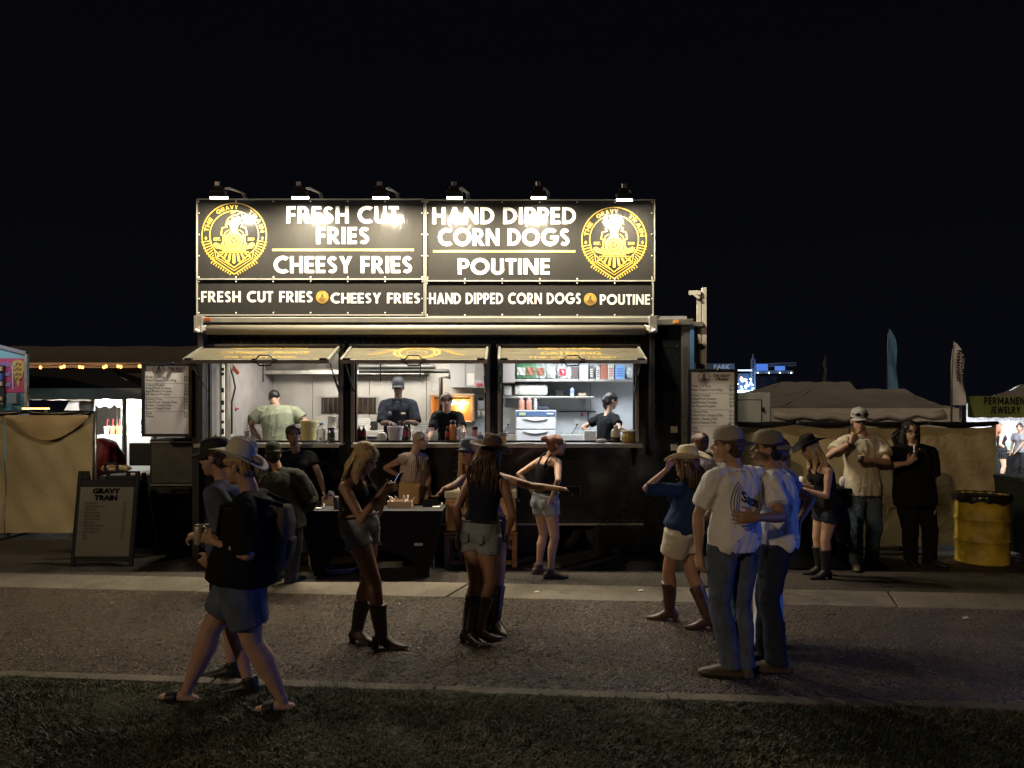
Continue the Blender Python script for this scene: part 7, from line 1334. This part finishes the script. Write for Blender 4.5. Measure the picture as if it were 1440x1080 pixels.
h = lerp(w1.J['l'][2], w1.J['r'][2], .5)+np.array([-.09, 0, .02]); t = Thing('drink_can', 'small pale drink can held by the walking woman in the white hat', 'can', tuple(h)); t.part('can', M().lathe(h-[0, 0, .05], [(.028, 0), (.033, .01), (.033, .105), (.027, .12)], 18), mat('can_cream', (.5, .42, .3), .35, metal=.3), smooth=True); t.part('rim', M().lathe(h-[0, 0, .05], [(.027, .121), (.027, .125)], 18), STEEL)
c = w1.tor(.5, -.215); bp = Thing('backpack', 'grey backpack worn by the walking woman in the white hat', 'backpack', tuple(c-w1.up*.2)); m = M().loft([(c-w1.up*.17, .11, .05), (c-w1.up*.1, .125, .065), (c+w1.up*.1, .12, .06), (c+w1.up*.17, .09, .035)], side=w1.l, n=18, ex=3, round_caps=True)
bp.part('pack', remesh(m, .012, 3), fabric('pack_grey', (.085, .075, .05), .2)); bp.part('pocket', remesh(M().loft([(c-w1.f*.06-w1.up*.12, .08, .02), (c-w1.f*.065-w1.up*.02, .08, .02)], side=w1.l, n=14, ex=3, round_caps=True), .01, 2), fabric('pack_grey2', (.06, .052, .035), .2))
for g in (-1, 1): bp.part('strap', M().tube([c+w1.up*.2+w1.l*g*.07, w1.tor(1.02, -.03)+w1.l*g*.12, w1.tor(.85, .145)+w1.l*g*.12, w1.tor(.5, .14)+w1.l*g*.15, c-w1.up*.15+w1.l*g*.12+w1.f*.06], .015, 8), BLKF, smooth=True)
person('man in black cap walking left just behind the white hatted woman', 4.78, 1.74, -92, head=(303, 645, 0), neck=(318, 680, 0), pel=(328, 775, 0), skin='fair', hpitch=-4, arms=dict(l=dict(w=(300, 780, -.1), pole=(.8, 0, -.5)), r=dict(w=(285, 752, .1), pole=(.7, 0, -.7), curl=.8)),
   feet=dict(l=dict(px=350, sole=978, yaw=-92), r=dict(px=326, sole=955, yaw=-88)), top=('tee', fabric('fabric_slate', (.08, .10, .14)), .6, -.1, .02), bottom=('shorts', DEND, .95, .1, .03), shoes=('sneaker', BLKS), hair=('short', 'brown'), hat=('cap', mat('cap_black', (.012, .012, .013), .8), dict(high=1.0)), vox=.009)
# blonde woman on her phone
w3 = person('blonde woman in denim shorts and tall boots looking down at her phone', 5.55, 1.72, 72, head=(514, 645, 0), neck=(499, 674, .02), pel=(508, 741, 0), fem=True, skin='tan', hyaw=75, hpitch=-30,
   arms=dict(r=dict(w=(537, 692, -.17), pole=(-.25, -.3, -1), hd=(.65, .35, .35), th=(0, -.3, 1), curl=.5), l=dict(w=(543, 690, .15), pole=(0, .4, -1), hd=(.6, -.3, .45), th=(0, 0, 1), curl=.6)),
   feet=dict(l=dict(px=503, sole=903, yaw=62), r=dict(px=537, sole=911, yaw=78)), top=('tank', BLKF, 0, .28, .006), bottom=('shorts', DENL, .27, .26, .010), shoes=('boot', LEAT, .58), hair=('long', 'blonde', .44), vox=.0075)
h = w3.J['r'][2]+np.array([.10, .08, .08]); t = Thing('phone', 'dark smartphone held by the blonde woman in shorts', 'phone', tuple(h)); t.part('body', M().prism([(-.037, -.075), (.037, -.075), (.037, .075), (-.037, .075)], h, nrm([.25, 1, 0]), nrm([.5, -.1, .85]), nrm([.85, -.2, -.5]), .009), PHONE, bevel=.003)
t.part('screen', M().prism([(-.034, -.07), (.034, -.07), (.034, .07), (-.034, .07)], h-nrm([.85, -.2, -.5])*.0015, nrm([.25, 1, 0]), nrm([.5, -.1, .85]), nrm([.85, -.2, -.5]), .001), mat('phone_screen', (.1, .1, .12), .2, emit=(.5, .55, 1), es=1.2))
fr_ = M()
for g, k in ((1, 'l'), (-1, 'r')):
    Hj, K, A_, td = w3.LG[k]; cc = lerp(Hj, K, .27)
    for i in range(46): a = 2*math.pi*i/46; r_ = .106; b = cc+w3.l*math.cos(a)*r_*.98+w3.f*math.sin(a)*r_; fr_.bar(b, b+np.array([rnd.uniform(-.012, .012), rnd.uniform(-.01, .01), -rnd.uniform(.008, .032)]), .003, .002)
w3.part('frayed_hem', fr_, DENL, kind='stuff')
# two women dancing
w4 = person('woman in brown cowboy hat and navy halter top with boots, arms down, back turned', 5.78, 1.66, 150, head=(690, 640, 0), neck=(686, 668, 0), pel=(676, 750, 0), fem=True, skin='tan', hyaw=140, hpitch=-5, hroll=8,
   arms=dict(r=dict(w=(713, 752, .02), pole=(.3, -.6, 0), hd=(.1, 0, -1)), l=dict(w=(645, 752, .0), pole=(-.3, -.6, 0), hd=(-.1, 0, -1))), feet=dict(r=dict(px=672, sole=902, yaw=100), l=dict(px=659, sole=905, yaw=60)), top=('tank', NAVY, 0, .2, .008), bottom=('shorts', DENL, .36, .24, .012), shoes=('boot', LEAD, .72), hair=('long', 'brown', .22), hat=('cowboy', HATG, dict(tilt=-8, brim=.10, curl=.04)), vox=.008)
w5 = person('blonde woman in blue cap behind the dancer, both arms spread wide', 6.25, 1.68, -10, head=(660, 636, .12), neck=(680, 664, .12), pel=(686, 742, .05), fem=True, skin='tan', hyaw=-30,
   arms=dict(l=dict(w=(788, 687, -.18), pole=(.2, .3, -.8), hd=(.98, 0, -.12), th=(0, -1, .2), curl=.55), r=dict(w=(624, 688, -.36), pole=(-.3, .3, -.8), hd=(-.6, -.2, -.7), th=(0, -1, 0), curl=.6)), feet=dict(l=dict(px=698, sole=886, yaw=25), r=dict(px=684, sole=884, yaw=-15)), top=('tank', fabric('fabric_purple', (.06, .035, .10)), 0, .1, .008), bottom=('shorts', DEND, .35, .24, .012), shoes=('boot', LEA, .7), hair=('long', 'blonde', .42), hat=('cap', BLUEC, {}), vox=.009)
h = w5.J['l'][2]+np.array([.12, -.02, -.01]); solo('phone', 'dark phone in the outstretched hand of the blonde dancer', 'phone', M().box(h[0]-.07, h[0]+.05, h[1]-.02, h[1]-.01, h[2]-.035, h[2]+.035), PHONE, bevel=.004)
# woman in tank top with a bun, hands on her hips
w6 = person('woman with hair bun and glasses in black tank top, hands on hips at the counter', 7.75, 1.62, 128, head=(783, 626, -.05), neck=(772, 644, 0), pel=(767, 704, .05), fem=True, skin='fair', hyaw=95, hpitch=4,
   arms=dict(l=dict(w=(748, 690, .06), pole=(-1, .2, .1), hd=(.7, .2, -.6), th=(0, 0, 1), curl=.5), r=dict(w=(777, 697, -.17), pole=(.1, -.8, .1), hd=(-.3, .2, -.8), curl=.5)), feet=dict(l=dict(px=758, sole=807, yaw=105), r=dict(px=774, sole=814, yaw=95)), top=('tank', BLKF, 0, .1, .006), bottom=('shorts', DENL, .33, .2, .012), shoes=('sneaker', mat('shoe_brown', (.05, .03, .025), .6, var=.5, scale=40)), hair=('bun', 'auburn', (0, -.14, .085)), glasses=True, vox=.009)
w6.part('tattoo', M().sheet(lambda u, v: (lambda Hj, K, A_, td: lerp(K, A_, .25+.45*v)+(-td*math.cos(.9*(u-.5))+w6.l*math.sin(1.4*(u-.5)))*.062)(*w6.LG['r']), 8, 10), mat('tattoo_ink', (.05, .05, .06), .6), smooth=True) if 0 else None
# behind the table
w7 = person('woman in black tee with dark hair seated behind the table, one knee raised', 8.45, 1.68, 18, head=(412, 612, 0), neck=(416, 636, .03), pel=(424, 698, .05), fem=True, skin='brown', hyaw=30, hpitch=-3, arms=dict(l=dict(w=(455, 690, -.25), pole=(.6, .2, -.5), hd=(.3, -.5, -.7), curl=.4), r=dict(w=(420, 700, -.35), pole=(-.6, 0, -.3))), feet=dict(l=dict(at=(441, 735, -.33), yaw=15), r=dict(px=420, sole=792, yaw=10)), top=('tee', BLKF, .55, .0, .018), bottom=('shorts', BLKF, .4, .15, .015), shoes=('sneaker', BLKS), hair=('bun', 'black', (0, -.1, .07)), fat=1.1, vox=.010)
w7.part('headband', M().tube([w7.hd(.086*math.cos(a), .01+.03*math.sin(a), .075+.06*math.sin(a)) for a in np.linspace(0, math.pi, 12)], .006, 6), mat('band_grey', (.3, .3, .3), .5))
person('older woman in pink striped sleeveless blouse with hand on hip behind the table', 8.5, 1.60, 48, head=(592, 620, 0), neck=(581, 639, 0), pel=(586, 703, .05), fem=True, skin='fair', hyaw=60, hpitch=-4, arms=dict(r=dict(w=(566, 672, .0), pole=(-1, .1, .1), hd=(.6, .3, -.4), curl=.6), l=dict(w=(600, 695, -.1), pole=(.4, .4, -.4))), top=('loose', STRP, .12, .05, .02), bottom=('trousers', BLKF, 2, .12, .012), shoes=('sneaker', BLKS), hair=('bun', 'grey', (0, -.1, .06)), vox=.010, fat=1.08)
w9 = person('person in dark olive jacket standing left of the table, back turned', 7.3, 1.66, 165, head=(384, 640, 0), neck=(391, 662, 0), pel=(398, 735, 0), skin='tan', hyaw=200, arms=dict(l=dict(w=(372, 738, .05), pole=(-.6, .5, -.3)), r=dict(w=(432, 718, .2), pole=(.8, -.2, -.3), hd=(.3, .8, 0), curl=.7)), feet=dict(l=dict(px=386, sole=818, yaw=170), r=dict(px=409, sole=820, yaw=150)), top=('loose', OLV, 1.75, -.12, .035), bottom=('trousers', GRYF, 2, .1, .025), shoes=('workboot', BLKS), hair=('short', 'black'), hat=('cap', OLV, {}), fat=1.15, vox=.010)
h = w9.J['r'][2]+np.array([.02, -.02, -.16]); 
# woman in pale cowboy hat walking away to the left
w10 = person('woman in cream straw cowboy hat and blue shirt walking left, hand raised to hat', 6.12, 1.64, -128, head=(966, 655, 0), neck=(966, 680, 0), pel=(960, 744, 0), fem=True, skin='tan', hyaw=-120, arms=dict(l=dict(w=(938, 660, -.12), pole=(-1, 0, -.6), hd=(.5, .3, .7), th=(0, 0, 1), curl=.7), r=dict(w=(985, 735, .1), pole=(.8, .3, -.2), hd=(.1, .1, -1))), feet=dict(l=dict(px=941, sole=872, yaw=-96), r=dict(px=994, sole=884, yaw=-85)), top=('tee', ROYAL, 1.0, .02, .016), bottom=('shorts', WTS, .55, .18, .03), shoes=('boot', LEA, .72), hair=('long', 'brown', .12), hat=('cowboy', STRAW, dict(tilt=-4, brim=.105, curl=.06, band=HATB, crown=1.05)), vox=.0085, fat=1.05)
person('dark haired woman in grey patterned blouse beyond the straw hat', 7.4, 1.60, 175, head=(984, 624, 0), neck=(988, 646, 0), pel=(992, 712, 0), fem=True, skin='tan', hyaw=200, hair=('bun', 'brown', (.03, -.1, .06)), top=('tee', mat('fabric_dotted', (.22, .21, .22), .9, var=.6, scale=55), .7, .0, .02), bottom=('trousers', DEND, 2, .12, .015), shoes=('sneaker', BLKS), arms=dict(l=dict(w=(978, 690, -.2)), r=dict(w=(1008, 690, -.2))), vox=.011)
# three friends in white tees at the right of centre
w12 = person('man in white tee with dark script on the back, blue jeans and mesh cap', 5.02, 1.80, -158, head=(1022, 628, 0), neck=(1036, 661, 0), pel=(1031, 762, 0), skin='fair', hyaw=-106, hpitch=2, arms=dict(l=dict(w=(983, 778, -.02), pole=(-.5, .7, -.2), hd=(.0, -.1, -1), curl=.5), r=dict(w=(1085, 770, .25), pole=(.8, .3, -.2))), feet=dict(l=dict(px=1027, sole=951, yaw=-100), r=dict(px=1046, sole=950, yaw=-170)), top=('tee', WTF, .72, -.1, .015), bottom=('trousers', DEN, 2, .1, .014), shoes=('workboot', LEAT), hair=('short', 'brown'), hat=('cap', CAPG, dict(back=True, high=1.0, visor=CAPN)), vox=.008, fat=.98)
def back_print(T_, path_uv, r, name, mt, off=.205):
    m = M()
    for pth, w_ in path_uv: m.tube([T_.tor(v, -(off))+T_.ll*u for u, v in pth], w_, 4)
    return m
def on_back(T_, u, v):  # find the shirt surface behind the torso
    o = T_.tor(v, -.6)+T_.ll*u; return o
sh_o = [c for c in w12.o.children if c.name.startswith('shirt')][0]; shv = get_v(sh_o.data)+w12.loc
def snap(pt, nrm_dir, lift=.003):
    d = shv-pt; al = d@nrm_dir; perp = np.linalg.norm(d-np.outer(al, nrm_dir), axis=1); idx = np.where(perp < .02)[0]
    if not len(idx): idx = np.array([int(np.argmin(perp))])
    return pt+nrm_dir*(al[idx].min()-lift)
dirn = w12.fc/np.linalg.norm(w12.fc); qt = text2d('Saus', .03); m = M(); V = [snap(w12.tor(.62, -.5)-w12.ll*((a-qt[2]/2)*.085)+w12.up*(b*.10-.0-(a*.032)), dirn, .004) for a, b in qt[0]]; m.add(V, qt[1]); w12.part('lettering', m, DKP, smooth=False)
m = M(); 
for k in range(4):
    r_ = .10+.016*k; pth = [snap(w12.tor(.60, -.5)+w12.ll*(r_*.95*math.cos(a))+w12.up*(r_*1.25*math.sin(a)), dirn, .002) for a in np.linspace(R(-230), R(50), 40)]; m.tube(pth, .0028, 4)
w12.part('horseshoe_print', m, mat('print_bluegrey', (.30, .32, .42), .7), smooth=True)
w13 = person('man in white tee, dark jeans and tan cap with his arm round his friend', 5.22, 1.80, -118, head=(1078, 633, 0), neck=(1090, 664, 0), pel=(1092, 762, 0), skin='tan', hyaw=-100, hpitch=3, arms=dict(l=dict(w=(1064, 728, -.52), pole=(.5, -.4, -.9), hd=(-1, .05, .0), th=(0, 0, 1), curl=.15, pn=(0, 1, 0)), r=dict(w=(1070, 760, .2), pole=(.3, .6, -.4))), feet=dict(l=dict(px=1092, sole=946, yaw=-100), r=dict(px=1078, sole=934, yaw=-95)), top=('tee', WTF, .7, -.06, .015), bottom=('trousers', DEND, 2, .1, .014), shoes=('workboot', LEAT), hair=('short', 'black'), hat=('cap', CAPO, dict(back=True, high=1.0)), vox=.008, fat=.97)
person('person in white trousers and pale tee mostly hidden behind the two friends', 5.75, 1.72, -120, head=(1090, 636, .25), neck=(1102, 664, .25), pel=(1092, 757, .1), skin='tan', hyaw=-110, arms=dict(l=dict(w=(1122, 735, -.1), pole=(.6, -.3, -.6), hd=(-.2, 0, -1)), r=dict(w=(1075, 740, .3))), feet=dict(l=dict(px=1073, sole=920, yaw=-100), r=dict(px=1090, sole=905, yaw=-100)), top=('tee', fabric('fabric_paleblue', (.34, .38, .46)), .6, -.05, .02), bottom=('trousers', WTF, 2, .1, .016), shoes=('boot', LEAT, .3), hair=('short', 'brown'), vox=.011)
# at the right fence
w15 = person('blonde woman in black cowboy hat and vest top carrying drinks by the fence', 7.75, 1.64, -82, head=(1139, 632, 0), neck=(1153, 655, 0), pel=(1163, 712, 0), fem=True, skin='fair', hyaw=-90, hpitch=-22, arms=dict(l=dict(w=(1131, 688, -.12), pole=(.5, -.1, -.9), hd=(-1, 0, .05), th=(0, 1, .3), curl=.4), r=dict(w=(1129, 682, .14), pole=(.5, .2, -.9), hd=(-1, 0, .05), curl=.4)), feet=dict(l=dict(px=1161, sole=814, yaw=-75), r=dict(px=1152, sole=808, yaw=-85)), top=('tank', BLKF, 0, -.02, .010), bottom=('shorts', DEND, .42, .2, .012), shoes=('boot', BLKS, .7), hair=('long', 'blonde', .30), hat=('cowboy', HATB, dict(tilt=-2, brim=.095, curl=.05)), vox=.009)
w15.part('tied_jacket', remesh(M().loft([(w15.tor(.12, 0), .19, .15), (w15.tor(-.1, -.04), .19, .16), (w15.tor(-.5, -.12), .14, .1), (w15.tor(-.95, -.12), .1, .05)], side=w15.l, n=18), .014, 3), BLKF)
for i, (dx, dz) in enumerate(((-.15, .03), (-.07, .03), (-.1, -.03))):
    h = lerp(w15.J['l'][2], w15.J['r'][2], .5)+np.array([dx, .02*i, dz+.02]); t = Thing('shot_cup', ['front', 'rear', 'lower'][i]+' small dark drink cup carried by the woman in the black hat', 'cup', tuple(h)); t.part('cup', M().lathe(h, [(.024, 0), (.032, .055), (.03, .055), (.022, .01)], 14, cap=False), mat('cup_clear', (.3, .28, .3), .2), smooth=True); t.part('drink', M().lathe(h, [(.022, .004), (.029, .042)], 14), mat('drink_dark', (.02, .008, .008), .2), smooth=True)
h = lerp(w15.J['l'][2], w15.J['r'][2], .5); solo('drink_tray', 'flat carrying tray under the small dark drinks', 'tray', M().box(h[0]-.2, h[0]-.02, h[1]-.07, h[1]+.07, h[2]+.008, h[2]+.016), BLKM, bevel=.003)
w16 = person('man in cream tee and jeans with cap and sunglasses lifting food to his mouth', 8.28, 1.86, 8, head=(1208, 592, -.03), neck=(1213, 614, 0), pel=(1213, 692, 0), skin='fair', hyaw=-12, hpitch=-8, arms=dict(r=dict(w=(1197, 622, -.22), pole=(-1, -.2, -.7), hd=(.45, -.1, .9), th=(.6, 0, .4), curl=1.0), l=dict(w=(1222, 646, -.26), pole=(.9, -.1, -.6), hd=(-.95, -.2, .05), th=(0, 0, 1), curl=.9)), feet=dict(r=dict(px=1203, sole=800, yaw=-20), l=dict(px=1226, sole=797, yaw=25)), top=('tee', CREAM, .7, -.06, .022), bottom=('trousers', fabric('denim_mid', (.07, .10, .13), .25), 2, .1, .016), shoes=('workboot', LEAT), hair=('short', 'brown'), hat=('cap', mat('cap_grey', (.30, .30, .28), .8, bump=.4, bscale=150), {}), vox=.009, fat=1.05)
m = M()
for g in (-1, 1): m.ell(w16.hd(g*.038, .105, .085), (.032, .012, .02), None, 12, 8)
m.tube([w16.hd(-.08, .02, .088), w16.hd(-.07, .09, .086), w16.hd(.07, .09, .086), w16.hd(.08, .02, .088)], .004, 6); solo('sunglasses', 'dark sunglasses pushed up on the cap of the man in the cream tee', 'sunglasses', m, PHONE, smooth=True)
h = w16.J['l'][2]+np.array([-.10, -.01, 0]); solo('cup', 'small dark cup in the left hand of the man in the cream tee', 'cup', M().lathe(h-[0, 0, .03], [(.03, 0), (.037, .07)], 14), mat('cup_brown', (.06, .03, .02), .4), smooth=True)
h = w16.J['r'][2]+np.array([.07, -.02, .11]); solo('food_piece', 'small piece of food at the mouth of the man in the cream tee', 'food', M().ell(h, (.03, .02, .018)), mat('fried', (0, 0, 0)), smooth=True)
w16.part('watch', M().lathe((0, 0, 0), [(.03, -.012), (.032, 0), (.03, .012)], 16, cap=False).xf(Matrix.Translation(Vector(w16.J['r'][2]-nrm(w16.J['r'][2]-w16.J['r'][1])*.03)) @ Vector(nrm(w16.J['r'][2]-w16.J['r'][1])).to_track_quat('Z', 'Y').to_matrix().to_4x4()), BLKS, smooth=True)
w17 = person('long haired person in black tee and black trousers holding a foil wrapped snack', 8.4, 1.80, 3, head=(1280, 607, 0), neck=(1284, 629, 0), pel=(1287, 702, 0), skin='fair', hyaw=-6, hpitch=-10, arms=dict(r=dict(w=(1277, 651, -.26), pole=(-1, -.1, -.6), hd=(.6, -.2, .7), th=(0, 0, 1), curl=1.1), l=dict(w=(1312, 712, -.05), pole=(.7, .5, -.2), hd=(-.1, -.1, -1), curl=.5)), feet=dict(r=dict(px=1281, sole=793, yaw=-15), l=dict(px=1308, sole=795, yaw=30)), top=('loose', BLKF, .85, -.12, .025), bottom=('trousers', BLKF, 2, .1, .02), shoes=('workboot', BLKS), hair=('long', 'black', .10), glasses=True, vox=.009, fat=1.1)
h = w17.J['r'][2]+np.array([.055, -.05, .12]); me = remesh(M().loft([(h-[0, 0, .06], .018, .018), (h+[0, 0, .04], .03, .028), (h+[.01, 0, .09], .02, .012)], n=12), .006, 0); v = get_v(me); v += get_n(me)*(nz(v, (90, 90, 90), 5)*.007)[:, None]; set_v(me, v); solo('foil_snack', 'silver foil wrapped snack held by the person in black', 'snack', me, mat('foil', (.8, .8, .8), .22, metal=1.0))
# the kitchen crew
person('cook in sage green tee bent over the bench, back turned, in the left window', 10.25, 1.76, 178, head=(387, 565, .12), neck=(390, 573, .06), pel=(396, 640, -.12), skin='fair', hyaw=180, hpitch=-38, arms=dict(l=dict(w=(366, 618, .1), pole=(-.8, -.1, -.3)), r=dict(w=(423, 618, .1), pole=(.9, -.1, -.3))), top=('tee', GREENT, .62, .0, .028), bottom=('trousers', DEND, 2, .1, .02), shoes=('workboot', BLKS), hair=('bald', 'black'), floor=ZFL, fat=1.28, vox=.010)
w19 = person('cook in dark cap and navy button shirt standing in the middle window', 10.15, 1.80, 0, head=(560, 545, 0), neck=(560, 563, 0), pel=(558, 618, 0), skin='dark', hyaw=5, hpitch=-12, arms=dict(r=dict(w=(549, 594, -.34), pole=(-.45, .2, -1), hd=(.6, -.6, -.2), curl=.6), l=dict(w=(573, 593, -.34), pole=(.45, .2, -1), hd=(-.5, -.6, -.3), curl=.6)), top=('tee', fabric('shirt_navy_work', (.012, .015, .024)), .95, .0, .02), bottom=('trousers', BLKF, 2, .1, .016), shoes=('workboot', BLKS), hair=('short', 'black'), hat=('cap', mat('cap_charcoal', (.018, .02, .026), .8), {}), floor=ZFL, vox=.009)
for g in (-1, 1): w19.part('collar', M().prism([(0, 0), (.07, -.035), (.055, .03), (0, .035)], w19.tor(.985, .105)+w19.ll*.006*g, w19.ll*g, w19.up, w19.fc, .006), fabric('shirt_navy_work', (0, 0, 0)))
w19.part('shirt_patch', M().ell(w19.tor(.66, .147)+w19.ll*.1-w19.up*0, (.035, .006, .018)), mat('patch_cream', (.5, .45, .3), .7), smooth=True); w19.part('shirt_patch', M().ell(w19.tor(.66, .147)-w19.ll*.09, (.03, .006, .034)), mat('patch_dim', (.12, .12, .13), .7), smooth=True)
person('cook in black polo leaning on both arms at the middle window', 9.75, 1.66, 4, head=(628, 566, -.1), neck=(629, 581, -.05), pel=(632, 640, .35), fem=True, skin='fair', hyaw=4, hpitch=-4, arms=dict(r=dict(w=(603, 616, -.42), pole=(-.3, .4, -.9), hd=(.1, -.7, -.5), curl=.3), l=dict(w=(654, 615, -.42), pole=(.3, .4, -.9), hd=(-.1, -.7, -.5), curl=.3)), top=('tee', BLKF, .72, .0, .018), bottom=('trousers', BLKF, 2, .1, .016), shoes=('sneaker', BLKS), hair=('bun', 'brown', (0, -.1, .04)), floor=ZFL, vox=.009)
person('cook in black tee with ponytail turned away at the right window', 10.1, 1.66, 128, head=(860, 564, 0), neck=(854, 583, 0), pel=(854, 640, 0), fem=True, skin='fair', hyaw=105, hpitch=-14, arms=dict(r=dict(w=(881, 606, -.15), pole=(.5, -.3, -.7), hd=(.9, .1, -.1)), l=dict(w=(838, 616, .1), pole=(-.9, .2, -.3))), top=('tee', BLKF, .6, .0, .016), bottom=('trousers', BLKF, 2, .1, .016), shoes=('sneaker', BLKS), hair=('pony', 'black', .2), floor=ZFL, vox=.009)
# far away at the jewelry tent
person('distant woman in black top and shorts at the jewelry tent', 17.9, 1.5, 60, head=(1406, 601, 0), neck=(1408, 609, 0), pel=(1409, 636, 0), fem=True, skin='fair', arms=dict(r=dict(w=(1416, 632, -.1))), top=('tank', BLKF, 0, .0, .01), bottom=('shorts', BLKF, .4, .2, .02), shoes=('sneaker', WHT), hair=('long', 'auburn', .2), vox=.016)
person('distant dark haired person in grey top at the jewelry tent counter', 17.9, 1.5, -60, head=(1434, 602, 0), neck=(1435, 610, 0), pel=(1436, 637, 0), fem=True, skin='brown', arms=dict(l=dict(w=(1428, 636, -.1))), top=('tee', fabric('fabric_grey', (.10, .10, .11)), .6, .0, .02), bottom=('trousers', BLKF, 2, .1, .03), shoes=('sneaker', BLKS), hair=('bun', 'black', (0, -.02, .13)), vox=.016)
